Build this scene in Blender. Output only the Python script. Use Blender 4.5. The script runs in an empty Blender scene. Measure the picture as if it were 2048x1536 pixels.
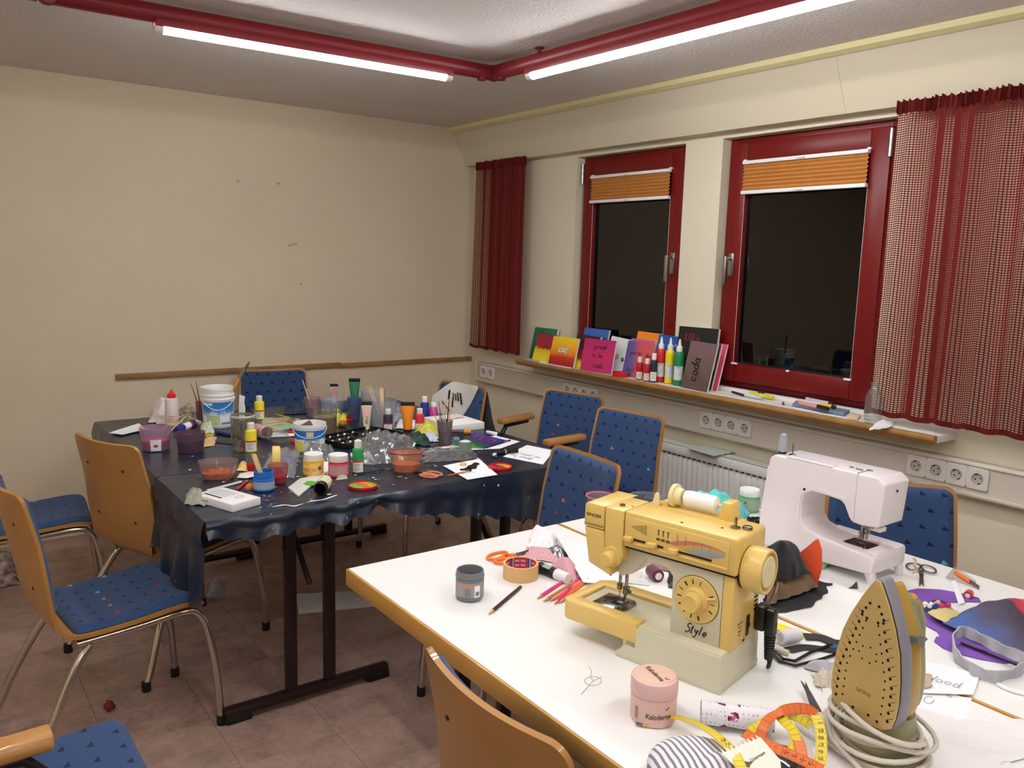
import bpy, bmesh, math, random
from mathutils import Vector, Matrix, Euler
from math import sin, cos, pi, radians as rd, sqrt, floor
random.seed(7)
R_ = random.Random(11)
S = bpy.context.scene
COL = S.collection
# ---------------------------------------------------------------- camera, world, lights, exposure
FPX = 1642.6                                   # focal length in pixels of the 2048 wide frame
RX = (0.80583, -0.59149, 0.02783); RY = (-0.06494, -0.13499, -0.98872); RZ = (0.58858, 0.79493, -0.14719)
CZ = 1.53                                      # eye height
cam = bpy.data.cameras.new('camera'); cam.sensor_width = 36; cam.lens = FPX / 2048 * 36
cam.clip_start = .02
co = bpy.data.objects.new('camera', cam); COL.objects.link(co)
co.matrix_world = Matrix(((RX[0], -RY[0], -RZ[0], 0), (RX[1], -RY[1], -RZ[1], 0), (RX[2], -RY[2], -RZ[2], CZ), (0, 0, 0, 1)))
S.camera = co
W = bpy.data.worlds.new('night'); S.world = W; W.use_nodes = True
W.node_tree.nodes['Background'].inputs[0].default_value = (.02, .022, .03, 1)
W.node_tree.nodes['Background'].inputs[1].default_value = .12
S.view_settings.view_transform = 'Standard'; S.view_settings.look = 'None'
S.view_settings.exposure = 0.66; S.view_settings.gamma = 1; S.view_settings.use_curve_mapping = False
TUBE_POWER = 44.0                              # emission of the fluorescent tubes
# ---------------------------------------------------------------- geometry kit
T = .74                                        # height of all table tops
def at(px, py, z=T):
    """the point at height z that stands where the photograph shows (px, py)"""
    u = px - 1024; v = py - 768
    d = [RX[i] * u + RY[i] * v + RZ[i] * FPX for i in range(3)]
    k = (z - CZ) / d[2]
    return Vector((d[0] * k, d[1] * k, z))
def atx(px, py, x):
    u = px - 1024; v = py - 768
    d = [RX[i] * u + RY[i] * v + RZ[i] * FPX for i in range(3)]
    k = x / d[0]
    return Vector((x, d[1] * k, d[2] * k + CZ))
def hat(px, py, base):
    """height above the point base at which the photograph shows (px, py)"""
    u = px - 1024; v = py - 768
    d = [RX[i] * u + RY[i] * v + RZ[i] * FPX for i in range(3)]
    k = math.hypot(base[0], base[1]) / math.hypot(d[0], d[1])
    return d[2] * k + CZ
def lin(c):
    c = c / 255
    return c / 12.92 if c <= .04045 else ((c + .055) / 1.055) ** 2.4
def rgb(*c):
    return (lin(c[0]), lin(c[1]), lin(c[2]), 1)
def Tr(x=0, y=0, z=0): return Matrix.Translation((x, y, z))
def Rx(a): return Matrix.Rotation(a, 4, 'X')
def Ry(a): return Matrix.Rotation(a, 4, 'Y')
def Rz(a): return Matrix.Rotation(a, 4, 'Z')
def Sc(x, y, z): return Matrix.Diagonal((x, y, z, 1))
def frame_of(o, x, y):
    """matrix with origin o, x axis along x, y axis as near y as may be"""
    x = Vector(x).normalized(); z = x.cross(Vector(y)).normalized(); y = z.cross(x)
    m = Matrix.Identity(4)
    for i in range(3):
        m[i][0] = x[i]; m[i][1] = y[i]; m[i][2] = z[i]; m[i][3] = o[i]
    return m
class G:
    """collects shapes, then links them as ONE mesh object"""
    def __init__(s): s.V = []; s.F = []; s.MI = []; s.SM = []; s.UV = {}
    def add(s, vs, fs, mi=0, sm=False, M=None, uv=None):
        b = len(s.V)
        if M is not None: vs = [M @ Vector(v) for v in vs]
        s.V += [tuple(v) for v in vs]
        for f in fs: s.F.append([i + b for i in f]); s.MI.append(mi); s.SM.append(sm)
        if uv:
            for i, u in enumerate(uv): s.UV[b + i] = u
        return s
    def box(s, x0, x1, y0, y1, z0, z1, mi=0, bev=0, M=None, seg=2):
        if bev <= 0:
            vs = [(x, y, z) for x in (x0, x1) for y in (y0, y1) for z in (z0, z1)]
            return s.add(vs, [(0, 1, 3, 2), (4, 6, 7, 5), (0, 4, 5, 1), (2, 3, 7, 6), (0, 2, 6, 4), (1, 5, 7, 3)], mi, False, M)
        bm = bmesh.new(); bmesh.ops.create_cube(bm, size=1)
        for v in bm.verts: v.co = ((x0 + x1) / 2 + v.co.x * (x1 - x0), (y0 + y1) / 2 + v.co.y * (y1 - y0), (z0 + z1) / 2 + v.co.z * (z1 - z0))
        bmesh.ops.bevel(bm, geom=bm.edges[:], offset=bev, segments=seg, profile=.5, affect='EDGES', clamp_overlap=True)
        return s.bm(bm, mi, True, M)
    def bm(s, bm, mi=0, sm=True, M=None):
        bm.verts.index_update()
        s.add([v.co.copy() for v in bm.verts], [[v.index for v in f.verts] for f in bm.faces], mi, sm, M)
        bm.free(); return s
    def prism(s, poly, h0, h1, mi=0, bev=0, M=None, seg=2, sm=True):
        """outline in xy, extruded along z"""
        bm = bmesh.new()
        a = [bm.verts.new((p[0], p[1], h0)) for p in poly]
        f = bm.faces.new(a)
        r = bmesh.ops.extrude_face_region(bm, geom=[f])
        for v in r['geom']:
            if isinstance(v, bmesh.types.BMVert): v.co.z = h1
        bmesh.ops.recalc_face_normals(bm, faces=bm.faces[:])
        if bev > 0: bmesh.ops.bevel(bm, geom=bm.edges[:], offset=bev, segments=seg, profile=.5, affect='EDGES', clamp_overlap=True)
        return s.bm(bm, mi, sm, M)
    def tube(s, pts, r, n=8, mi=0, caps=True, closed=False, M=None, flat=1):
        pts = [Vector(p) for p in pts]; m = len(pts); vs = []; fs = []
        up = None
        for i, p in enumerate(pts):
            if closed: t = pts[(i + 1) % m] - pts[i - 1]
            else: t = pts[min(i + 1, m - 1)] - pts[max(i - 1, 0)]
            t.normalize()
            if up is None:
                up = Vector((0, 0, 1)) if abs(t.z) < .9 else Vector((1, 0, 0))
            a = t.cross(up)
            if a.length < 1e-6: a = t.orthogonal()
            a.normalize(); b = a.cross(t); b.normalize(); up = b
            rr = r[i] if isinstance(r, (list, tuple)) else r
            for k in range(n):
                q = 2 * pi * k / n
                vs.append(p + a * (rr * cos(q)) + b * (rr * flat * sin(q)))
        L = m if closed else m - 1
        for i in range(L):
            for k in range(n):
                j = (i + 1) % m
                fs.append((i * n + k, i * n + (k + 1) % n, j * n + (k + 1) % n, j * n + k))
        if caps and not closed:
            fs.append(tuple(range(n))[::-1]); fs.append(tuple(range((m - 1) * n, m * n)))
        return s.add(vs, fs, mi, True, M)
    def lathe(s, prof, n=20, mi=0, M=None, sx=1, sy=1, a0=0, a1=None):
        full = a1 is None; a1 = 2 * pi if full else a1
        vs = []; fs = []; k = n if full else n + 1
        for r, z in prof:
            for i in range(k):
                q = a0 + (a1 - a0) * i / n
                vs.append((r * cos(q) * sx, r * sin(q) * sy, z))
        for j in range(len(prof) - 1):
            for i in range(n):
                i2 = (i + 1) % k
                fs.append((j * k + i, j * k + i2, (j + 1) * k + i2, (j + 1) * k + i))
        if full:
            if prof[0][0] > 1e-6: fs.append(tuple(range(n))[::-1])
            if prof[-1][0] > 1e-6: fs.append(tuple(range((len(prof) - 1) * n, len(prof) * n)))
        return s.add(vs, fs, mi, True, M)
    def shell(s, prof, n=20, mi=0, M=None, sx=1, sy=1):
        """lathe that closes on itself (an open vessel): no end caps"""
        vs = []; fs = []
        for r, z in prof:
            for i in range(n):
                q = 2 * pi * i / n; vs.append((r * cos(q) * sx, r * sin(q) * sy, z))
        for j in range(len(prof) - 1):
            for i in range(n):
                i2 = (i + 1) % n; fs.append((j * n + i, j * n + i2, (j + 1) * n + i2, (j + 1) * n + i))
        return s.add(vs, fs, mi, True, M)
    def grid(s, nx, ny, fn, mi=0, M=None, th=0, sm=True, uv=None):
        """surface fn(u, v), u and v from 0 to 1; th gives it a thickness along its normals"""
        P = [[Vector(fn(i / nx, j / ny)) for i in range(nx + 1)] for j in range(ny + 1)]
        w = nx + 1
        fs = [(j * w + i, j * w + i + 1, (j + 1) * w + i + 1, (j + 1) * w + i) for j in range(ny) for i in range(nx)]
        top = [P[j][i] for j in range(ny + 1) for i in range(w)]
        U = None
        if uv: U = [uv(i / nx, j / ny) for j in range(ny + 1) for i in range(w)]
        if th == 0: return s.add(top, fs, mi, sm, M, U)
        bot = []
        for j in range(ny + 1):
            for i in range(w):
                a = P[j][min(i + 1, nx)] - P[j][max(i - 1, 0)]; b = P[min(j + 1, ny)][i] - P[max(j - 1, 0)][i]
                nn = a.cross(b)
                if nn.length > 1e-12: nn.normalize()
                bot.append(P[j][i] - nn * th)
        k = len(top)
        fs2 = [tuple(x + k for x in f[::-1]) for f in fs]
        rim = [i for i in range(w)] + [j * w + nx for j in range(1, ny + 1)] + [ny * w + i for i in range(nx - 1, -1, -1)] + [j * w for j in range(ny - 1, 0, -1)]
        side = [(rim[q], rim[q] + k, rim[(q + 1) % len(rim)] + k, rim[(q + 1) % len(rim)]) for q in range(len(rim))]
        return s.add(top + bot, fs + fs2 + side, mi, sm, M, U + U if U else None)
    def ball(s, c, r, mi=0, n=12, m=8, sx=1, sy=1, sz=1, M=None, rough=0):
        vs = [(0, 0, -1)]; fs = []
        for j in range(1, m):
            a = -pi / 2 + pi * j / m
            for i in range(n): vs.append((cos(a) * cos(2 * pi * i / n), cos(a) * sin(2 * pi * i / n), sin(a)))
        vs.append((0, 0, 1))
        for i in range(n):
            fs.append((0, 1 + (i + 1) % n, 1 + i)); q = 1 + (m - 2) * n; fs.append((q + i, q + (i + 1) % n, len(vs) - 1))
            for j in range(m - 2):
                a = 1 + j * n; fs.append((a + i, a + (i + 1) % n, a + n + (i + 1) % n, a + n + i))
        o = []
        for v in vs:
            k = r * (1 + (R_.uniform(-rough, rough) if rough else 0))
            o.append((c[0] + v[0] * k * sx, c[1] + v[1] * k * sy, c[2] + v[2] * k * sz))
        return s.add(o, fs, mi, True, M)
    def ribbon(s, pts, w, up=(0, 0, 1), mi=0, th=.0006, M=None, across=None):
        """flat band of width w along pts; across gives the width direction per point"""
        pts = [Vector(p) for p in pts]; m = len(pts); L = []; Rr = []; N = []
        for i, p in enumerate(pts):
            t = (pts[min(i + 1, m - 1)] - pts[max(i - 1, 0)]).normalized()
            a = Vector(across[i]) if across else t.cross(Vector(up))
            if a.length < 1e-6: a = t.orthogonal()
            a.normalize(); n = a.cross(t).normalized()
            ww = w[i] if isinstance(w, (list, tuple)) else w
            L.append(p - a * ww / 2); Rr.append(p + a * ww / 2); N.append(n * th)
        vs = []; fs = []; us = []; d = 0
        for i in range(m):
            vs += [L[i], Rr[i], Rr[i] + N[i], L[i] + N[i]]
            if i: d += (pts[i] - pts[i - 1]).length
            us += [(0, d), (1, d), (1, d), (0, d)]
        for i in range(m - 1):
            a = i * 4; b = a + 4
            fs += [(a, b, b + 1, a + 1), (a + 1, b + 1, b + 2, a + 2), (a + 2, b + 2, b + 3, a + 3), (a + 3, b + 3, b, a)]
        fs += [(0, 1, 2, 3), (m * 4 - 1, m * 4 - 2, m * 4 - 3, m * 4 - 4)]
        return s.add(vs, fs, mi, True, M, us)
    def mesh(s, name, mats, ang=38):
        me = bpy.data.meshes.new(name); me.from_pydata(s.V, [], s.F)
        for m in (mats if isinstance(mats, (list, tuple)) else [mats]): me.materials.append(m)
        me.polygons.foreach_set('material_index', s.MI); me.polygons.foreach_set('use_smooth', s.SM)
        if s.UV:
            uv = me.uv_layers.new(name='uv'); li = [0] * len(me.loops); me.loops.foreach_get('vertex_index', li)
            fl = []
            for i in li: fl += list(s.UV.get(i, (0, 0)))
            uv.data.foreach_set('uv', fl)
        me.update()
        if any(s.SM): me.set_sharp_from_angle(angle=rd(ang))
        return me
    def obj(s, name, mats, parent=None, M=None, label=None, cat=None, group=None, kind=None, ang=38):
        o = bpy.data.objects.new(name, s.mesh(name, mats, ang)); COL.objects.link(o)
        if parent is not None: o.parent = parent
        if M is not None: o.matrix_local = M
        tag(o, label, cat, group, kind); return o
def tag(o, label=None, cat=None, group=None, kind=None):
    if label: o['label'] = label
    if cat: o['category'] = cat
    if group: o['group'] = group
    if kind: o['kind'] = kind
    return o
def thing(name, label, cat, M=None, group=None, kind=None):
    o = bpy.data.objects.new(name, None); COL.objects.link(o); o.empty_display_size = .05
    if M is not None: o.matrix_local = M
    return tag(o, label, cat, group, kind)
def structure(name, g, mats, parent=None, ang=38): return g.obj(name, mats, parent, kind=None if parent else 'structure', ang=ang)
def L(p, rz=0): return Tr(*p) @ Rz(rd(rz))
def copy_tree(o, M, label=None, group=None):
    def cp(a, par):
        c = a.copy(); COL.objects.link(c)
        if par is not None: c.parent = par
        for ch in a.children: cp(ch, c)
        return c
    c = cp(o, None); c.matrix_local = M
    if label: c['label'] = label
    if group: c['group'] = group
    return c
def text(s, size, mat, parent=None, M=None, shear=0, ext=.0002, fn=None, name='lettering', sx=1, align='CENTER'):
    cu = bpy.data.curves.new('t', 'FONT'); cu.body = s; cu.size = size; cu.align_x = align; cu.align_y = 'CENTER'; cu.shear = shear; cu.extrude = ext; cu.resolution_u = 3
    ob = bpy.data.objects.new('t', cu); me = bpy.data.meshes.new_from_object(ob)
    bpy.data.objects.remove(ob); bpy.data.curves.remove(cu)
    for v in me.vertices:
        v.co.x *= sx
        if fn: v.co = fn(v.co)
    me.materials.clear(); me.materials.append(mat)
    o = bpy.data.objects.new(name, me); COL.objects.link(o)
    if parent is not None: o.parent = parent
    if M is not None: o.matrix_local = M
    return o
def wrap(r, z, a0):
    """bends flat lettering round an upright can of radius r, centred at angle a0 and height z"""
    def f(c):
        a = a0 + c.x / r; q = r + .0004 + c.z
        return Vector((q * cos(a), q * sin(a), z + c.y))
    return f
# hand lettering: strokes on a unit square, y = 0 base line, 1 = height of a small letter
def arc(cx, cy, rx, ry, a, b, n=9): return [(cx + rx * cos(rd(a + (b - a) * i / n)), cy + ry * sin(rd(a + (b - a) * i / n))) for i in range(n + 1)]
HAND = {
 'a': [arc(.4, .5, .38, .5, 50, 400), [(.75, 1), (.74, .2), (.9, 0), (1.02, .1)]], 'b': [[(.1, 2), (.1, 0)], arc(.42, .48, .34, .48, 180, -170)],
 'c': [arc(.45, .5, .42, .5, 50, 320)], 'd': [arc(.4, .5, .38, .5, 50, 400), [(.78, 2), (.76, .2), (.95, 0)]],
 'e': [[(.08, .5), (.75, .58)] + arc(.42, .55, .34, .46, 10, 320)], 'o': [arc(.42, .5, .4, .5, 90, 450)],
 'p': [[(.1, 1.05), (.12, -.9)], arc(.42, .52, .32, .48, 180, -170)], 'r': [[(.15, 1), (.17, 0)], arc(.42, .62, .27, .38, 170, 40)],
 's': [arc(.4, .75, .28, .25, 40, 270, 7) + arc(.4, .25, .3, .25, 90, -140, 7)], 't': [[(.35, 1.7), (.33, .2), (.5, 0), (.65, .1)], [(.05, 1.1), (.65, 1.2)]],
 'u': [[(.1, 1), (.12, .35)] + arc(.4, .3, .28, .3, 180, 360, 6) + [(.7, 1), (.72, .1), (.85, 0)]], 'y': [[(.1, 1), (.2, .4), (.45, .25), (.7, 1)], [(.7, 1), (.6, -.4), (.3, -.8), (.1, -.5)]],
 'n': [[(.12, 1), (.14, 0)], [(.14, .6), (.4, 1), (.65, .8), (.68, 0)]], 'h': [[(.12, 2), (.14, 0)], [(.14, .6), (.4, 1), (.65, .8), (.68, 0)]], 'm': [[(.1, 1), (.1, 0)], [(.1, .7), (.3, 1), (.42, .7), (.42, 0)], [(.42, .7), (.65, 1), (.8, .7), (.8, 0)]],
 'l': [[(.3, 2), (.28, .2), (.45, 0)]], 'i': [[(.3, 1), (.3, 0)], [(.3, 1.5), (.32, 1.55)]], 'w': [[(.05, 1), (.2, 0), (.4, .7), (.6, 0), (.8, 1)]], 'f': [[(.7, 1.8), (.45, 1.9), (.35, 1.5), (.33, -.4)], [(.05, 1), (.65, 1.05)]],
 'S': [arc(.5, 1.5, .38, .45, 30, 270, 9) + arc(.42, .5, .42, .55, 90, -150, 9)],
 'K': [[(.15, 2), (.15, 0)], [(.75, 1.9), (.18, .9), (.85, 0)]], 'O': [arc(.45, 1, .4, 1, 90, 450)], 'D': [[(.1, 2), (.1, 0), (.8, .1), (.45, 1.9), (.1, 2)]], 'A': [[(.05, 0), (.45, 2), (.85, 0)], [(.2, .8), (.7, .8)]],
 'W': [[(.05, 2), (.25, 0), (.45, 1.3), (.65, 0), (.9, 2)]],
 '/': [[(.0, -.2), (.5, 1.6)]], ' ': []}
def hand(s, size, w, mat, parent, M, fn=None, gap=1.1, slant=.18, name='lettering', th=.0004):
    g = G(); x = -len(s) * gap / 2; rr = random.Random(len(s) + ord(s[0]))
    for ch in s:
        dy = rr.uniform(-.08, .08)
        for st in HAND[ch]:
            pts = []
            for a, b in st:
                b += dy; v = Vector(((x + a + slant * b) * size, (b - .6) * size, .0003)); pts.append(fn(v) if fn else v)
            g.ribbon(pts, w, mi=0, th=th)
        x += gap
    return g.obj(name, mat, parent, M)
# ---------------------------------------------------------------- materials
MATS = {}
def mat(name, col, rough=.5, metal=0, spec=.5, trans=0, ior=1.45, emit=0, noise=None, bump=None, coat=0, alpha=1, sheen=0, coords='Object'):
    """noise = (scale, amount[, second colour]); bump = (scale, strength[, distance])"""
    if name in MATS: return MATS[name]
    m = bpy.data.materials.new(name); m.use_nodes = True; nt = m.node_tree; b = nt.nodes['Principled BSDF']; MATS[name] = m
    c = rgb(*col); I = b.inputs
    I['Base Color'].default_value = c; I['Roughness'].default_value = rough; I['Metallic'].default_value = metal
    I['Specular IOR Level'].default_value = spec; I['Transmission Weight'].default_value = trans; I['IOR'].default_value = ior; I['Coat Weight'].default_value = coat; I['Alpha'].default_value = alpha
    if sheen: I['Sheen Weight'].default_value = sheen
    if emit: I['Emission Color'].default_value = c; I['Emission Strength'].default_value = emit
    if noise or bump:
        tc = nt.nodes.new('ShaderNodeTexCoord')
    if noise:
        n = nt.nodes.new('ShaderNodeTexNoise'); n.inputs['Scale'].default_value = noise[0]; n.inputs['Detail'].default_value = 5
        nt.links.new(tc.outputs[coords], n.inputs['Vector'])
        r = nt.nodes.new('ShaderNodeValToRGB'); e = r.color_ramp.elements
        k = noise[1]; e[0].position = .3; e[1].position = .7
        e[0].color = tuple(x * (1 - k) for x in c[:3]) + (1,)
        e[1].color = rgb(*noise[2]) if len(noise) > 2 else tuple(min(1, x * (1 + k)) for x in c[:3]) + (1,)
        nt.links.new(n.outputs['Fac'], r.inputs[0]); nt.links.new(r.outputs[0], I['Base Color'])
    if bump:
        n = nt.nodes.new('ShaderNodeTexNoise'); n.inputs['Scale'].default_value = bump[0]; n.inputs['Detail'].default_value = 4
        nt.links.new(tc.outputs[coords], n.inputs['Vector'])
        bp = nt.nodes.new('ShaderNodeBump'); bp.inputs['Strength'].default_value = bump[1]; bp.inputs['Distance'].default_value = bump[2] if len(bump) > 2 else .002
        nt.links.new(n.outputs['Fac'], bp.inputs['Height']); nt.links.new(bp.outputs[0], I['Normal'])
    return m
def nd(nt, kind, props=None, **ins):
    n = nt.nodes.new('ShaderNode' + kind)
    for k, v in (props or {}).items(): setattr(n, k, v)
    for k, v in ins.items():
        i = n.inputs[int(k[1:])] if k[0] == '_' else n.inputs[k]
        if isinstance(v, bpy.types.NodeSocket): nt.links.new(v, i)
        else: i.default_value = v
    return n
def mth(nt, op, a, b=0): return nd(nt, 'Math', {'operation': op}, _0=a, _1=b).outputs[0]
def newmat(name):
    m = bpy.data.materials.new(name); m.use_nodes = True; MATS[name] = m
    return m, m.node_tree, m.node_tree.nodes['Principled BSDF']
def paint(name, stops, axis=2, scale=4, amt=.25, rough=.45, coords='Generated', blotch=None):
    """brushed paint: colours along an axis of the object, the borders broken up by noise"""
    m, nt, b = newmat(name)
    tc = nd(nt, 'TexCoord'); sep = nd(nt, 'SeparateXYZ', _0=tc.outputs[coords])
    n = nd(nt, 'TexNoise', Vector=tc.outputs[coords], Scale=scale, Detail=6)
    f = mth(nt, 'ADD', sep.outputs[axis], mth(nt, 'MULTIPLY', mth(nt, 'SUBTRACT', n.outputs['Fac'], .5), amt))
    r = nd(nt, 'ValToRGB', Fac=f); cr = r.color_ramp
    while len(cr.elements) < len(stops): cr.elements.new(.5)
    for e, (p, c) in zip(cr.elements, stops): e.position = p; e.color = rgb(*c)
    nt.links.new(r.outputs[0], b.inputs['Base Color']); b.inputs['Roughness'].default_value = rough
    return m
def glassy(name, col, rough=.03, solid=0, edge=.9, ior=1.45, body=(255, 255, 255), f0=.04):
    """thin clear wall: see-through with a Fresnel reflection, tinted by col, clouded by a share solid of body colour"""
    m, nt, b = newmat(name)
    out = nt.nodes['Material Output']
    tr = nd(nt, 'BsdfTransparent', Color=rgb(*col)); gl = nd(nt, 'BsdfGlossy', Roughness=rough)
    lw = nd(nt, 'LayerWeight', Blend=.5)
    fr = mth(nt, 'ADD', mth(nt, 'MULTIPLY', mth(nt, 'POWER', lw.outputs['Facing'], 4), edge), f0)
    mx = nd(nt, 'MixShader', _0=fr, _1=tr.outputs[0], _2=gl.outputs[0])
    if solid:
        b.inputs['Base Color'].default_value = rgb(*body); b.inputs['Roughness'].default_value = .3
        mx = nd(nt, 'MixShader', _0=solid, _1=mx.outputs[0], _2=b.outputs[0])
    nt.links.new(mx.outputs[0], out.inputs[0]); return m
# ---------------------------------------------------------------- the room
XB, YA, CE = 3.20, 4.82, 2.40                  # window wall, far wall, ceiling
X0, Y0 = -1.9, -2.4                            # the two walls behind the camera
def wallmat(name, col, a, bs=.35):
    return mat(name, col, .9, spec=.15, noise=(1.6, a), bump=(90, bs, .0015))
m_wall = wallmat('far wall paint', (218, 203, 178), .035)
m_wallB = wallmat('window wall paint', (220, 211, 188), .02, .15)
m_ceil = mat('woodchip ceiling', (226, 219, 214), .95, spec=.1, bump=(75, 1.0, .006))
m_trim = mat('yellow cove', (222, 212, 160), .6)
m_fascia = mat('fascia paint', (208, 198, 174), .7, spec=.2, noise=(1.2, .02))
structure('ceiling', G().box(X0 - .1, XB + .2, Y0 - .1, YA + .1, CE, CE + .1), m_ceil)
structure('wall_left', G().box(X0 - .1, XB + .3, YA, YA + .1, 0, CE), m_wall)['label'] = 'plain beige wall behind the paint covered table'
structure('wall_back', G().box(X0 - .1, XB + .3, Y0 - .1, Y0, 0, CE), m_wall)
structure('wall_side', G().box(X0 - .1, X0, Y0, YA, 0, CE), m_wall)
# floor: square vinyl tiles on a base slab
mt, nt, b = newmat('vinyl tile')
tc = nd(nt, 'TexCoord'); oi = nd(nt, 'ObjectInfo')
v = nd(nt, 'VectorMath', {'operation': 'ADD'}, _0=tc.outputs['Object'], _1=nd(nt, 'VectorMath', {'operation': 'SCALE'}, _0=oi.outputs['Location'], Scale=3.1).outputs[0]).outputs[0]
n1 = nd(nt, 'TexNoise', Vector=v, Scale=7.0, Detail=8, Roughness=.65); n2 = nd(nt, 'TexNoise', Vector=v, Scale=55.0, Detail=3)
f = mth(nt, 'ADD', mth(nt, 'MULTIPLY', n1.outputs['Fac'], .75), mth(nt, 'MULTIPLY', n2.outputs['Fac'], .3))
f = mth(nt, 'ADD', f, mth(nt, 'MULTIPLY', mth(nt, 'SUBTRACT', oi.outputs['Random'], .5), .09))
r = nd(nt, 'ValToRGB', Fac=f); cr = r.color_ramp; cr.elements.new(.5)
for e, (p, c) in zip(cr.elements, [(.3, (112, 92, 84)), (.52, (160, 132, 120)), (.75, (186, 156, 142))]): e.position = p; e.color = rgb(*c)
nt.links.new(r.outputs[0], b.inputs['Base Color']); b.inputs['Roughness'].default_value = .42; b.inputs['Specular IOR Level'].default_value = .4
fl = G().box(X0 - .1, XB + .2, Y0 - .1, YA + .1, -.12, -.004).obj('floor', mat('floor joint', (38, 31, 29), .8), kind='structure')
tm = G().box(0, .309, 0, .309, -.0045, 0, bev=.0006, seg=1).mesh('tile', mt)
x = .4185 - .31 * 6
while x < XB - .01:
    y = .75
    while y < YA - .01:
        o = bpy.data.objects.new('tile', tm); COL.objects.link(o); o.parent = fl; o.location = (x, y, 0)
        if x + .31 > XB: o.scale.x = (XB - x) / .31
        if y + .31 > YA: o.scale.y = (YA - y) / .31
        y += .31
    x += .31
# window wall with two openings, built as panels round them
WIN = [(2.915, 3.745), (1.815, 2.680)]         # y extents
WZ0, WZ1 = .925, 2.14
g = G()
ys = [Y0, 1.815, 2.680, 2.915, 3.745, YA]
for i in range(5):
    a, b2 = ys[i], ys[i + 1]
    if i in (1, 3):
        g.box(XB, XB + .2, a, b2, 0, WZ0); g.box(XB, XB + .2, a, b2, WZ1, CE)
    else: g.box(XB, XB + .2, a, b2, 0, CE)
structure('wall_right', g, m_wallB)
# the sloped fascia that hides the curtain rail, and the cove above it
g = G()
Mf = Matrix(((0, 0, 0, 0),) * 4)
def prism_y(g, prof, y0, y1, mi=0, bev=0):
    """outline in (x, z) extruded along y"""
    M = Matrix(((1, 0, 0, 0), (0, 0, -1, 0), (0, 1, 0, 0), (0, 0, 0, 1)))
    return g.prism(prof, -y1, -y0, mi, bev, M)
prism_y(g, [(3.005, CE), (3.125, 2.162), (3.145, 2.162), (3.20, 2.162), (3.20, CE)], Y0, 1.995)
prism_y(g, [(3.005, CE), (3.125, 2.162), (3.145, 2.162), (3.20, 2.162), (3.20, CE)], 1.996, YA)
structure('trim_1', g, m_fascia)['label'] = 'sloped cream fascia board above the windows'
g = G(); prism_y(g, [(2.985, CE), (2.985, CE - .022), (3.012, CE - .034), (3.03, CE)], Y0, YA)
structure('trim_2', g, m_trim)['label'] = 'narrow yellow cove between ceiling and fascia'
# window sill: white board with wooden front edge
m_sill = mat('sill white', (226, 222, 218), .3, noise=(12, .03))
m_oak = mat('pale wood edge', (166, 124, 70), .45, noise=(14, .18))
sill = structure('trim_3', G().box(3.045, XB + .06, 1.462, 4.05, .905, .935, bev=.003), m_sill); sill['label'] = 'white window sill board'
g = G(); prism_y(g, [(3.018, .937), (3.046, .937), (3.046, .905), (3.036, .900), (3.018, .920)], 1.458, 4.055, bev=.003); g.obj('front_edge', m_oak, sill)
structure('trim_4', G().box(XB - .003, XB + .03, 1.462, 4.05, .935, .955, bev=.002), m_sill)
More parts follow.
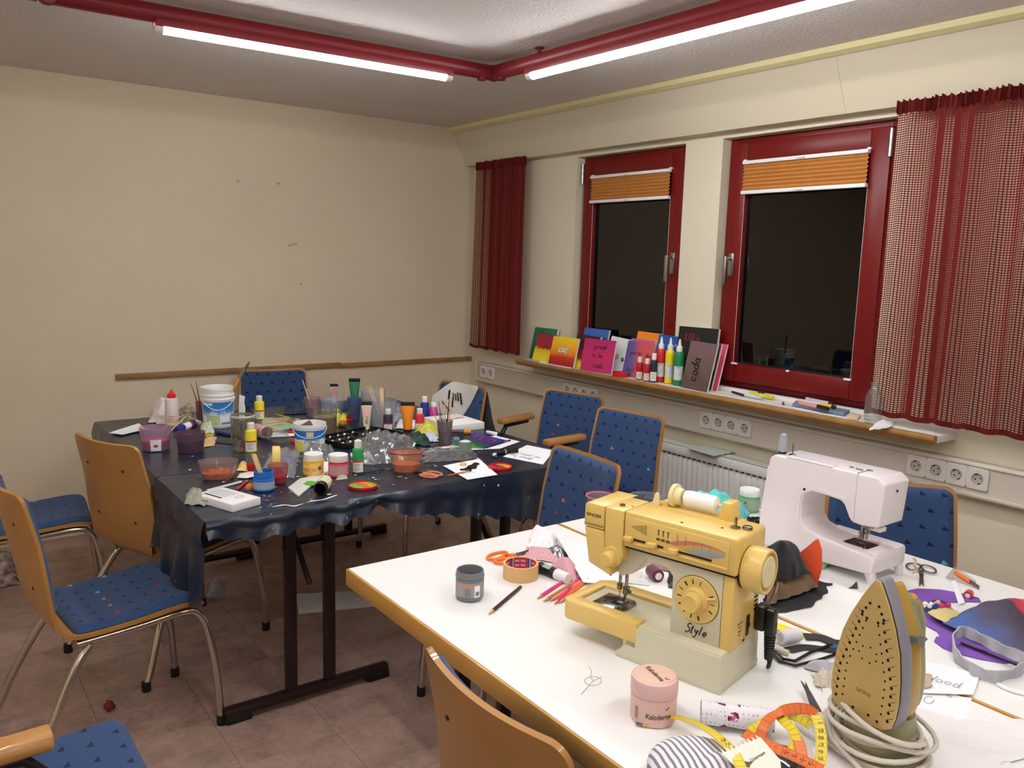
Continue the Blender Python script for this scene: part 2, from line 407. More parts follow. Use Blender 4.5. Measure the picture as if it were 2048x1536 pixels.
# windows
m_red = mat('dark red window paint', (112, 20, 18), .35, spec=.4, noise=(3, .06))
m_seal = mat('rubber seal', (26, 10, 10), .6)
m_steel = mat('brushed steel', (178, 176, 174), .32, metal=1)
m_white = mat('white plastic', (236, 234, 232), .35)
m_pane = glassy('window pane', (70, 74, 76), .0, edge=.8, f0=.075)
def ring(g, y0, y1, z0, z1, w, x0, x1, bev=.003, mi=0):
    g.box(x0, x1, y0, y0 + w, z0, z1, mi, bev); g.box(x0, x1, y1 - w, y1, z0, z1, mi, bev)
    g.box(x0, x1, y0 + w, y1 - w, z0, z0 + w, mi, bev); g.box(x0, x1, y0 + w, y1 - w, z1 - w, z1, mi, bev)
m_pleat = mat('orange pleated fabric', (200, 138, 70), .8, noise=(40, .05))
m_pleat2 = mat('shaded pleat edge', (214, 112, 40), .8)
for k, (y0, y1) in enumerate(WIN):
    hinge_hi = k == 0                          # window 1 is hinged at its far side, window 2 at its near side
    w = thing(f'window_{k + 1}', None, None); w['kind'] = 'structure'
    w['label'] = ('narrower red framed window nearer the far wall', 'wider red framed window beside the long net curtain')[k]
    g = G(); ring(g, y0 + .004, y1 - .004, WZ0 + .03, WZ1 - .004, .042, XB + .055, XB + .115); g.obj('frame', m_red, w)
    s0, s1 = y0 + .036, y1 - .036
    if k == 0: s0, s1 = y0 + .028, y1 - .03
    sash = thing('sash', None, None); sash.parent = w
    g = G(); ring(g, s0, s1, WZ0 + .06, WZ1 - .028, .088, XB + .03, XB + .09, .005); g.obj('sash_frame', m_red, sash)
    g = G(); ring(g, s0 + .086, s1 - .086, WZ0 + .146, WZ1 - .114, .008, XB + .052, XB + .07, .0); g.obj('seal', m_seal, sash)
    G().box(XB + .058, XB + .064, s0 + .09, s1 - .09, WZ0 + .15, WZ1 - .118).obj('pane', m_pane, sash)
    hy = s0 + .04 if hinge_hi else s1 - .04
    g = G().box(XB + .018, XB + .031, hy - .015, hy + .015, 1.49, 1.60, bev=.003)
    hd = g.obj('handle', m_steel, w)
    sg = -1 if hinge_hi else 1
    G().tube([(XB + .03, hy, 1.575), (XB - .012, hy, 1.575), (XB - .02, hy + .006 * -sg, 1.565)], .009).box(XB - .03, XB - .014, hy - .010, hy + .010, 1.45, 1.585, bev=.004).obj('grip', m_steel, hd)
    hy = s1 + .004 if hinge_hi else s0 - .004
    G().tube([(XB + .022, hy, 1.99), (XB + .022, hy, 2.1)], .0085, 10).tube([(XB + .022, hy, 2.03), (XB + .022, hy, 2.034)], .0095, 10).obj('hinge', m_steel, w)
    # pleated blind clipped into the sash
    bt = WZ1 - .118; bb = bt - .135; a, c = s0 + .082, s1 - .082
    bl = thing('pleated_blind', ('orange pleated blind pulled up in the narrower window', 'orange pleated blind pulled up in the wider window beside the net curtain')[k], 'blind', group='pleated blinds in the windows')
    for zz, nm in ((bt - .011, 'top_rail'), (bb - .013, 'bottom_rail')):
        G().box(XB + .004, XB + .028, a, c, zz, zz + .016, bev=.002).box(XB - .004, XB + .006, (a + c) / 2 - .02, (a + c) / 2 + .02, zz + .004, zz + .012, bev=.002).obj(nm, m_white, bl)
    g = G()
    def pl(u, v):
        q = v * 7; tri = abs((q % 1) - .5) * 2
        return (XB + .009 + .012 * tri, a + .002 + (c - a - .004) * u, bt - .011 - v * (bt - .011 - bb - .003))
    g.grid(4, 56, pl, th=.0008, sm=False); g.obj('pleated_fabric', m_pleat, bl)
    g = G()
    for sgn in (a - .004, c - .012): G().box(XB + .016, XB + .03, sgn, sgn + .016, bt + .004, bt + .012, bev=.001).obj('top_clip', m_white, bl)
    for sgn in (a - .002, c - .03, (a + c) / 2 - .008): G().box(XB + .02, XB + .034, sgn, sgn + (.032 if sgn != (a + c) / 2 - .008 else .012), WZ0 + .143, WZ0 + .151, bev=.001).obj('bottom_clip', m_white, bl)
    for sgn in (a + .004, c - .004): G().tube([(XB + .03, sgn, WZ0 + .15), (XB + .03, sgn, bb)], .0008, 4).obj('cord', m_white, bl)
# cable duct with sockets
m_duct = mat('duct plastic', (206, 198, 184), .45, noise=(2, .03))
m_sock = mat('socket plastic', (218, 212, 206), .35)
m_hole = mat('socket hole', (30, 28, 27), .7)
duct = thing('cable_duct', 'long cream cable duct with sockets on the window wall', 'cable duct')
g = G(); prism_y(g, [(3.20, .705), (3.158, .705), (3.15, .713), (3.15, .722), (3.156, .724), (3.156, .826), (3.15, .828), (3.15, .834), (3.158, .842), (3.20, .842)], Y0 + .01, 4.68, bev=.001)
g.obj('channel', m_duct, duct)
G().box(3.147, 3.20, 4.676, 4.685, .704, .843, bev=.002).obj('end_cap', m_duct, duct)
G().box(3.1552, 3.157, 1.085, 1.087, .724, .826).obj('cover_joint', m_hole, duct)
pl_g = G(); ns = 32; vs = []; fs = []
def sq(a, hx, hy):
    c, d = cos(a), sin(a); k = min(hx / abs(c) if abs(c) > 1e-6 else 9, hy / abs(d) if abs(d) > 1e-6 else 9); return (c * k, d * k)
for i in range(ns):
    a = 2 * pi * (i + .5) / ns; x, y = sq(a, .0385, .041); x2, y2 = sq(a, .037, .0395)
    vs += [(x, y, -.008), (x, y, -.0012), (x2, y2, 0), (.0212 * cos(a), .0212 * sin(a), 0), (.0208 * cos(a), .0208 * sin(a), -.0012)]
for i in range(ns):
    p, q = i * 5, ((i + 1) % ns) * 5
    for k in range(4): fs.append((p + k, q + k, q + k + 1, p + k + 1))
pl_g.add(vs, fs)
plate_me = pl_g.mesh('socket_plate', m_sock)
g = G().shell([(.0212, .0002), (.0205, -.0008), (.0195, -.0068), (.0, -.0068)], 20)
g.box(-.0195, -.0185, -.004, .004, -.006, .0004); g.box(.0185, .0195, -.004, .004, -.006, .0004)
well_me = g.mesh('socket_well', mat('socket well', (188, 180, 172), .4))
g = G()
for q in (-.0095, .0095): g.lathe([(.003, -.0066), (.003, -.006)], 8, M=Tr(q, 0, 0))
g.box(-.0035, .0035, -.0195, -.0165, -.006, .0002); g.box(-.0035, .0035, .0165, .0195, -.006, .0002)
pin_me = g.mesh('socket_contact', m_hole)
Mw = Matrix(((0, 0, -1, 0), (-1, 0, 0, 0), (0, 1, 0, 0), (0, 0, 0, 1)))
for yc, n, step in ((4.543, 2, .083), (3.583, 4, .0765), (2.519, 4, .0773), (1.4635, 4, .077)):
    for i in range(n):
        y = yc + (i - (n - 1) / 2) * step
        M = Tr(3.1475, y, .784) @ Mw
        p = bpy.data.objects.new('socket', plate_me); COL.objects.link(p); p.parent = duct; p.matrix_local = M
        for nm, me, rot in (('socket_well', well_me, 0), ('socket_contact', pin_me, rd(35) if i % 3 else rd(20))):
            c = bpy.data.objects.new(nm, me); COL.objects.link(c); c.parent = p; c.matrix_local = Tr(0, 0, .0006) @ Rz(rot)
# radiator under the second window
m_rad = mat('radiator enamel', (214, 213, 208), .4)
rad = thing('radiator', 'white ribbed panel radiator below the sill', 'radiator')
ry0, ry1, rz0, rz1, rx = 1.9, 3.0, .12, .64, 3.09
g = G(); g.box(rx + .006, 3.17, ry0, ry1, rz0, rz1 - .02, bev=.004)
n = 33
def ribs(u, v):
    q = (u * n) % 1; d = .007 * (1 if .25 < q < .75 else (q / .25 if q <= .25 else (1 - q) / .25))
    e = min(1, v / .05, (1 - v) / .05)
    return (rx + .006 - d * max(0, e), ry0 + .01 + (ry1 - ry0 - .02) * u, rz0 + .02 + (rz1 - rz0 - .075) * v)
g.grid(n * 8, 24, ribs, sm=True); g.obj('panel', m_rad, rad)
G().box(rx, 3.172, ry0 - .002, ry1 + .002, rz1 - .05, rz1 - .006, bev=.005).obj('top_cover', m_rad, rad)
g = G()
for i in range(n): g.box(rx - .001, rx + .004, ry0 + .018 + i * (ry1 - ry0 - .02) / n, ry0 + .034 + i * (ry1 - ry0 - .02) / n, rz1 - .054, rz1 - .048)
g.obj('slot', m_hole, rad)['kind'] = 'stuff'
g = G(); g.box(rx + .012, 3.165, ry0 + .01, ry1 - .01, rz1 - .0065, rz1 - .0045)
gm = mat('grille gap', (120, 118, 108), .7); g.obj('grille_base', gm, rad)
g = G()
yy = ry0 + .015
while yy < ry1 - .015: g.box(rx + .012, 3.165, yy, yy + .006, rz1 - .006, rz1 - .001); yy += .013
for xx in (rx + .012, rx + .06, 3.155): g.box(xx, xx + .01, ry0 + .01, ry1 - .01, rz1 - .006, rz1)
g.obj('grille', m_rad, rad)['kind'] = 'stuff'
for q in (ry0 - .004, ry1 - .002): G().box(rx + .002, 3.168, q, q + .006, rz0 + .02, rz1 - .01, bev=.001).obj('side_cover', m_rad, rad)
# rail on the far wall
rl = structure('trim_5', G().box(.891, 2.2, YA - .022, YA, .838, .868, bev=.003).box(2.202, 3.19, YA - .022, YA, .834, .862, bev=.003), mat('wall rail wood', (150, 112, 66), .5, noise=(9, .2)))
rl['label'] = 'wooden chair rail along the far wall'
g = G()
for (px, py) in ((583, 490), (591, 488), (475, 362), (601, 568), (556, 367), (577, 491)):
    u = px - 1024; v2 = py - 768; d = [RX[i] * u + RY[i] * v2 + RZ[i] * FPX for i in range(3)]; k = YA / d[1]
    g.box(d[0] * k - R_.uniform(.004, .012), d[0] * k + R_.uniform(.004, .014), YA - .0015, YA, d[2] * k + CZ - .006, d[2] * k + CZ + .006, bev=.001)
g.obj('wall_scuff', mat('scuffed plaster', (176, 160, 134), .9), kind='stuff')
# ---------------------------------------------------------------- red tube frame with fluorescent lamps
m_beam = mat('red lacquered tube', (134, 28, 38), .4)
m_tube, nt, b = newmat('lit fluorescent tube')
b.inputs['Base Color'].default_value = (1, 1, 1, 1); b.inputs['Emission Color'].default_value = (.97, .98, 1, 1); b.inputs['Emission Strength'].default_value = TUBE_POWER
m_end = mat('lamp end cap', (232, 214, 214), .4)
LZ = 2.335
la = thing('lamp_frame', 'red tubular lamp frame hanging under the ceiling', 'lamp frame')
C4 = [(.434, 3.18), (2.15, 3.105), (2.22, .2), (.434, .2)]
def beam(a, b2, ext=.0):
    a = Vector((*a, LZ + .012)); b2 = Vector((*b2, LZ + .012)); d = (b2 - a).normalized()
    g = G().tube([a - d * ext, b2 + d * ext], .032, 14); return g.obj('beam', m_beam, la)
for i in range(4): beam(C4[i], C4[(i + 1) % 4], .02 if i == 1 else 0)
g = G()
for (x, y) in C4: G().ball((x, y, LZ + .012), .036, 0, 12, 8).obj('corner_joint', m_beam, la)
G().tube([(C4[0][0] - .03, C4[0][1] - .0, LZ + .012), (C4[0][0] - .055, C4[0][1], LZ + .012)], .03, 12).obj('end_plug', m_beam, la)
for dx, dy in ((-.06, .002), (0, -.06)): G().tube([(C4[1][0] + dx, C4[1][1] + dy, LZ - .012), (C4[1][0] + dx, C4[1][1] + dy, LZ - .026)], .02, 10).obj('locking_screw', m_beam, la)
for (x, y) in ((2.157, 2.79), (2.2, 1.0), (1.3, .2), (.434, 1.2)):
    G().tube([(x, y, LZ + .03), (x, y, CE)], .008, 8).tube([(x, y, CE - .006), (x, y, CE)], .02, 10).obj('standoff', m_beam, la)
def lamp(a, b2, label):
    a = Vector((*a, LZ - .034)); b2 = Vector((*b2, LZ - .034)); d = (b2 - a).normalized()
    t = thing('fluorescent_lamp', label, 'lamp', group='fluorescent tubes of the lamp frame')
    G().tube([a + d * .025, b2 - d * .025], .02, 12).obj('tube', m_tube, t)
    G().tube([a, a + d * .027], .022, 12).obj('end_cap', m_end, t); G().tube([b2 - d * .027, b2], .022, 12).obj('end_cap', m_end, t)
    s2 = Vector((-d.y, d.x, 0))
    G().box(0, (b2 - a).length, -.029, .029, .001, .03, bev=.003, M=frame_of(a, d, s2)).obj('fitting', m_beam, t)  # fitting widened and lowered to keep tube light off the ceiling
lamp((.757, 3.166), (1.935, 3.114), 'lit fluorescent tube parallel to the far wall')
lamp((2.158, 2.857), (2.2, 1.07), 'lit fluorescent tube running along the window side')
lamp((.434, .5), (.434, 2.0), 'lit fluorescent tube on the frame side away from the windows')
lamp((.8, .2), (2.0, .2), 'lit fluorescent tube nearest the camera')
# fill tubes added out of view to brighten the whole room
lamp((-1.3, -1.4), (-1.3, .1), 'added fluorescent fill tube out of view, at the side wall')
lamp((.2, -1.6), (1.7, -1.6), 'added fluorescent fill tube out of view, at the back wall')
lamp((-1.3, 1.6), (-1.3, 3.1), 'added fluorescent fill tube out of view, over the side of the room')
for o in list(bpy.data.objects):
    if o.name in ('fluorescent_lamp.004', 'fluorescent_lamp.005', 'fluorescent_lamp.006'): o['group'] = 'added fill tubes out of view'
# ---------------------------------------------------------------- net curtains
m_net, nt, b = newmat('red net fabric')
tl = nd(nt, 'BsdfTranslucent', Color=rgb(140, 52, 46)); df = nd(nt, 'BsdfDiffuse', Color=rgb(116, 42, 40))
mx = nd(nt, 'MixShader', _0=.25, _1=df.outputs[0], _2=tl.outputs[0]); nt.links.new(mx.outputs[0], nt.nodes['Material Output'].inputs[0])
def net(name, label, ya, yb, z0, z1, x, nx, nz, folds, amp, holes, seed):
    rr = random.Random(seed); ph = [rr.uniform(0, 6.3) for _ in range(6)]
    c = thing(name, label, 'curtain')
    def P(u, v):
        y = ya + (yb - ya) * u
        a = amp * (.45 + .55 * v)
        q = sin(folds * 6.283 * u + ph[0] + .5 * sin(5 * u + ph[1])) + .45 * sin(folds * 2.3 * 6.283 * u + ph[2] + v)
        y += .35 * a * sin(folds * 6.283 * u + ph[3]) * min(1, 6 * u, 6 * (1 - u))
        y += -.03 * v * v * (yb - ya) / abs(yb - ya) * (.5 - u)
        return Vector((x + a * q - .012 * v, y, z1 - (z1 - z0) * v - .012 * v * (.5 + .5 * sin(folds * 6.283 * u + ph[0]))))
    g = G(); pts = [[P(i / nx, j / nz) for i in range(nx + 1)] for j in range(nz + 1)]
    for j in range(nz):
        for i in range(nx):
            a, b2, c2, d = pts[j][i], pts[j][i + 1], pts[j + 1][i + 1], pts[j + 1][i]
            hx, hz = holes(i / nx, j / nz, rr)
            if hx < .1: g.add([a, b2, c2, d], [(0, 1, 2, 3)]); continue
            def q(s, t): return (a * (1 - s) + b2 * s) * (1 - t) + (d * (1 - s) + c2 * s) * t
            s0, s1, t0, t1 = .5 - hx / 2, .5 + hx / 2, .5 - hz / 2, .5 + hz / 2
            g.add([a, b2, c2, d, q(s0, t0), q(s1, t0), q(s1, t1), q(s0, t1)], [(0, 1, 5, 4), (1, 2, 6, 5), (2, 3, 7, 6), (3, 0, 4, 7)])
    g.obj('net', m_net, c)
    g = G()
    g.grid(nx * 2, 5, lambda u, v: P(u, 0) + Vector((.012 * sin(u * folds * 9 * 6.28) + .006 * sin(u * 431), 0, .018 - .045 * v + .006 * sin(u * 197))), th=.002)
    g.obj('gathered_heading', m_net, c)
    g = G()
    g.grid(nx, 2, lambda u, v: P(u, 1) + Vector((-.0015, 0, .012 - .022 * v)), th=.001); g.obj('hem', m_net, c)
    return c
cols = [R_.random() for _ in range(400)]
def hl(u, v, rr):
    k = cols[int(u * 40)]
    return ((.66, .58) if u < .1 or k > .42 else ((.45, .45) if k > .15 else (.05, .05)))
net('curtain', 'long red net curtain gathered at the right of the windows', 1.77, .98, .985, 2.155, 3.10, 84, 136, 7, .016, hl, 3)
def hl2(u, v, rr):
    return (.62, .5) if u < .13 or .22 < u < .3 else ((.3, .35) if cols[int(u * 40) + 50] > .5 else (.05, .05))
net('curtain', 'narrow red net curtain hanging in the corner by the far wall', 4.655, 4.115, .965, 2.15, 3.105, 60, 120, 5, .012, hl2, 5)
# ---------------------------------------------------------------- chairs
m_ply = mat('beech plywood', (170, 121, 62), .38, noise=(5, .1), coat=.2)
m_plyedge = mat('beech arm', (178, 126, 70), .32, noise=(9, .12), coat=.3)
m_chrome = mat('chrome tube', (200, 192, 182), .12, metal=1)
m_rubber = mat('black rubber', (16, 16, 17), .6)
m_black = mat('black metal', (24, 22, 23), .35)
m_fab, nt, b = newmat('blue chair fabric')
uvn = nd(nt, 'UVMap', {'uv_map': 'uv'}); sep = nd(nt, 'SeparateXYZ', _0=uvn.outputs[0])
K = 19.0
vy = mth(nt, 'MULTIPLY', sep.outputs[1], K); row = mth(nt, 'FLOOR', vy); fv = mth(nt, 'SUBTRACT', mth(nt, 'FRACT', vy), .5)
ux = mth(nt, 'ADD', mth(nt, 'MULTIPLY', sep.outputs[0], K * .8), mth(nt, 'MULTIPLY', mth(nt, 'MODULO', mth(nt, 'ADD', row, 100), 2), .37)); colc = mth(nt, 'FLOOR', ux); fu = mth(nt, 'SUBTRACT', mth(nt, 'FRACT', ux), .5)
cx = nd(nt, 'CombineXYZ', _0=colc, _1=row); wn = nd(nt, 'TexWhiteNoise', {'noise_dimensions': '3D'}, Vector=cx.outputs[0])
half = mth(nt, 'MULTIPLY', mth(nt, 'ADD', fv, .13), .62)
tri = mth(nt, 'MULTIPLY', mth(nt, 'LESS_THAN', mth(nt, 'ABSOLUTE', mth(nt, 'ADD', fu, mth(nt, 'MULTIPLY', fv, .25))), half), mth(nt, 'MULTIPLY', mth(nt, 'GREATER_THAN', fv, -.13), mth(nt, 'LESS_THAN', fv, .15)))
rc = nd(nt, 'ValToRGB', Fac=wn.outputs['Value']); rc.color_ramp.interpolation = 'CONSTANT'; e = rc.color_ramp.elements
for p in (.8, .88, .95): rc.color_ramp.elements.new(p)
for q, (p, c) in zip(rc.color_ramp.elements, [(0, (22, 32, 58)), (.8, (190, 120, 70)), (.88, (170, 50, 56)), (.94, (100, 170, 185)), (1, (100, 170, 185))]): q.position = p; q.color = rgb(*c)
nz_ = nd(nt, 'TexNoise', Vector=uvn.outputs[0], Scale=420.0); base = nd(nt, 'MixRGB', _0=mth(nt, 'MULTIPLY', nz_.outputs['Fac'], .8), _1=rgb(42, 64, 100), _2=rgb(60, 86, 128))
mixc = nd(nt, 'MixRGB', _0=tri, _1=base.outputs[0], _2=rc.outputs[0])
nt.links.new(mixc.outputs[0], b.inputs['Base Color']); b.inputs['Roughness'].default_value = .9; b.inputs['Specular IOR Level'].default_value = .2; b.inputs['Sheen Weight'].default_value = .15
bp = nd(nt, 'Bump', Strength=.3, Distance=.001, Height=nz_.outputs['Fac']); nt.links.new(bp.outputs[0], b.inputs['Normal'])
PROF = [(-.300, .862), (-.285, .79), (-.262, .68), (-.240, .57), (-.224, .50), (-.208, .455), (-.175, .428), (-.12, .421), (0, .425), (.12, .436), (.17, .437), (.205, .430), (.218, .418)]
def profile(n=60):
    P = [Vector((0, a, b)) for a, b in PROF]; out = []
    P = [P[0] * 2 - P[1]] + P + [P[-1] * 2 - P[-2]]
    for i in range(1, len(P) - 2):
        for k in range(8):
            t = k / 8; a, b, c, d = P[i - 1], P[i], P[i + 1], P[i + 2]
            out.append(.5 * ((2 * b) + (c - a) * t + (2 * a - 5 * b + 4 * c - d) * t * t + (3 * b - a - 3 * c + d) * t ** 3))
    out.append(P[-2]); D = [0]
    for i in range(1, len(out)): D.append(D[-1] + (out[i] - out[i - 1]).length)
    return out, D
PP, PD = profile(); PL = PD[-1]
def pat(s):
    s = max(0, min(PL, s)); i = 1
    while i < len(PD) - 1 and PD[i] < s: i += 1
    t = (s - PD[i - 1]) / (PD[i] - PD[i - 1]); p = PP[i - 1].lerp(PP[i], t)
    d = (PP[min(i + 1, len(PP) - 1)] - PP[max(i - 2, 0)]).normalized()
    return p, Vector((0, -d.z, d.y))
def seatpt(s, u, off=0, w=.205, inset=0):
    p, n = pat(s)
    d = min(s - inset, PL - s - inset); r = .034; cut = 0
    if d < r: cut = r - sqrt(max(0, r * r - (r - max(0, d)) ** 2))
    back = max(0, min(1, (.46 - s) / .3))
    hw = w - cut - inset - .012 * max(0, 1 - s / .3)
    ux_ = u * hw / w; dish = .034 * back * ux_ * ux_ + .006 * (1 - back) * ux_ * ux_
    return Vector((u * hw, p.y, p.z)) + n * (off + dish)
def vmap(v):
    """rows crowd together at both ends, where the corners are rounded"""
    e = .034 / PL; k = 9 / 60
    if v < k: q = v / k; return e * q * q
    if v > 1 - k: q = (1 - v) / k; return 1 - e * q * q
    return e + (1 - 2 * e) * (v - k) / (1 - 2 * k)
def make_chair(label, arms=False):
    t = thing('armchair' if arms else 'chair', label, 'chair')
    g = G(); g.grid(14, 60, lambda u, v: seatpt(vmap(v) * PL, u * 2 - 1), th=.011); g.obj('shell', m_ply, t)
    def padmap(v):
        if v < .2: return .07 * (v / .2) ** 2
        if v > .8: return 1 - .07 * ((1 - v) / .2) ** 2
        return .07 + .86 * (v - .2) / .6
    def pad(name, s0, s1):
        g = G()
        def f(u, v):
            v = padmap(v); e = min(u, 1 - u) * .4; e2 = min(v, 1 - v) * (s1 - s0); h = min(1, min(e, e2) / .022)
            s = s0 + (s1 - s0) * v; uu = u * 2 - 1
            d = min(s - s0, s1 - s); r = .022; cut = r - sqrt(max(0, r * r - (r - d) ** 2)) if d < r else 0
            return seatpt(s, uu * (1 - (cut + .011) / .2), .003 + .017 * sqrt(h), inset=0)
        g.grid(20, 34, f, th=.004, uv=lambda u, v: (u * .39 + .2, (s0 + (s1 - s0) * padmap(v)))); g.obj(name, m_fab, t)
    pad('back_pad', .011, .375); pad('seat_pad', .475, PL - .012)
    for s in (-1, 1):
        for z in (.1, .30):
            p = seatpt(z, s * .55, -.011); p2 = seatpt(z, s * .55, -.0135); G().tube([p, p2], .005, 8).obj('bolt', m_black, t)
    for y, z in ((-.1, .396), (.1, .404)): G().tube([(-.178, y, z), (.178, y, z)], .010, 8).obj('crossbar', m_chrome, t)
    for s in (-1, 1):
        def leg(pts, name='leg'):
            c = []
            for i in range(len(pts) - 1):
                a = Vector(pts[max(i - 1, 0)]); b = Vector(pts[i]); cc = Vector(pts[i + 1]); d = Vector(pts[min(i + 2, len(pts) - 1)])
                for k in range(5):
                    q = k / 5; c.append(.5 * ((2 * b) + (cc - a) * q + (2 * a - 5 * b + 4 * cc - d) * q * q + (3 * b - a - 3 * cc + d) * q ** 3))
            c.append(Vector(pts[-1]))
            o = G().tube(c, .0125, 10).obj(name, m_chrome, t)
            e = Vector(pts[-1]); G().tube([e + Vector((0, 0, .022)), e - Vector((0, 0, .011))], .0155, 10).obj('foot', m_rubber, o)
        leg([(s * .178, -.155, .394), (s * .18, .0, .399), (s * .182, .14, .409), (s * .185, .195, .396), (s * .19, .225, .33), (s * .2, .245, .18), (s * .205, .256, .011)])
        leg([(s * .184, -.12, .385), (s * .195, -.165, .33), (s * .222, -.24, .19), (s * .24, -.285, .08), (s * .248, -.315, .011)])
        if arms and s > 0:
            a = G(); a.prism([(-.024, 0), (.024, 0), (.028, .012), (.02, .03), (-.02, .03), (-.028, .012)], -.245, .005, 0, .005, Tr(s * .262, 0, .690) @ Rx(pi / 2) @ Sc(1, 1, -1))
            o = a.obj('armrest', m_plyedge, t)
            G().tube([(s * .19, .02, .4), (s * .23, .01, .405), (s * .26, .0, .44), (s * .262, -.015, .645), (s * .262, -.04, .678), (s * .262, -.21, .683)], .0125, 10).obj('arm_support', m_black, t)
    return t
def place(o, x, y, phi): o.matrix_local = Tr(x, y, 0) @ Rz(rd(phi - 90)); return o
ch = make_chair('blue chair seen from behind, pulled out at the near end of the painting table'); place(ch, .472, 2.74, 6)
for x, y, p, lab in [(.80, 3.26, 21, 'blue chair with its plywood back towards us, pushed under the black sheet'),
    (.36, 3.80, -4, 'blue chair facing the black table, cut off by the picture edge'),
    (.975, .985, 0, 'chair with curved plywood back pushed under the white sewing table'),
    (1.676, 4.42, -99, 'blue chair behind the painting table against the beige wall'),
    (2.15, 3.69, 187, 'blue chair with a white cloth hanging over its back'),
    (1.625, 2.137, 176, 'blue chair in the gap between painting table and sewing table'),
    (2.30, 1.145, 222, 'blue chair behind the white sewing machine')]:
    place(copy_tree(ch, Matrix.Identity(4), lab, 'blue padded plywood chairs'), x, y, p)
ch['group'] = 'blue padded plywood chairs'
ac = make_chair('blue armchair further from us by the radiator wall, under the sockets', True); place(ac, 2.52, 3.16, 192); ac['group'] = 'blue padded armchairs'
for x, y, p, lab in [(2.38, 2.63, 186.5, 'blue armchair in front of the radiator'), (.14, 1.765, 2, 'blue armchair seat with wooden armrest in the bottom corner')]:
    place(copy_tree(ac, Matrix.Identity(4), lab, 'blue padded armchairs'), x, y, p)
# ---------------------------------------------------------------- tables
m_lam = mat('white laminate', (240, 238, 235), .28, spec=.45, noise=(3, .012))
m_edge = mat('beech lipping', (198, 146, 70), .35, noise=(7, .1), coat=.2)
m_tleg = mat('dark brown steel', (38, 22, 21), .3, spec=.5)
def table(name, label, x0, x1, y0, y1, group):
    t = thing(name, label, 'table', Tr((x0 + x1) / 2, (y0 + y1) / 2, 0), group); w = (x1 - x0) / 2; l = (y1 - y0) / 2
    G().box(-w + .006, w - .006, -l + .006, l - .006, T - .04, T).obj('tabletop', m_lam, t)
    g = G()
    for a in ((-w, -w + .007, -l, l), (w - .007, w, -l, l), (-w + .007, w - .007, -l, -l + .007), (-w + .007, w - .007, l - .007, l)): g.box(a[0], a[1], a[2], a[3], T - .046, T - .0008, bev=.0028)
    g.obj('edge', m_edge, t)
    for s in (-1, 1):
        y = s * (l - .13)
        f = thing('leg_frame', None, None); f.parent = t
        for px in (-.07, .07): G().box(px - .02, px + .02, y - .0125, y + .0125, .05, T - .05, bev=.004).obj('post', m_tleg, f)
        G().box(-.3, .3, y - .02, y + .02, .02, .055, bev=.012).obj('foot_bar', m_tleg, f)
        G().box(-.28, .28, y - .02, y + .02, T - .062, T - .047, bev=.003).obj('top_bar', m_tleg, f)
        for q in (-1, 1): G().box(q * .255 - .045, q * .255 + .045, y - .021, y + .021, 0, .03, bev=.008).obj('rubber_foot', m_rubber, f)
        G().tube([(.0, y, .42), (.0, y - s * .28, T - .05)], .01, 8).obj('brace', m_tleg, f)
    return t
table('folding_table', 'left table under the black painting sheet', .68, 1.427, 2.425, 4.135, 'tables under the black sheets')
table('folding_table', 'right table under the black painting sheet', 1.433, 2.18, 2.425, 4.135, 'tables under the black sheets')
table('folding_table', 'white topped table with beech edge carrying the yellow sewing machine', .866, 1.567, .30, 1.865, 'white sewing tables')
table('folding_table', 'white topped table carrying the white sewing machine', 1.5715, 2.252, .30, 1.865, 'white sewing tables')
# black plastic sheets
m_pla, nt, b = newmat('black plastic sheet')
tc = nd(nt, 'TexCoord'); n1 = nd(nt, 'TexNoise', Vector=tc.outputs['Object'], Scale=11.0, Detail=4, Distortion=.2); n2 = nd(nt, 'TexNoise', Vector=tc.outputs['Object'], Scale=60.0, Detail=3)
h = mth(nt, 'ADD', n1.outputs['Fac'], mth(nt, 'MULTIPLY', n2.outputs['Fac'], .25))
bp = nd(nt, 'Bump', Strength=.45, Distance=.006, Height=h); nt.links.new(bp.outputs[0], b.inputs['Normal'])
vo = nd(nt, 'TexVoronoi', Vector=tc.outputs['Object'], Scale=38.0); wn = nd(nt, 'TexWhiteNoise', Vector=vo.outputs['Position'])
vs = mth(nt, 'ADD', vo.outputs['Distance'], mth(nt, 'MULTIPLY', n2.outputs['Fac'], .3))
sp = mth(nt, 'MULTIPLY', mth(nt, 'LESS_THAN', vs, .30), mth(nt, 'GREATER_THAN', wn.outputs['Value'], .82))
rc = nd(nt, 'ValToRGB', Fac=mth(nt, 'FRACT', mth(nt, 'MULTIPLY', wn.outputs['Value'], 50))); rc.color_ramp.interpolation = 'CONSTANT'
for p in (.4, .55, .7, .85): rc.color_ramp.elements.new(p)
for q, (p, c) in zip(rc.color_ramp.elements, [(0, (190, 195, 200)), (.4, (90, 110, 140)), (.55, (200, 170, 60)), (.7, (190, 90, 60)), (.85, (120, 160, 110)), (1, (210, 205, 200))]): q.position = p; q.color = rgb(*c)
mc = nd(nt, 'MixRGB', _0=sp, _1=rgb(28, 37, 54), _2=rc.outputs[0]); nt.links.new(mc.outputs[0], b.inputs['Base Color']); b.inputs['Roughness'].default_value = .3; b.inputs['Specular IOR Level'].default_value = .6
TS = T + .003                                  # top of the sheets
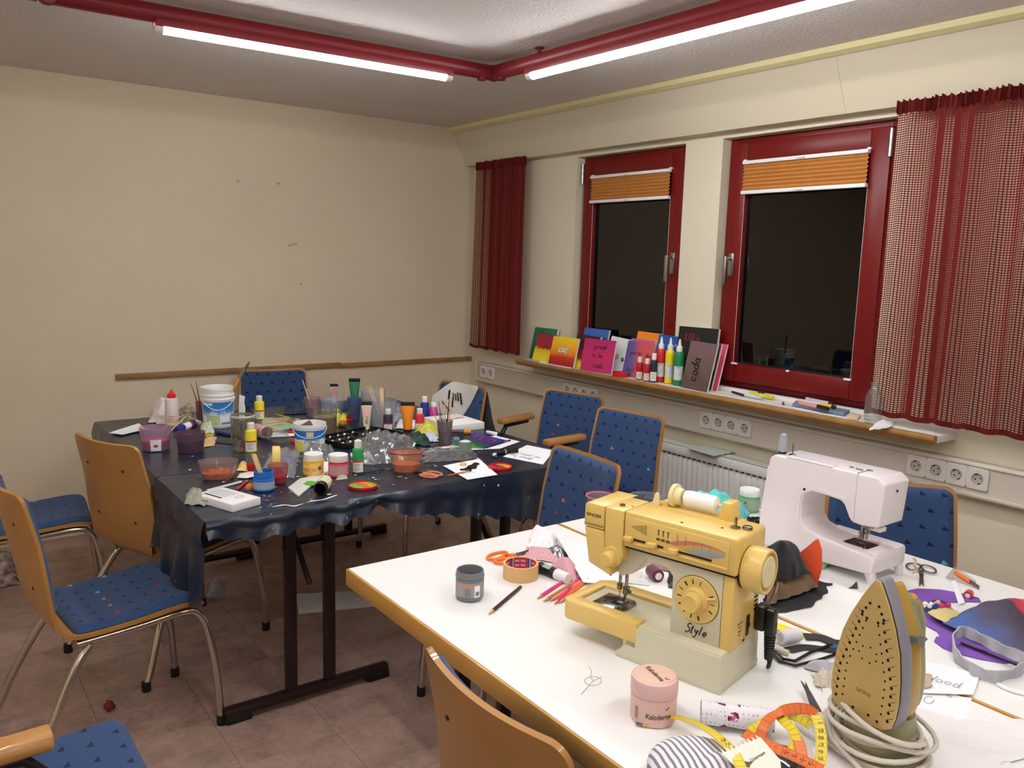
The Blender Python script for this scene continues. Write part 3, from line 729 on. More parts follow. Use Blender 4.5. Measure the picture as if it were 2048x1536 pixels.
def sheet(label, y0, y1, lefth, fronth=None, righth=.15, seed=1):
    """covers x .68 to 2.18 from y0 to y1 and hangs over; lefth(y), fronth(x) give how far"""
    rr = random.Random(seed); p = [rr.uniform(0, 6) for _ in range(8)]; g = G()
    a, c = .672, 2.188
    def top(u, v):
        x = a + (c - a) * u; y = y0 + (y1 - y0) * v
        return (x, y, TS + .0012 * (sin(x * 31 + p[0] + 3 * sin(y * 9)) * sin(y * 43 + p[1])))
    g.grid(70, 30, top, th=.001)
    def left(u, v):
        y = y0 + (y1 - y0) * u; d = lefth(y) * v; e = .012 * sin(y * 38 + p[2]) * v + .02 * v + .008 * sin(y * 17 + 5 * v + p[3]) * v
        return (a - .002 - e - .012 * sin(pi * min(1, 3 * v)), y, TS - d)
    g.grid(30, 12, left, th=.001)
    def right(u, v):
        y = y0 + (y1 - y0) * u; d = righth * v * (1 + .2 * sin(y * 14 + p[4]))
        return (c + .004 + .02 * v + .014 * sin(y * 33 + p[5]) * v, y, TS - d)
    g.grid(30, 8, right, th=.001)
    if fronth:
        def fr(u, v):
            x = a + (c - a) * u; d = fronth(x) * v; e = .016 * v + .012 * v * sin(x * 26 + p[6]) + .008 * v * sin(x * 61 + p[7] + 2 * v)
            return (x, y0 - .003 - e - .006 * sin(pi * min(1, 2 * v)), TS - d)
        g.grid(90, 12, fr, th=.001)
    return g.obj('plastic_sheet', m_pla, None, None, label, 'plastic sheet', 'black plastic table covers')
def fh(x):
    K2 = [(.67, .05), (.8, .075), (1.0, .07), (1.15, .068), (1.25, .04), (1.33, .085), (1.5, .11), (1.7, .155), (1.9, .19), (2.2, .2)]
    for (a, b), (c, d) in zip(K2, K2[1:]):
        if x <= c: return b + (d - b) * (x - a) / (c - a) + .008 * sin(x * 70)
    return .2
sheet('front black plastic sheet sagging over the table edge, splashed with paint', 2.416, 2.994, lambda y: .30 - .07 * (y - 2.42) + .02 * sin(y * 25), fh, .2, 2)
sheet('rear black plastic sheet draped over the far half of the tables', 3.004, 4.145, lambda y: .26 + .03 * sin(y * 11), None, .13, 3)
from mathutils import noise
# ---------------------------------------------------------------- yellow sewing machine
m_yel = mat('yellow machine plastic', (224, 190, 108), .32, spec=.5, noise=(6, .03))
m_cream = mat('cream machine plastic', (206, 200, 172), .34, noise=(6, .02))
m_cream2 = mat('ivory knob plastic', (226, 212, 160), .35)
m_dark = mat('dark slot', (22, 19, 16), .7)
m_ink = mat('black print', (30, 26, 24), .6)
m_plate = mat('polished steel plate', (150, 148, 146), .18, metal=1)
m_blackp = mat('black plastic', (20, 20, 21), .35)
m_grey = mat('grey plastic', (140, 138, 140), .4)
UX = Vector((.2351, -.9720, 0)); UY = Vector((.9720, .2351, 0))
SM = frame_of((1.176, .910, T), UX, UY)
sm = thing('sewing_machine', 'yellow and cream sewing machine at the front of the white tables', 'sewing machine', SM)
def pv(g, poly, v0, v1, mi=0, bev=.003, seg=2):
    """outline in (u, z), extruded along v"""
    M = Matrix(((1, 0, 0, 0), (0, 0, -1, 0), (0, 1, 0, 0), (0, 0, 0, 1)))
    return g.prism(poly, -v1, -v0, mi, bev, M, seg)
pv(G(), [(-.230, 0), (0, 0), (.001, .014), (-.001, .0155), (-.002, .073), (-.192, .073), (-.196, .062), (-.222, .0155), (-.229, .014)], 0, .166, bev=.002).obj('base', m_cream, sm)
G().box(-.345, -.003, .004, .164, .069, .0765, bev=.003).obj('bed', m_cream, sm)
g = G(); g.prism([(-.371, .012), (-.36, .0), (-.184, -.001), (-.184, .035), (-.34, .035), (-.346, .042), (-.346, .128), (-.10, .128), (-.10, .167), (-.345, .167), (-.371, .145)], .040, .0825, 0, .004)
pv(g, [(-.215, .030), (-.184, .030), (-.184, .045), (-.215, .045)], .0, .03, bev=.002); g.obj('extension_tray', m_yel, sm)
G().box(-.346, -.19, .03, .13, .036, .072, bev=.004).obj('free_arm', m_cream, sm)
g = G().prism([(-.318, .030), (-.248, .030), (-.240, .05), (-.240, .09), (-.252, .104), (-.318, .104)], .0765, .0795, 0, .001); np_ = g.obj('needle_plate', m_plate, sm)
for (a, b2) in ((-.30, .06), (-.262, .043), (-.252, .07)): G().lathe([(.0025, .0796), (.0025, .0799)], 8, M=Tr(a, b2, 0)).obj('hole', m_dark, np_)
g = G()
for q in range(3): g.box(-.284, -.268, .060 + q * .006, .063 + q * .006, .0796, .081)
g.obj('feed_dog', m_dark, sm)['kind'] = 'stuff'
pv(G(), [(-.128, .074), (-.022, .074), (-.022, .23), (-.19, .23), (-.185, .207), (-.14, .203), (-.128, .19)], .03, .142, bev=.003).obj('column', m_cream, sm)
pv(G(), [(-.0215, .074), (.001, .074), (.001, .229), (-.0215, .229)], .029, .150, bev=.003).obj('column_end', m_yel, sm)
pv(G(), [(-.275, .232), (-.185, .232), (-.19, .21), (-.212, .182), (-.228, .163), (-.258, .150), (-.268, .17)], .045, .128, bev=.003).obj('needle_housing', m_cream, sm)
arm = pv(G(), [(-.238, .2265), (.004, .2265), (.006, .232), (.006, .292), (.002, .298), (-.238, .299)], .022, .146, bev=.005).obj('arm_cover', m_yel, sm)
pv(G(), [(-.233, .2355), (-.010, .2355), (-.010, .289), (-.233, .290)], .0195, .026, bev=.0012).obj('front_panel', m_yel, sm)
pv(G(), [(-.236, .2225), (.003, .2225), (.003, .2265), (-.236, .2265)], .026, .14, bev=0).obj('arm_joint', m_dark, sm)
face = pv(G(), [(-.337, .247), (-.2865, .247), (-.2865, .2985), (-.331, .2985), (-.336, .294)], .022, .144, bev=.003).obj('face_cover', m_yel, sm)
pv(G(), [(-.336, .2455), (-.2865, .2455), (-.284, .215), (-.262, .158), (-.272, .155), (-.322, .170)], .023, .142, bev=.003).obj('lower_face_cover', m_yel, sm)
pv(G(), [(-.284, .299), (-.2395, .299), (-.2395, .222), (-.236, .206), (-.243, .19), (-.262, .182), (-.277, .19), (-.283, .225)], .0195, .12, bev=.003).obj('tension_panel', m_yel, sm)
pv(G(), [(-.285, .297), (-.2385, .297), (-.2385, .235), (-.285, .235)], .025, .14, bev=0).obj('panel_groove', m_dark, sm)
pv(G(), [(-.2865, .298), (-.2835, .298), (-.2835, .29), (-.2865, .29)], .03, .144, bev=0).obj('top_seam', m_yel, sm)
fm = lambda u, v, z: frame_of((u, v, z), (1, 0, 0), (0, 0, 1))
m_print = mat('brown print', (96, 72, 40), .6)
text('SINGER', .0098, m_ink, face, fm(-.312, .0216, .274), ext=.0002, sx=1.15)
pv(G(), [(-.334, .2535), (-.289, .2535), (-.289, .2545), (-.334, .2545)], .0208, .023, bev=0).obj('trim_line', m_print, sm)
def axis_v(u, z, v): return Tr(u, v, z) @ Rx(pi / 2)         # lathe axis along -v
td = G().lathe([(.022, 0), (.022, .004), (.0205, .006), (.0, .006)], 24, M=axis_v(-.262, .198, .021)).obj('tension_dial', m_yel, sm)
G().lathe([(.0165, 0), (.0155, .018), (.013, .021), (0, .021)], 22, M=axis_v(-.263, .196, .016)).obj('knob', m_yel, td)
# stitch dial
sd = G().lathe([(.0465, 0), (.0465, .0025), (.045, .0038), (.026, .0038), (.025, .009), (.022, .013), (.0, .013)], 40, M=axis_v(-.074, .158, .0305)).obj('stitch_dial', m_yel, sm)
G().lathe([(.0475, 0), (.0475, .001), (.0468, .001)], 40, M=axis_v(-.074, .158, .0303)).obj('dial_ring', m_ink, sd)
G().lathe([(.019, 0), (.0185, .016), (.0165, .0185), (.013, .0185), (.0125, .0178), (0, .0178)], 26, M=axis_v(-.074, .158, .018)).obj('length_knob', m_yel, sd)
g = G()
for k in range(14):
    a = 2 * pi * k / 14
    if k in (2, 12): continue
    g.box(.031, .040, -.0008 - .0004 * (k % 3), .0008 + .0004 * (k % 3), 0, .0003, M=axis_v(-.074, .158, .0266) @ Rz(a))
g.obj('dial_mark', m_ink, sd)['kind'] = 'stuff'
G().box(.022, .044, -.0016, .0016, 0, .004, bev=.001, M=axis_v(-.074, .158, .0266) @ Rz(.35)).obj('pointer', m_cream2, sd)
hand('Style', .0098, .0021, m_ink, sm, fm(-.072, .0297, .094), gap=.92, slant=.35)
# slide levers, print on the panel
for (u0, u1, uk) in ((-.229, -.187, -.222), (-.176, -.146, -.168), (-.128, -.043, -.121)):
    G().box(u0, u1, .0185, .0198, .2445, .2485, bev=.0).obj('slot', m_dark, sm)
    G().box(uk - .0095, uk + .0095, .006, .0195, .2425, .2525, bev=.002).obj('slide_lever', m_yel, sm)
pv(G(), [(-.232, .2365), (-.012, .2365), (-.012, .2405), (-.232, .2405)], .0165, .021, bev=.0015).obj('lower_ledge', m_yel, sm)
g = G()
for k in range(11): h = .0015 + .0009 * k; g.box(-.218 + .0032 * k, -.2172 + .0032 * k, .0190, .0194, .272 - h, .272 + h)
for k in range(3):
    u = -.158 + .0105 * k; g.box(u - .001, u + .001, .019, .0194, .268, .279); g.box(u - .0022, u + .0022, .019, .0194, .277, .2795)
    g.box(u - .004, u + .004, .019, .0193, .258, .263)
for q, n in ((-.118, 7), (-.1, 7), (-.083, 4), (-.066, 5), (-.05, 5)):
    for k in range(n): g.box(q + .0015 * (k % 2), q + .0015 * (k % 2) + .002, .0188, .0192, .262 + k * .0028, .2628 + k * .0028)
g.obj('stitch_print', m_print, sm)['kind'] = 'stuff'
dc = [(196, 120, 112), (214, 160, 84), (142, 168, 152), (160, 146, 156)]
x0, x1 = -.138, -.016
def edge(k, t):                                  # border k of the rainbow, t along it
    z1 = .2505 + (.0185 - k * .0055) * sin(pi * min(1, .12 + t * .8)) ** .8 + t * .012
    return (x0 + .02 * k * .9 + (x1 - x0 - .02 * k * .9) * t, z1 if k < 4 else .2502 + t * t * t * .012)
for k in range(4):
    g = G(); n = 18
    for i in range(n):
        a, b2, c, d = edge(k, i / n), edge(k, (i + 1) / n), edge(k + 1, (i + 1) / n), edge(k + 1, i / n)
        g.add([(p[0], .0191 - .0001 * k, p[1]) for p in (a, b2, c, d)], [(0, 3, 2, 1)])
    g.obj('rainbow_decal', mat(f'decal {k}', dc[k], .5), sm)
# hand wheel
hw = G().lathe([(.036, 0), (.0415, .004), (.043, .012), (.043, .040), (.0415, .043), (.037, .0435), (.036, .036), (.0, .036)], 36, M=Tr(.004, .072, .234) @ Ry(pi / 2)).obj('hand_wheel', m_yel, sm)
G().lathe([(.030, .0), (.030, .006), (.028, .008), (0, .008)], 30, M=Tr(.040, .072, .234) @ Ry(pi / 2)).obj('clutch_disc', m_cream2, hw)
G().lathe([(.005, 0), (.004, .0006), (0, .0006)], 12, M=Tr(.048, .072, .243) @ Ry(pi / 2)).obj('disc_mark', m_cream, hw)
G().lathe([(.041, 0), (.041, .003)], 30, M=Tr(.0035, .072, .234) @ Ry(pi / 2)).obj('wheel_gap', m_dark, sm)
g = G()
for k in range(7): g.box(.0005, .0016, .126, .141, .128 + k * .0085, .132 + k * .0085)
g.obj('vent_slot', m_dark, sm)['kind'] = 'stuff'
sw = G().box(.0005, .003, .094, .107, .086, .128, bev=.001).obj('switch', m_blackp, sm)
G().box(.002, .006, .097, .104, .104, .112, bev=.001).obj('switch_lever', m_blackp, sw)
G().lathe([(.005, 0), (.004, .002), (0, .002)], 12, M=Tr(.001, .083, .083) @ Ry(pi / 2)).obj('screw', m_plate, sm)
mr = frame_of((.0013, .066, .107), (0, 1, 0), (0, 0, 1))
for k, s_ in enumerate(('220V 50Hz', '75 W', 'MADE', 'TYPE')): text(s_, .0052, m_print, sm, mr @ Tr(0, .014 - k * .008, 0), ext=.0001)
# top fittings
G().lathe([(.006, 0), (.006, .004), (.0045, .004)], 14, M=Tr(-.262, .05, .2985)).obj('thread_guide', m_plate, sm)
pv(G(), [(-.223, .297), (-.207, .297), (-.208, .322), (-.213, .328), (-.217, .324)], .10, .106, bev=.001).obj('take_up_lever', m_cream2, sm)
G().box(-.205, -.035, .104, .150, .296, .2995, bev=.002).obj('spool_tray', m_yel, sm)
pv(G(), [(-.215, .297), (-.19, .297), (-.19, .312), (-.20, .312)], .108, .15, bev=.002).obj('tray_end', m_yel, sm)
pv(G(), [(-.078, .297), (-.046, .297), (-.052, .336), (-.072, .336)], .108, .146, bev=.003).obj('spool_bracket', m_yel, sm)
G().tube([(-.18, .127, .322), (-.07, .127, .322)], .0032, 8).obj('spool_pin', m_cream2, sm)
G().lathe([(.024, 0), (.025, .004), (.024, .008), (.019, .009), (.0185, .013), (.016, .022), (.0, .022)], 26, M=Tr(-.188, .127, .322) @ Ry(pi / 2)).obj('spool_cap', m_cream2, sm)
bw = G().lathe([(.010, 0), (.010, .002), (.003, .0025), (.0028, .020), (0, .020)], 14, M=Tr(-.030, .085, .2985)).obj('bobbin_winder', m_plate, sm)
G().prism([(-.006, -.004), (.008, -.007), (.014, 0), (.008, .007), (-.006, .004)], 0, .007, 0, .001, Tr(-.012, .092, .2985)).obj('winder_stop', m_plate, bw)
for u, v in ((-.048, .066), (-.12, .04), (-.245, .062)): G().lathe([(.0028, 0), (.0028, .0006), (0, .0006)], 8, M=Tr(u, v, .2986)).obj('pin_hole', m_dark, sm)
# needle and presser foot
g = G().tube([(-.2745, .076, .165), (-.2745, .076, .107)], .0035, 8).tube([(-.2745, .076, .107), (-.2745, .076, .082)], .0009, 6); g.box(-.280, -.270, .071, .081, .108, .122, bev=.002); g.obj('needle_bar', m_plate, sm)
g = G().tube([(-.262, .082, .165), (-.262, .082, .098)], .0035, 8); g.box(-.268, -.256, .076, .088, .098, .116, bev=.002); g.box(-.276, -.258, .066, .090, .0795, .083, bev=.0012); g.tube([(-.262, .080, .1), (-.265, .078, .082)], .003, 6); g.tube([(-.262, .082, .104), (-.250, .080, .107)], .0035, 8); g.obj('presser_foot', m_plate, sm)
G().tube([(-.288, .05, .162), (-.284, .05, .152), (-.291, .05, .148), (-.281, .05, .143)], .0012, 6).obj('thread_hook', m_plate, sm)
# power cord with plug, hanging off the right end
pc = thing('power_cord', 'black power cord plugged into the yellow sewing machine', 'cable', SM)
G().box(.0015, .022, .128, .160, .088, .138, bev=.004).obj('socket_block', m_blackp, pc)
G().box(.020, .040, .134, .158, .078, .134, bev=.005).obj('plug', m_blackp, pc)
g = G()
for k in range(8): g.lathe([(.0115 - k * .0004, 0), (.0118 - k * .0004, .003), (.010 - k * .0004, .0045)], 10, M=Tr(.030, .146, .074 - k * .0058))
g.tube([(.030, .146, .08), (.030, .146, .03)], .0085, 8); g.obj('strain_relief', m_blackp, pc)
iv = SM.inverted()
def loc(px, py, z=T): return iv @ at(px, py, z)
for k in range(2):
    z = T + .0045
    pts = [Vector((.030 + .004 * k, .146, .032)), Vector((.032, .148 - .006 * k, .014))] + [loc(x, y + k * 1, z) for x, y in ([(1548, 1298), (1566, 1318), (1590, 1322), (1620, 1305), (1660, 1290), (1700, 1285), (1740, 1284)] if k == 0 else [(1544, 1304), (1560, 1322), (1590, 1330), (1640, 1318), (1690, 1302), (1740, 1300)])]
    G().tube(pts, .0032, 8).obj('cord', m_blackp, pc)
def spool(name, label, M, r, h, col, core=(225, 222, 215), group='sewing thread spools', taper=.9):
    t = thing(name, label, 'thread', M, group)
    G().lathe([(r * .42, -.001), (r * .42, h * .06), (r * .55, h * .06), (r * .55, h * .0), (r * .16, h * .0)], 14).lathe([(r * .16, h), (r * .36, h), (r * .36, h * .96), (r * .3, h * .9)], 14).obj('core', mat('spool core %d' % core[0], core, .4), t)
    pr = [(r * .5, h * .03)]
    for k in range(25):
        q = k / 24; pr.append((r * (1 - (1 - taper) * q) * (1 + .018 * (k % 2)) * (1 if .05 < q < .95 else .93), h * (.04 + .92 * q)))
    pr.append((r * .4, h * .97)); G().lathe(pr, 18).obj('thread', mat('thread %d %d %d' % col, col, .6, sheen=.3), t)
    return t
spool('thread_spool', 'white thread spool lying on top of the yellow sewing machine', SM @ Tr(-.162, .127, .322) @ Ry(pi / 2), .0165, .074, (238, 236, 236), taper=.98)
# ---------------------------------------------------------------- white sewing machine
m_wm = mat('white machine plastic', (232, 224, 226), .25, spec=.5, coat=.2)
WM = Tr(1.925, 1.052, T)
wm = thing('sewing_machine', 'white sewing machine seen from the rear, beside the window wall', 'sewing machine', WM)
def px_(g, poly, x0, x1, mi=0, bev=.006, seg=3):
    M = Matrix(((0, 0, 1, 0), (1, 0, 0, 0), (0, 1, 0, 0), (0, 0, 0, 1)))
    return g.prism(poly, x0, x1, mi, bev, M, seg)
body = px_(G(), [(.346, .012), (.343, .126), (.334, .199), (.323, .268), (.308, .279), (.15, .281), (.005, .283), (-.016, .268), (-.013, .216), (-.008, .155), (.032, .149), (.064, .152), (.072, .160), (.089, .192), (.10, .200), (.143, .203), (.185, .203), (.205, .192), (.214, .17), (.212, .12), (.195, .1), (.15, .088), (.0, .076), (-.006, .066), (.0, .034), (.012, .028), (.16, .018)], 0, .118, bev=.011, seg=4).obj('body', m_wm, wm)
G().box(.02, .165, -.004, .20, .026, .083, bev=.012).obj('bed', m_wm, wm)
for x in (.006, .138): px_(G(), [(.0, .036), (.030, .034), (.022, .026), (.013, .014), (.010, 0), (-.003, 0), (-.004, .02)], x, x + .018, bev=.002).obj('foot', m_wm, wm)
px_(G(), [(.335, .02), (.335, 0), (.30, 0), (.29, .022)], .01, .11, bev=.002).obj('rear_foot', m_wm, wm)
px_(G(), [(.222, .075), (.228, .13), (.226, .19), (.21, .212), (.185, .218), (.10, .215), (.085, .207), (.09, .204), (.18, .207), (.204, .198), (.216, .18), (.217, .1), (.212, .075)], -.003, .004, bev=.001).obj('handle_surround', m_wm, wm)
G().lathe([(.004, 0), (.004, .001), (0, .001)], 10, M=Tr(-.0028, .205, .205) @ Ry(-pi / 2)).obj('screw_hole', m_dark, wm)
G().lathe([(.03, 0), (.032, .004), (.032, .016), (.028, .02), (0, .02)], 26, M=Tr(.06, .333, .215) @ Rx(-pi / 2)).obj('hand_wheel', m_wm, wm)
px_(G(), [(.27, .2795), (.13, .2805), (.13, .284), (.268, .284)], -.001, .03, bev=.002).obj('top_lid', m_wm, wm)
px_(G(), [(.058, .150), (.0585, .150), (.0585, .284), (.058, .284)], -.0006, .05, bev=0).obj('cover_seam', m_grey, wm)
G().lathe([(.010, 0), (.009, .003), (.002, .003), (.0018, .034), (0, .034)], 12, M=Tr(.03, .272, .2805)).obj('bobbin_pin', m_plate, wm)
G().lathe([(.011, 0), (.011, .004), (.003, .004)], 14, M=Tr(.03, .305, .2795)).obj('spool_felt', m_blackp, wm)
for x, y, l in ((.04, .10, .012), (.035, .075, .02), (.05, .055, .016)): G().box(x - .0015, x + .0015, y - l / 2, y + l / 2, .2825, .2855).obj('thread_guide', m_plate, wm)
G().lathe([(.0035, 0), (.0035, .0015), (0, .0015)], 8, M=Tr(.06, -.0165, .245) @ Rx(pi / 2)).obj('end_screw', m_dark, wm)
G().box(.03, .085, .03, .10, .0832, .0848, bev=.0005).obj('needle_plate', mat('dark needle plate', (70, 52, 52), .3, metal=.6), wm)
g = G().tube([(.06, .052, .152), (.06, .052, .100)], .0032, 8); g.box(.055, .066, .046, .058, .112, .126, bev=.002); g.obj('needle_bar', m_plate, wm)
g = G().tube([(.056, .064, .152), (.056, .064, .10)], .0032, 8); g.box(.05, .062, .058, .070, .098, .116, bev=.002); g.box(.046, .068, .05, .072, .085, .089, bev=.001); g.tube([(.05, .06, .10), (.03, .035, .090), (.01, .03, .0885)], .0016, 6); g.obj('presser_foot', m_plate, wm)
G().box(.02, .05, -.004, .026, .138, .150, bev=.002).obj('lamp_lens', mat('frosted lens', (226, 214, 200), .3), wm)
G().tube([(.03, .02, .1485), (.014, .012, .1475), (-.003, .03, .1475)], .0016, 6).obj('presser_lever', m_plate, wm)
spool('thread_spool', 'grey cone of thread standing on the white sewing machine', WM @ Tr(.03, .305, .2835), .0115, .052, (160, 162, 176), taper=.82)
# ---------------------------------------------------------------- iron
m_sole = mat('bronze soleplate', (196, 166, 104), .36, metal=.3, noise=(9, .04))
m_skirt = mat('iron grey plastic', (136, 132, 142), .4)
m_tank = mat('ochre iron plastic', (176, 138, 52), .3, coat=.3)
m_olive = mat('olive iron plastic', (150, 144, 104), .35)
m_cord = mat('ivory textile cord', (206, 198, 184), .8, bump=(300, .4))
xi = Vector((-.08, -.997, 0)).normalized(); zi = Vector((.06, .03, .998)).normalized()
yi = zi.cross(xi).normalized(); zi = xi.cross(yi).normalized()
IM = Matrix.Identity(4)
for i in range(3): IM[i][0] = xi[i]; IM[i][1] = yi[i]; IM[i][2] = zi[i]
IM = Tr(1.198, .652, T + .008) @ IM
ir = thing('iron', 'ochre steam iron standing on its heel, soleplate facing the camera', 'iron', IM)
def outline(k=1.0, z0=.064, z1=.300, w=.060):
    P = []
    pr = [(0, z0), (.040, z0 + .002), (.054, z0 + .012), (.0585, z0 + .03), (w, z0 + .055), (.0575, z0 + .09), (.0505, z0 + .133), (.0385, z0 + .168), (.0235, z0 + .201), (.0095, z0 + .226), (.004, z1 - .002)]
    zc = z0 + .1
    for x, z in pr: P.append((x * k, zc + (z - zc) * k))
    return P + [(-x, z) for x, z in P[:0:-1]]
def slab(name, k0, y0, y1, m, bev, par=ir, dz=0):
    M = Matrix(((1, 0, 0, 0), (0, 0, 1, 0), (0, 1, 0, dz), (0, 0, 0, 1)))
    g = G().prism(outline(k0), y0, y1, 0, bev, M, 3); return g.obj(name, m, par)
slab('sole_gasket', .985, .003, .009, m_dark, .0)
sole = slab('soleplate', 1.0, 0, .004, m_sole, .0012)
slab('skirt', 1.02, .007, .036, m_skirt, .008)
slab('tank', .93, .030, .068, m_tank, .012)
slab('upper_shell', .80, .062, .092, m_olive, .012, dz=-.004)
g = G(); g.tube([(0, .075, .255), (0, .10, .245), (0, .122, .215), (0, .130, .17), (0, .126, .11), (0, .108, .05), (0, .08, .04)], [.012, .016, .0155, .015, .015, .017, .02], 12); g.obj('handle', m_olive, ir)
G().tube([(0, .098, .256), (0, .116, .238), (0, .127, .21)], [.010, .0125, .008], 12).obj('steam_button', mat('orange button', (206, 120, 50), .4), ir)
G().lathe([(.02, 0), (.02, .012), (.016, .015), (0, .015)], 20, M=Tr(0, .09, .12) @ Rx(-pi / 2)).obj('dial', m_skirt, ir)
G().tube([(.047, .034, .215), (.044, .055, .21), (.03, .092, .20), (-.03, .092, .20), (-.044, .055, .21)], .012, 8, flat=.35).obj('grey_band', mat('dark grey plastic', (92, 92, 96), .4), ir)
g = G(); M = Matrix(((1, 0, 0, 0), (0, 1, 0, .06), (0, 0, 1, 0), (0, 0, 0, 1)))
g.lathe([(.056, -.006), (.058, .008), (.055, .05), (.05, .075), (0, .075)], 24, M=M, sy=1.0); g.obj('heel', m_olive, ir)
hg = G(); mk = G()
def hole(x, z, r=.0017):
    hg.lathe([(r, 0), (0, 0)], 8, M=Tr(x, -.0004, z) @ Rx(pi / 2)); hg.lathe([(r, 0), (r * 1.5, .0)], 8, M=Tr(x, -.0003, z) @ Rx(pi / 2))
for s in (-1, 1):
    for i in range(12):
        q = i / 11; z = .085 + .15 * q; w = .047 - .02 * max(0, q - .35) / .65 * 1.4
        hole(s * w, z); 
        if i < 11: hole(s * (w - .012), z + .006, .0012)
        x1 = s * (w + .0085); x0 = s * (w - .002)
        mk.add([(x0, -.0002, z + .001), (x0, -.0002, z + .0024), (x1, -.0002, z + .0094), (x1, -.0002, z + .008)], [(0, 1, 2, 3)])
    for (x, z) in ((.03, .076), (.014, .079), (.008, .258), (.014, .248), (.01, .232), (.019, .24)): hole(s * x, z)
for a in range(7): hole(.016 * cos(.9 * a + .5), 0.175 + .013 * sin(.9 * a + .5), .0011)
hg.obj('steam_hole', m_dark, sole)['kind'] = 'stuff'; mk.obj('steam_groove', mat('soleplate mark', (120, 106, 78), .4, metal=.4), sole)['kind'] = 'stuff'
text('PHILIPS', .0085, mat('soleplate print', (140, 122, 80), .45, metal=.4), sole, frame_of((.0, -.0006, .112), (-1, 0, 0), (0, 0, -1)), ext=.0001)
cd = thing('wound_cable', 'ivory cord wound in loops round the heel of the iron', 'cable', Tr(IM[0][3] + yi.x * .058, IM[1][3] + yi.y * .058, T) @ Rz(math.atan2(xi.y, xi.x)))
g = G(); pts = []
for k in range(7 * 28 + 1):
    a = 2 * pi * k / 28; q = k / (7 * 28); rr = .062 + .009 * sin(3.1 * q * 6.28) + .005 * sin(a * 2 + q * 9)
    pts.append((rr * cos(a) * 1.15, rr * sin(a) * 1.12, .006 + .066 * q + .013 * cos(a + 2.6) * q + .004 * sin(2 * a + 5 * q)))
g.tube(pts, .0043, 8); g.obj('wound_cord', m_cord, cd)
G().tube([(-.075, -.01, .055), (-.070, -.045, .045), (-.03, -.078, .03), (.03, -.085, .012), (.075, -.075, .0055), (.09, -.05, .005)], .0043, 8).obj('loose_end', m_cord, cd)
# ---------------------------------------------------------------- small builders
def one(name, label, cat, g, mats, M=None, group=None): return g.obj(name, mats, None, M, label, cat, group)
def cat_(pts, k=6):
    """smooth curve through the points"""
    P = [Vector(p) for p in pts]; P = [P[0] * 2 - P[1]] + P + [P[-1] * 2 - P[-2]]; o = []
    for i in range(1, len(P) - 2):
        a, b2, c, d = P[i - 1], P[i], P[i + 1], P[i + 2]
        for j in range(k):
            t = j / k; o.append(.5 * ((2 * b2) + (c - a) * t + (2 * a - 5 * b2 + 4 * c - d) * t * t + (3 * b2 - a - 3 * c + d) * t ** 3))
    o.append(P[-2]); return o
def patch(g, c4, h, n=22, freq=14, seed=0, edge=.006, mi=0, th=.0012, peak=0, uv=False, lift=.0008):
    """crumpled cloth over the quad c4 (world points): folds of height h, ragged edges, a hump of height peak"""
    a, b2, c, d = [Vector(p) for p in c4]
    def f(u, v):
        p = (a * (1 - u) + b2 * u) * (1 - v) + (d * (1 - u) + c * u) * v
        q = Vector((p.x * freq + seed * 3.1, p.y * freq, seed)); nn = noise.noise(q) + .5 * noise.noise(q * 2.3)
        e = min(u, 1 - u, v, 1 - v); s = 1 - min(1, e * 8)
        p = p + Vector((noise.noise(q * 2 + Vector((9, 0, 0))), noise.noise(q * 2 + Vector((0, 9, 4))), 0)) * edge * (.4 + s)
        p.z += lift + th + max(0, h * (abs(nn) * 1.1)) * (.35 + .65 * min(1, e * 6)) + peak * (sin(pi * u) * sin(pi * v)) ** .8
        return p
    g.grid(n, n, f, mi, th=th, uv=(lambda u, v: (u * (b2 - a).length, v * (d - a).length)) if uv else None); return g
def quad(px, z=T): return [at(x, y, z) for x, y in px]
def cloth(name, label, px, h, m, z=T, cat='cloth', **k):
    return one(name, label, cat, patch(G(), quad(px, z), h, **k), m)
def sheetpaper(name, label, px, m=None, z=T, curl=.0, lift=None, cat='paper', n=8):
    a, b2, c, d = quad(px, z); g = G()
    if lift is None: lift = .0022 if abs(z - TS) < .003 else .0008    # the plastic sheets are a little uneven
    def f(u, v):
        p = (a * (1 - u) + b2 * u) * (1 - v) + (d * (1 - u) + c * u) * v
        p.z += lift + curl * (2 * max(abs(u - .5), abs(v - .5))) ** 4
        return p
    g.grid(n, n, f, th=.0005); return one(name, label, cat, g, m or m_paper)
m_paper = mat('white paper', (238, 238, 240), .8, noise=(8, .02))
def lie(a, b2, r):
    """matrix that lays an upright thing (axis z) from a to b2 on the table"""
    a = Vector(a); b2 = Vector(b2); a.z += r; b2.z += r; z = (b2 - a).normalized(); x = Vector((0, 0, 1)).cross(z).normalized(); y = z.cross(x)
    M = Matrix.Identity(4)
    for i in range(3): M[i][0] = x[i]; M[i][1] = y[i]; M[i][2] = z[i]; M[i][3] = a[i]
    return M, (b2 - a).length
m_woodtip = mat('sharpened wood', (206, 166, 120), .6)
def pencil(label, a, b2, col, group='coloured pencils', r=.0042):
    M, l = lie(a, b2, r); t = thing('pencil', label, 'pencil', M, group)
    G().lathe([(.0011, .004), (r * .98, .022)], 6).obj('sharpened_cone', m_woodtip, t)
    G().lathe([(0, 0), (.0014, .005)], 6).obj('lead', mat('lead %d %d %d' % col, col, .5), t)
    G().lathe([(r, .0218), (r, l), (0, l)], 6).obj('barrel', mat('lacquer %d %d %d' % col, col, .3), t)
    return t
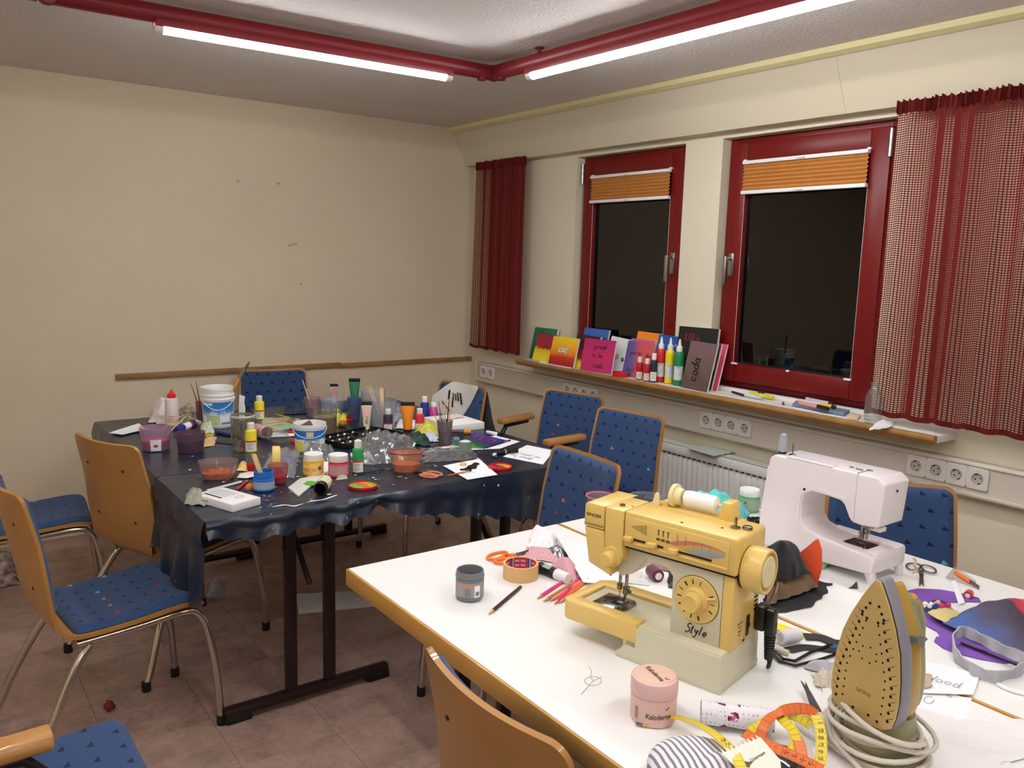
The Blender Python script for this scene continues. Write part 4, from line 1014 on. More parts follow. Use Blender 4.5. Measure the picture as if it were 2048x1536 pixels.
# ---------------------------------------------------------------- things on the white tables
# grey paint jar
p = at(939, 1196); r, h = .0335, .072
t = thing('paint_jar', 'open grey jar with dark paint inside, beside the brown pencil', 'jar', Tr(*p))
mg = mat('grey translucent plastic', (120, 120, 124), .35)
G().shell([(0, .003), (.030, .003), (r, .008), (r, .054), (.0315, .057), (.0325, .060), (.0325, .070), (.0315, .072), (.0295, .071), (.0295, .014), (0, .014)], 28).obj('body', mg, t)
G().lathe([(.0294, .05), (0, .05)], 24).obj('paint', mat('charcoal paint', (34, 32, 33), .3), t)
G().shell([(.0325, .056), (.0345, .057), (.0345, .060), (.0325, .061)], 28).obj('ridge', mg, t)
def band(r, z0, z1, a, w, m, par, name='label'):
    n = 12; g = G()
    g.grid(n, 1, lambda u, v: ((r) * cos(a - w / 2 + w * u), r * sin(a - w / 2 + w * u), z0 + (z1 - z0) * v), th=-.0002); return g.obj(name, m, par)
ca = math.atan2(-p.y, -p.x)                     # direction of the camera
def face_cam(p): return math.atan2(-p[1], -p[0])
band(r + .0004, .014, .048, ca, 2.2, mat('grey label', (150, 150, 154), .5), t)
band(r + .0008, .039, .045, ca - .25, 1.0, mat('orange label stripe', (206, 130, 84), .5), t, 'label_stripe')
bl = band(r + .0008, .014, .042, ca + .55, .42, m_paper, t, 'barcode_label')
g = G()
for k in range(6):
    a = ca + .55 - .12 + .045 * k; g.box(r + .0010, r + .0013, -.0004, .0004 + .0003 * (k % 2), .018, .028, M=Rz(a))
g.obj('barcode', m_ink, t)['kind'] = 'stuff'
g = G()
for k in range(5): g.box(r + .0008, r + .0011, -.008, .007 - .002 * (k % 2), .018 + .004 * k, .0188 + .004 * k, M=Rz(ca - .1))
g.obj('small_print', mat('small print', (70, 70, 74), .6), t)['kind'] = 'stuff'
pencil('dark brown pencil lying alone on the white table', at(977, 1232), at(1041, 1177), (70, 38, 32), None)
# scissors
m_orange = mat('orange plastic', (240, 120, 24), .4)
def scissors(label, M, hm, bm_, blade=.09, k=1.0, open_=.16, hr=(.019, .011), name='scissors', hn=4):
    t = thing(name, label, 'scissors', M)
    for s in (-1, 1):
        R = Rz(s * open_ / 2)
        g = G().prism([(-.012 * k, -.004 * k), (.0, -.0065 * k), (blade * .6, -.006 * k), (blade, -.0005), (blade, .0008), (0, .004 * k), (-.014 * k, .005 * k)] if s > 0 else [(-.012 * k, .004 * k), (-.014 * k, -.005 * k), (0, -.004 * k), (blade, -.0008), (blade, .0005), (blade * .6, .006 * k), (0, .0065 * k)], .004 + s * .0011, .0057 + s * .0011, 0, .0003, R); g.obj('blade', bm_, t)
        c = Vector((-.052 * k, -s * .020 * k, .0055)); pts = [c + Vector((.032 * k * cos(a) * (1 + .15 * cos(a)), hr[0] * k * .8 * sin(a) - s * .006 * cos(a) * k, 0)) for a in [2 * pi * i / 18 for i in range(18)]]
        g = G().tube(pts, hr[1] * k * .34, 8, closed=True); g.tube([(-.026 * k, -s * .008 * k, .0055), (-.010 * k, -s * .001 * k, .0055)], hr[1] * .42 * k, 8); g.obj('handle', hm, t)
    G().lathe([(.0042 * k, .003), (.0042 * k, .0085), (.003 * k, .0092), (0, .0092)], 12).obj('pivot_screw', m_plate, t)
    return t
a, b2 = at(1035, 1112), at(1062, 1103)
scissors('orange handled scissors beside the roll of masking tape', Tr(a.x, a.y, T) @ Rz(math.atan2((b2 - a).y, (b2 - a).x) - .12), m_orange, m_plate, .075, 1.1, .3)
# masking tape
p = at(1041, 1154); t = thing('tape_roll', 'roll of beige masking tape with red printed core, lying flat', 'tape', Tr(*p))
G().shell([(.039, 0), (.0445, 0), (.0447, .001), (.0447, .037), (.0445, .038), (.039, .038)], 40).obj('tape', mat('beige crepe tape', (216, 176, 120), .75, noise=(60, .04)), t)
G().shell([(.039, 0), (.0375, 0), (.0375, .038), (.039, .038), (.039, 0)], 40).obj('core', mat('red print', (186, 44, 62), .6), t)
for k in range(8):
    a = ca + pi + (k - 3.5) * .42
    if k % 3 == 2:
        g = G(); g.box(.0368, .0373, -.0035, .0035, .0005, .0375, M=Rz(a)); g.obj('blue_stripe', mat('blue print', (40, 84, 160), .6), t)
        G().box(.0366, .0371, -.0055, -.0035, .0005, .0375, M=Rz(a)).obj('white_stripe', m_paper, t)
    else:
        for q in range(3): text('tesa', .0105, m_paper, t, Rz(a) @ Tr(.0371, 0, .007 + q * .0115) @ Matrix(((0, 0, -1, 0), (-1, 0, 0, 0), (0, 1, 0, 0), (0, 0, 0, 1))), ext=.0002)
# glue stick
a, b2 = at(1078, 1143), at(1136, 1168); M, l = lie(a, b2, .0135); t = thing('glue_stick', 'black glue stick with white cap lying by the pink fabric', 'glue', M)
G().lathe([(0, 0), (.0125, 0), (.0135, .002), (.0135, l * .62), (.0128, l * .63), (0, l * .63)], 20).obj('tube', m_blackp, t)
G().lathe([(.0132, l * .6), (.0137, l * .61), (.0137, l * .98), (.0125, l), (0, l)], 20).obj('cap', m_white, t)
G().box(.0128, .0139, -.007, .007, l * .2, l * .45, M=Rz(2.0), bev=.001).obj('label', mat('pale green label', (150, 176, 150), .5), t)
# pink dotted fabric, foil, tissue, paper cone
m_dots, nt, b = newmat('pink dotted fabric')
uvn = nd(nt, 'UVMap', {'uv_map': 'uv'}); vm = nd(nt, 'VectorMath', {'operation': 'SCALE'}, _0=uvn.outputs[0], Scale=150.0); vf = nd(nt, 'VectorMath', {'operation': 'FRACTION'}, _0=vm.outputs[0]); dd = nd(nt, 'VectorMath', {'operation': 'DISTANCE'}, _0=vf.outputs[0], _1=(.5, .5, 0))
mc = nd(nt, 'MixRGB', _0=mth(nt, 'LESS_THAN', dd.outputs['Value'], .24), _1=rgb(204, 142, 152), _2=rgb(240, 216, 220)); nt.links.new(mc.outputs[0], b.inputs['Base Color']); b.inputs['Roughness'].default_value = .85
cloth('fabric_scrap', 'pink fabric with white dots, flat piece under the tissue paper', [(1044, 1118), (1112, 1128), (1122, 1104), (1058, 1092)], .012, m_dots, uv=True, seed=2, peak=.012, cat='fabric')
cloth('fabric_scrap', 'pink dotted fabric roll next to the glue stick', [(1100, 1140), (1150, 1168), (1158, 1142), (1118, 1116)], .012, m_dots, uv=True, seed=5, peak=.028, cat='fabric')
cloth('foil', 'crumpled silver foil piece beside the white paper sheet', [(1092, 1108), (1128, 1126), (1138, 1112), (1104, 1094)], .008, mat('silver foil', (170, 170, 174), .25, metal=.9), n=14, freq=60, peak=.022, cat='foil')
m_tissue = mat('tissue paper', (240, 234, 236), .9)
cloth('tissue', 'crumpled white tissue paper at the far end of the table', [(1058, 1096), (1112, 1102), (1118, 1072), (1066, 1060)], .026, m_tissue, freq=22, seed=4, peak=.02, edge=.01, cat='paper')
g = G()
A, B_, C_, D_ = at(1108, 1084), at(1166, 1172), at(1236, 1166), at(1172, 1088)
def f(u, v):
    p = (A * (1 - u) + B_ * u) * (1 - v) + (D_ * (1 - u) + C_ * u) * v; p.z += .001 + .030 * (1 - v) ** 2 * (1 - .7 * u); return p
g.grid(12, 12, f, th=.0005); one('paper_sheet', 'white sheet of paper curling up left of the yellow machine', 'paper', g, m_paper)
for (tip, end, c, lab) in [((1073, 1201), (1150, 1150), (226, 60, 130), 'pink pencil lying outermost in the bundle by the yellow machine'), ((1085, 1207), (1160, 1160), (196, 140, 96), 'tan pencil with green tip in the bundle by the yellow machine'),
    ((1098, 1206), (1166, 1164), (232, 150, 100), 'pale orange pencil in the bundle by the yellow machine'), ((1108, 1212), (1168, 1152), (236, 40, 140), 'hot pink pencil nearest the yellow machine base'), ((1117, 1210), (1176, 1162), (240, 110, 40), 'bright orange pencil nearest the yellow machine base')]:
    pencil(lab, at(*tip), at(*end), c)
# behind the yellow machine
a, b2 = at(1317, 1166), at(1288, 1142); M, l = lie(a, b2, .017)
spool('thread_spool', 'burgundy thread spool lying behind the yellow sewing machine', M, .017, .05, (92, 16, 46))
cloth('fabric_scrap', 'torn white lace scrap lying beside the burgundy spool', [(1240, 1166), (1290, 1172), (1286, 1146), (1246, 1140)], .003, mat('grey lace', (214, 208, 200), .9), edge=.014, seed=7, cat='fabric')
cloth('fabric_scrap', 'brown fabric scrap showing under the arm of the yellow machine', [(1306, 1136), (1352, 1150), (1350, 1122), (1312, 1114)], .012, mat('taupe fabric', (150, 118, 108), .8), seed=8, peak=.015, cat='fabric')
one('strap', 'black webbing strap under the arm of the yellow machine', 'strap', patch(G(), quad([(1333, 1176), (1352, 1180), (1354, 1150), (1336, 1146)]), .004, n=10, peak=.01), m_blackp)
# far end of the right table
m_clear = glassy('clear plastic', (247, 247, 249), .06, solid=.10, body=(220, 220, 226))
p = at(1292, 1022); t = thing('plastic_bowl', 'clear plastic bowl with grey scraps behind the yellow machine', 'bowl', Tr(*p))
G().shell([(0, .001), (.05, .001), (.058, .045), (.061, .046), (.061, .049), (.056, .048), (.049, .004), (0, .004)], 32).obj('bowl', m_clear, t)
g = G(); patch(g, [Vector((-.038, -.038, .006)), Vector((.038, -.038, .006)), Vector((.038, .038, .006)), Vector((-.038, .038, .006))], .03, n=14, freq=60, peak=.025); g.obj('scraps', mat('blue grey scraps', (92, 98, 120), .8, noise=(60, .5)), t)
p = at(1200, 1020); t = thing('plastic_bowl', 'clear tub with pink rim mostly hidden behind the yellow machine', 'bowl', Tr(*p))
G().shell([(0, .001), (.04, .001), (.046, .045), (.043, .045), (.037, .004), (0, .004)], 28).obj('bowl', m_clear, t)
G().shell([(.0455, .044), (.0485, .045), (.0485, .050), (.0455, .050), (.0455, .044)], 28).obj('rim', mat('pink plastic', (222, 110, 130), .4), t)
cloth('cloth', 'turquoise cloth heaped behind the thread on the yellow machine', [(1352, 1044), (1484, 1058), (1500, 1026), (1380, 1006)], .036, mat('turquoise jersey', (92, 206, 200), .8, sheen=.2), seed=3, freq=16, peak=.062, n=34)
p = at(1497, 1021); t = thing('paint_jar', 'green paint jar with white screw lid beside the white machine', 'jar', Tr(*p))
mgj = mat('green paint plastic', (110, 186, 116), .35)
G().lathe([(.030, 0), (.033, .003), (.033, .046), (.031, .049), (.033, .050), (.033, .054), (0, .054)], 28).obj('body', mgj, t)
G().lathe([(.033, .053), (.0335, .054), (.0335, .072), (.032, .074), (.024, .074), (.023, .072), (0, .072)], 28).obj('lid', m_white, t)
band(.0334, .008, .042, face_cam(p), 2.4, mat('grey green label', (168, 176, 160), .5), t)
band(.0337, .03, .036, face_cam(p) - .35, .18, mat('red print', (186, 44, 62)), t, 'label_mark')
cloth('fabric_scrap', 'white scrap lying beside the column of the white machine', [(1470, 1064), (1530, 1082), (1528, 1052), (1480, 1044)], .008, m_tissue, seed=6, cat='fabric')
cloth('fabric_scrap', 'black ruffled strip behind the turquoise cloth', [(1440, 1052), (1524, 1070), (1526, 1040), (1478, 1032)], .018, m_blackp, seed=9, freq=40, edge=.01, cat='fabric')
# fabric heap between the two machines
m_bcl = mat('black cotton', (24, 24, 27), .9, noise=(20, .2), sheen=.2); m_gold = mat('bronze satin', (128, 104, 84), .35, metal=.35, noise=(12, .3)); m_felt = mat('orange felt', (226, 84, 48), .95)
cloth('fabric', 'dark felt piece lowest in the heap between the machines', [(1525, 1232), (1628, 1215), (1665, 1165), (1530, 1150)], .010, mat('charcoal felt', (44, 42, 46), .95), seed=12, edge=.012, cat='fabric')
g = G(); A, B_, C_, D_ = at(1532, 1212, T + .012), at(1636, 1178, T + .012), at(1626, 1128, T + .012), at(1528, 1140, T + .012); patch(g, [A, B_, C_, D_], .02, n=24, freq=20, seed=13, peak=.058)
one('fabric', 'shiny bronze fabric in the heap right of the hand wheel', 'fabric', g, m_gold)
g = G(); A, B_, C_, D_ = at(1520, 1180, T + .05), at(1615, 1150, T + .055), at(1600, 1112, T + .075), at(1515, 1120, T + .07); patch(g, [A, B_, C_, D_], .022, n=26, freq=17, seed=14, peak=.066, edge=.012)
one('fabric', 'black cotton cloth on top of the heap between the machines', 'fabric', g, m_bcl)
g = G(); A = at(1634, 1166, T + .02); M = frame_of(A, (-.25, .95, .0), (-.05, .0, 1)); g.prism([(0, -.012), (.03, .0), (.06, .03), (.055, .06), (.03, .088), (.012, .11), (.004, .115), (-.006, .09), (-.01, .04)], -.001, .001, 0, .0004, M); one('felt_piece', 'orange felt piece standing up out of the black cloth', 'fabric', g, m_felt)
cloth('zipper', 'plum coloured zipper end beside the orange felt', [(1636, 1106), (1664, 1112), (1664, 1094), (1640, 1088)], .006, mat('plum tape', (84, 34, 62), .8), n=10, lift=.02, cat='zipper')
cloth('ribbon', 'pale green satin ribbon crumpled in front of the white machine', [(1642, 1140), (1680, 1126), (1682, 1104), (1646, 1108)], .02, mat('pale green satin', (176, 214, 190), .35), n=18, freq=40, seed=15, peak=.02, cat='ribbon')
one('fabric_scrap', 'tiny black triangle of cloth near the foot of the white machine', 'fabric', patch(G(), quad([(1696, 1178), (1716, 1178), (1714, 1164), (1710, 1168)]), .004, n=8, edge=.002), m_bcl)
# right edge of the right table
m_old = mat('worn steel', (150, 144, 134), .28, metal=1)
p = at(1842, 1150); q = at(1843, 1190); scissors('old steel scissors beside the white machine, one ring threaded with beige yarn', Tr(p.x, p.y, T) @ Rz(math.atan2((q - p).y, (q - p).x)), m_old, m_old, .10, .9, .10, (.024, .008))
G_ = G(); z = T
one('yarn', 'short beige yarn end stuck through the steel scissors', 'yarn', G().tube(cat_([at(1826, 1146, T + .012), at(1834, 1138, T + .02), at(1828, 1132, T + .035), at(1832, 1124, T + .045), at(1827, 1116, T + .055)]), .003, 6), mat('beige yarn', (206, 190, 160), .9))
m_purple = mat('purple foam', (128, 84, 176), .85)
def flat(name, label, px, m, th=.003, cat='template', z=T): return one(name, label, cat, G().prism([(v.x, v.y) for v in [at(x, y, z) for x, y in px]][::-1], z + .0004, z + .0004 + th, 0, .0006), m)
flat('foam_template', 'purple foam template nearer the steel scissors, long oval', [(1806, 1196), (1812, 1184), (1835, 1179), (1880, 1181), (1930, 1190), (1958, 1198), (1962, 1206), (1940, 1205), (1900, 1206), (1860, 1209), (1836, 1210), (1816, 1206)], m_purple)
flat('foam_template', 'purple foam template lying under the painted bag', [(1838, 1232), (1850, 1226), (1880, 1240), (1960, 1262), (2040, 1290), (2046, 1326), (2006, 1328), (1960, 1320), (1912, 1308), (1886, 1298), (1868, 1284), (1872, 1276), (1880, 1275), (1874, 1265), (1850, 1252), (1836, 1240)], m_purple)
flat('paper_strip', 'narrow white paper strip lying over the purple oval template', [(1902, 1162), (1912, 1161), (1930, 1206), (1917, 1210)], m_paper, .001, 'paper', T + .004)
p = at(1929, 1160); q = at(1958, 1180); t = thing('seam_cutter', 'small cutter with orange handle in a clear sleeve at the table edge', 'cutter', lie(at(1910, 1148), at(1958, 1180), .005)[0])
l = (at(1910, 1148) - at(1958, 1180)).length
G().lathe([(0, 0), (.005, .002), (.006, l * .3), (.004, l * .62), (0, l * .63)], 10).obj('handle', m_orange, t)
G().box(-.001, .001, -.006, .006, l * .6, l, bev=.0004).obj('blade', m_old, t)
sheetpaper('plastic_sleeve', 'clear plastic sleeve under the orange cutter', [(1890, 1160), (1955, 1182), (1950, 1165), (1910, 1136)], m_clear, curl=.006, cat='sleeve')
a, b2 = at(1934, 1200), at(1944, 1187); M, l = lie(a, b2, .0105); spool('thread_spool', 'red thread spool lying near the edge by the purple template', M, .0105, .028, (190, 22, 40))
# sewing pouch
t = thing('sewing_pouch', 'open dark blue sewing pouch with pins and thread inside', 'pouch')
P4 = quad([(1830, 1212), (1884, 1252), (1925, 1234), (1880, 1200)]); g = G(); patch(g, P4, .004, n=12, peak=.018); g.obj('pouch', mat('navy pouch', (40, 62, 88), .6), t)
g = G(); patch(g, quad([(1852, 1226), (1886, 1246), (1922, 1230), (1884, 1210)], T + .016), .004, n=10, peak=.006); g.obj('lining', mat('straw lining', (206, 190, 130), .8), t)
for k, (x, y, c) in enumerate([(1846, 1214, (236, 236, 230)), (1858, 1215, (236, 236, 230)), (1868, 1218, (40, 60, 130)), (1880, 1218, (206, 60, 110)), (1872, 1211, (230, 180, 180)), (1892, 1216, (206, 60, 110))]):
    G().lathe([(0, 0), (.006, .001), (.0052, .004), (.0052, .011), (.006, .014), (0, .015)], 10, M=lie(at(x, y, T + .022), at(x + 6, y - 4, T + .022), .004)[0]).obj('bobbin', mat('bobbin %d' % k, c, .5), t)
# painted bag, grey strap
m_gal, nt, b = newmat('dyed fabric')
tc = nd(nt, 'TexCoord'); mp = nd(nt, 'VectorMath', {'operation': 'ADD'}, _0=tc.outputs['Object'], _1=nd(nt, 'VectorMath', {'operation': 'SCALE'}, _0=nd(nt, 'TexNoise', Vector=tc.outputs['Object'], Scale=16.0, Detail=5).outputs['Color'], Scale=.12).outputs[0])
gr = nd(nt, 'VectorMath', {'operation': 'DOT_PRODUCT'}, _0=mp.outputs[0], _1=(2.2, -1.3, 0)); f_ = mth(nt, 'SUBTRACT', gr.outputs['Value'], 3.1)
r = nd(nt, 'ValToRGB', Fac=f_); cr = r.color_ramp
for p_ in (.25, .4, .5, .62, .75): cr.elements.new(p_)
for e, (p_, c) in zip(cr.elements, [(0, (70, 100, 160)), (.15, (84, 76, 100)), (.38, (66, 58, 78)), (.5, (212, 60, 78)), (.62, (190, 160, 186)), (.74, (20, 96, 196)), (1, (196, 190, 214))]): e.position = p_; e.color = rgb(*c)
nt.links.new(r.outputs[0], b.inputs['Base Color']); b.inputs['Roughness'].default_value = .8
g = G(); P4 = [at(1884, 1248, T + .012), at(2052, 1322, T + .012), at(2066, 1196, T + .02), at(1962, 1214, T + .014)]; patch(g, P4, .012, n=26, freq=9, seed=21, peak=.032, th=.002, edge=.008)
one('painted_bag', 'dyed fabric bag in dark violet, red and blue at the picture edge', 'bag', g, m_gal)
m_strap = mat('grey cotton strap', (176, 174, 180), .9, noise=(40, .12))
pts = cat_([at(2052, 1318, T + .03), at(2000, 1296, T + .032), at(1960, 1276, T + .032), at(1926, 1262, T + .028), at(1906, 1272, T + .022), at(1906, 1296, T + .018), at(1916, 1316, T + .014), at(1950, 1342, T + .014), at(1990, 1354, T + .014), at(2030, 1346, T + .014), at(2052, 1332, T + .014)], 8)
one('bag_strap', 'grey cotton strap looped in front of the painted bag', 'strap', G().ribbon(pts, .024, across=[Vector((.3 * sin(i * .7), .2 * cos(i * .5), 1)) for i in range(len(pts))], th=.003), m_strap)
M, l = lie(at(1922, 1288, T + .006), at(2052, 1340, T + .006), .003); one('knitting_needle', 'thin black rod inside the loop of the grey strap', 'rod', G().lathe([(.0028, 0), (.003, .004), (.003, l), (0, l)], 8, M=M), m_blackp)
pts = cat_([at(1995, 1372), at(2020, 1384), at(2050, 1392)], 6); one('cord_piece', 'white piping cord below the grey strap', 'cord', G().tube([q_ + Vector((0, 0, .004)) for q_ in pts], .004, 8), m_paper)
# papers by the iron
o = sheetpaper('sketch_sheet', 'paper with pencil sketches leaning towards the iron, upper sheet', [(1838, 1390), (1946, 1394), (1960, 1352), (1846, 1326)], curl=.004)
o2 = sheetpaper('sketch_sheet', 'paper with pencil sketches lying beneath, nearest the beech joint', [(1838, 1428), (1930, 1440), (1944, 1396), (1842, 1384)], lift=.0002)
m_pen = mat('pencil line', (120, 122, 132), .8)
A = at(1888, 1364, T + .0022); X_ = (at(1930, 1372) - at(1880, 1358)); Y_ = (at(1900, 1350) - at(1894, 1372)); Mh = frame_of(A, X_, Y_)
hand('Wood', .0135, .0011, m_pen, o, Mh)
g = G()
for cx, cy, rx in ((1858, 1400, 10), (1900, 1392, 4), (1922, 1386, 3)):
    g.ribbon([at(cx + rx * cos(k * .5), cy + rx * .7 * sin(k * .5), T + .0016) for k in range(12)], .0011, th=.0003)
g.obj('sketch', m_pen, o2)['kind'] = 'stuff'
cloth('fabric_scrap', 'beige fabric corner peeking out behind the iron', [(1840, 1382), (1868, 1376), (1860, 1352), (1838, 1350)], .004, mat('beige fabric', (186, 168, 146), .9), n=10, lift=.004, cat='fabric')
# in front of the joint
a, b2 = at(1557, 1290), at(1602, 1282); M, l = lie(a, b2, .016); spool('thread_spool', 'white thread spool lying beside the black plug', M, .016, .055, (226, 222, 232), (190, 186, 190))
a, b2 = at(1540, 1300), at(1578, 1312); M, l = lie(a, b2, .006); one('felt_roll', 'cream felt roll below the white thread spool', 'felt', G().lathe([(0, 0), (.006, .001), (.0062, l / 2), (.0058, l - .001), (0, l)], 10, M=M), mat('cream felt', (222, 212, 190), .95))
m_yellow = mat('yellow card', (240, 226, 40), .5)
flat('needle_card', 'yellow card strip lying along the table joint by the plug', [(1536, 1246), (1560, 1248), (1630, 1272), (1618, 1280), (1570, 1272), (1536, 1268)], m_yellow, .001, 'card')
g = G(); o = bpy.data.objects['needle_card']
for (x0, y0, x1, y1) in ((1546, 1260, 1570, 1262), (1580, 1264, 1606, 1272)): g.ribbon([at(x0, y0, T + .0018), at((x0 + x1) / 2, (y0 + y1) / 2 - 1, T + .0018), at(x1, y1, T + .0018)], .0012)
g.obj('card_print', m_ink, o)
pts = cat_([at(1608, 1276), at(1640, 1278), at(1668, 1288), at(1690, 1290)], 5); one('black_tape', 'black fabric tape lying flat along the table joint', 'tape', G().ribbon([q_ + Vector((0, 0, .0035)) for q_ in pts], .03, th=.001), m_bcl)
pts = cat_([at(1575, 1302), at(1610, 1296), at(1650, 1300), at(1690, 1304)], 5); one('black_tape', 'black fabric tape under the white thread spool', 'tape', G().ribbon([q_ + Vector((0, 0, .0012)) for q_ in pts], .026, th=.001), m_bcl)
one('hair_clip', 'blue clip half hidden behind the iron', 'clip', G().box(-.012, .012, -.006, .006, 0, .010, bev=.002, M=L(at(1670, 1300, T + .012), 20)), mat('petrol plastic', (40, 74, 104), .4))
cloth('ribbon', 'grey ribbon piece curled left of the iron', [(1606, 1338), (1660, 1352), (1668, 1326), (1612, 1334)], .004, mat('grey ribbon', (184, 180, 190), .7), n=14, seed=31, edge=.003, peak=.016, cat='ribbon')
cloth('lace', 'cream lace bunched on the cloth left of the iron', [(1630, 1376), (1664, 1380), (1668, 1352), (1628, 1352)], .02, mat('cream lace', (216, 206, 190), .9), n=18, freq=60, seed=33, peak=.018)
m_wcl = mat('white cotton cloth', (232, 226, 224), .9, bump=(30, .3, .004))
cloth('ironing_cloth', 'creased white cotton cloth spread under the iron', [(1600, 1640), (2060, 1560), (1900, 1432), (1640, 1380)], .009, m_wcl, n=44, freq=11, seed=35, edge=.01, th=.0015)
cloth('cloth', 'white cotton cloth hanging over the joint at the right edge', [(1930, 1560), (2100, 1500), (2070, 1440), (1900, 1440)], .01, m_wcl, n=30, freq=13, seed=36, edge=.01)
# scissors with dark blade
p = at(1632, 1440, T); q = at(1607, 1384, T); t = scissors('dark bladed scissors half covered by the tape measure', Tr(p.x, p.y, T + .012) @ Rz(math.atan2((q - p).y, (q - p).x)), mat('grey white plastic', (214, 212, 210), .4), mat('dark steel', (104, 104, 110), .3, metal=.9), .105, 1.2, .08)
# face cream jar
p = at(1305, 1434); t = thing('cream_jar', 'pale pink cream jar with printed lid in front of the yellow machine', 'jar', Tr(*p)); r = .0405; fc = face_cam(p)
m_pk = mat('pale pink plastic', (226, 186, 176), .38); m_pl = mat('lid pink plastic', (232, 188, 184), .4)
G().lathe([(.036, 0), (.0395, .002), (r, .006), (r, .049), (.038, .051), (0, .051)], 36).obj('body', m_pk, t)
G().lathe([(.0405, .0505), (.0415, .052), (.0415, .074), (.040, .079), (.036, .0815), (.0355, .0810), (0, .0812)], 36).obj('lid', m_pl, t)
G().lathe([(.035, .0813), (0, .0815)], 32).obj('lid_label', mat('peach label', (232, 194, 172), .45), t)
text('Kaloderma', .0135, m_ink, t, None, fn=wrap(r, .022, fc + .28), sx=.78)
text('Kaloderma', .0150, m_ink, t, Tr(.0, .0, .0818) @ Rz(fc + pi / 2 - 1.0), sx=.8)
def bird(fn): 
    g = G(); g.ribbon([fn(Vector(q_)) for q_ in ((-.004, .004, 0), (-.001, .0, 0), (.001, .002, 0), (.005, .006, 0))], [.0006, .0016, .0014, .0004], th=.0004); return g
bird(lambda v: wrap(r, .034, fc + .62)(v)).obj('bird_mark', m_ink, t); bird(lambda v: Tr(.0, .0, .0818) @ Rz(fc + pi / 2 - 1.0) @ (v + Vector((.022, .008, 0)))).obj('bird_mark', m_ink, t)
g = G()
for k in range(4): g.box(r + .0002, r + .0005, -.0032 + .002 * k, -.0026 + .002 * k, .012, .034, M=Rz(fc - .75))
g.obj('small_print', mat('pink small print', (150, 110, 110), .6), t)['kind'] = 'stuff'
# tape measure
def tapemat(name, c1, tick):
    m, nt, b = newmat(name); uvn = nd(nt, 'UVMap', {'uv_map': 'uv'}); sep = nd(nt, 'SeparateXYZ', _0=uvn.outputs[0])
    f1 = mth(nt, 'FRACT', mth(nt, 'MULTIPLY', sep.outputs[1], 100)); f2 = mth(nt, 'FRACT', mth(nt, 'MULTIPLY', sep.outputs[1], 500))
    t1 = mth(nt, 'LESS_THAN', f1, .07); ed = mth(nt, 'GREATER_THAN', mth(nt, 'ABSOLUTE', mth(nt, 'SUBTRACT', sep.outputs[0], .5)), .36)
    t2 = mth(nt, 'MULTIPLY', mth(nt, 'LESS_THAN', f2, .3), ed); mx = mth(nt, 'MAXIMUM', t1, t2)
    mc = nd(nt, 'MixRGB', _0=mth(nt, 'MULTIPLY', mx, .75), _1=rgb(*c1), _2=rgb(*tick)); nt.links.new(mc.outputs[0], b.inputs['Base Color']); b.inputs['Roughness'].default_value = .4; return m
m_ty = tapemat('yellow measuring tape', (226, 200, 44), (60, 50, 20)); m_to = tapemat('orange measuring tape', (224, 110, 40), (110, 40, 20))
t = thing('tape_measure', 'tailor\'s tape measure, yellow one side and orange the other, in loose loops', 'tape measure')
def band_pts(L_, k=7): return cat_([at(x, y, T + z) for x, y, z in L_], k)
def tp(L_, m, name, flat_=True, w=.0175):
    pts = band_pts(L_); n = len(pts); view = Vector((0, 0, CZ))
    ac = []
    for i, q_ in enumerate(pts):
        d = (pts[min(i + 1, n - 1)] - pts[max(i - 1, 0)]).normalized(); v = (view - q_).normalized(); up = Vector((0, 0, 1)); k_ = flat_[i * (len(flat_) - 1) // (n - 1)] if isinstance(flat_, list) else 0
        ac.append(d.cross(up.lerp(v, k_)))
    G().ribbon(pts, w, across=ac, th=.0005).obj(name, m, t); return pts
tp([(1284, 1448, .004), (1310, 1440, .012), (1345, 1434, .02), (1385, 1444, .04), (1420, 1462, .062), (1450, 1486, .070), (1470, 1508, .070), (1484, 1540, .064)], m_ty, 'yellow_band')
G().box(-.004, .004, -.010, .010, -.001, .0016, bev=.0006, M=L(at(1283, 1448, T + .004), 60)).obj('metal_tip', m_plate, t)
tp([(1488, 1466, .052), (1520, 1482, .056), (1560, 1500, .056), (1600, 1518, .052), (1645, 1540, .048)], m_to, 'orange_band', [.5, .5])
tp([(1520, 1476, .03), (1528, 1452, .045), (1545, 1432, .055), (1580, 1418, .06), (1612, 1418, .062), (1632, 1430, .066)], m_to, 'orange_loop', [0, .9, .9])
tp([(1632, 1430, .066), (1641, 1462, .058), (1643, 1495, .05), (1640, 1524, .046), (1628, 1530, .044)], m_ty, 'yellow_drop', [.6, .6])
tp([(1580, 1510, .03), (1592, 1484, .04), (1584, 1458, .05), (1566, 1440, .052), (1562, 1432, .05), (1576, 1428, .05), (1600, 1436, .048), (1622, 1450, .044)], m_ty, 'inner_loop', [.5, .9, .9])
tp([(1500, 1462, .03), (1516, 1452, .034), (1536, 1440, .036)], m_ty, 'yellow_end', [.3, .3])
tp([(1588, 1466, .044), (1600, 1490, .040), (1604, 1512, .036)], m_to, 'orange_end', [.3, .3])
def num(s_, x, y, z, ang, size=.0085):
    p = at(x, y, T + z); v = (Vector((0, 0, CZ)) - p).normalized(); up = Vector((0, 0, 1)).lerp(v, .55).normalized()
    xd = Vector((cos(rd(ang)), sin(rd(ang)), 0)); text(s_, size, m_ink, t, frame_of(p + up * .0022, xd - up * xd.dot(up), up.cross(xd)), ext=.0001)
for k, s_ in enumerate(('80', '79', '78', '77', '76', '75', '74')): num(s_, 1520 + 17 * k, 1480 + 8 * k, .0555, 180 - 20)
for k, s_ in enumerate(('90', '89', '88', '87', '86', '85')): num(s_, 1642 - (1 if k > 3 else 0), 1448 + 14 * k, .061 - .0028 * k, 130)
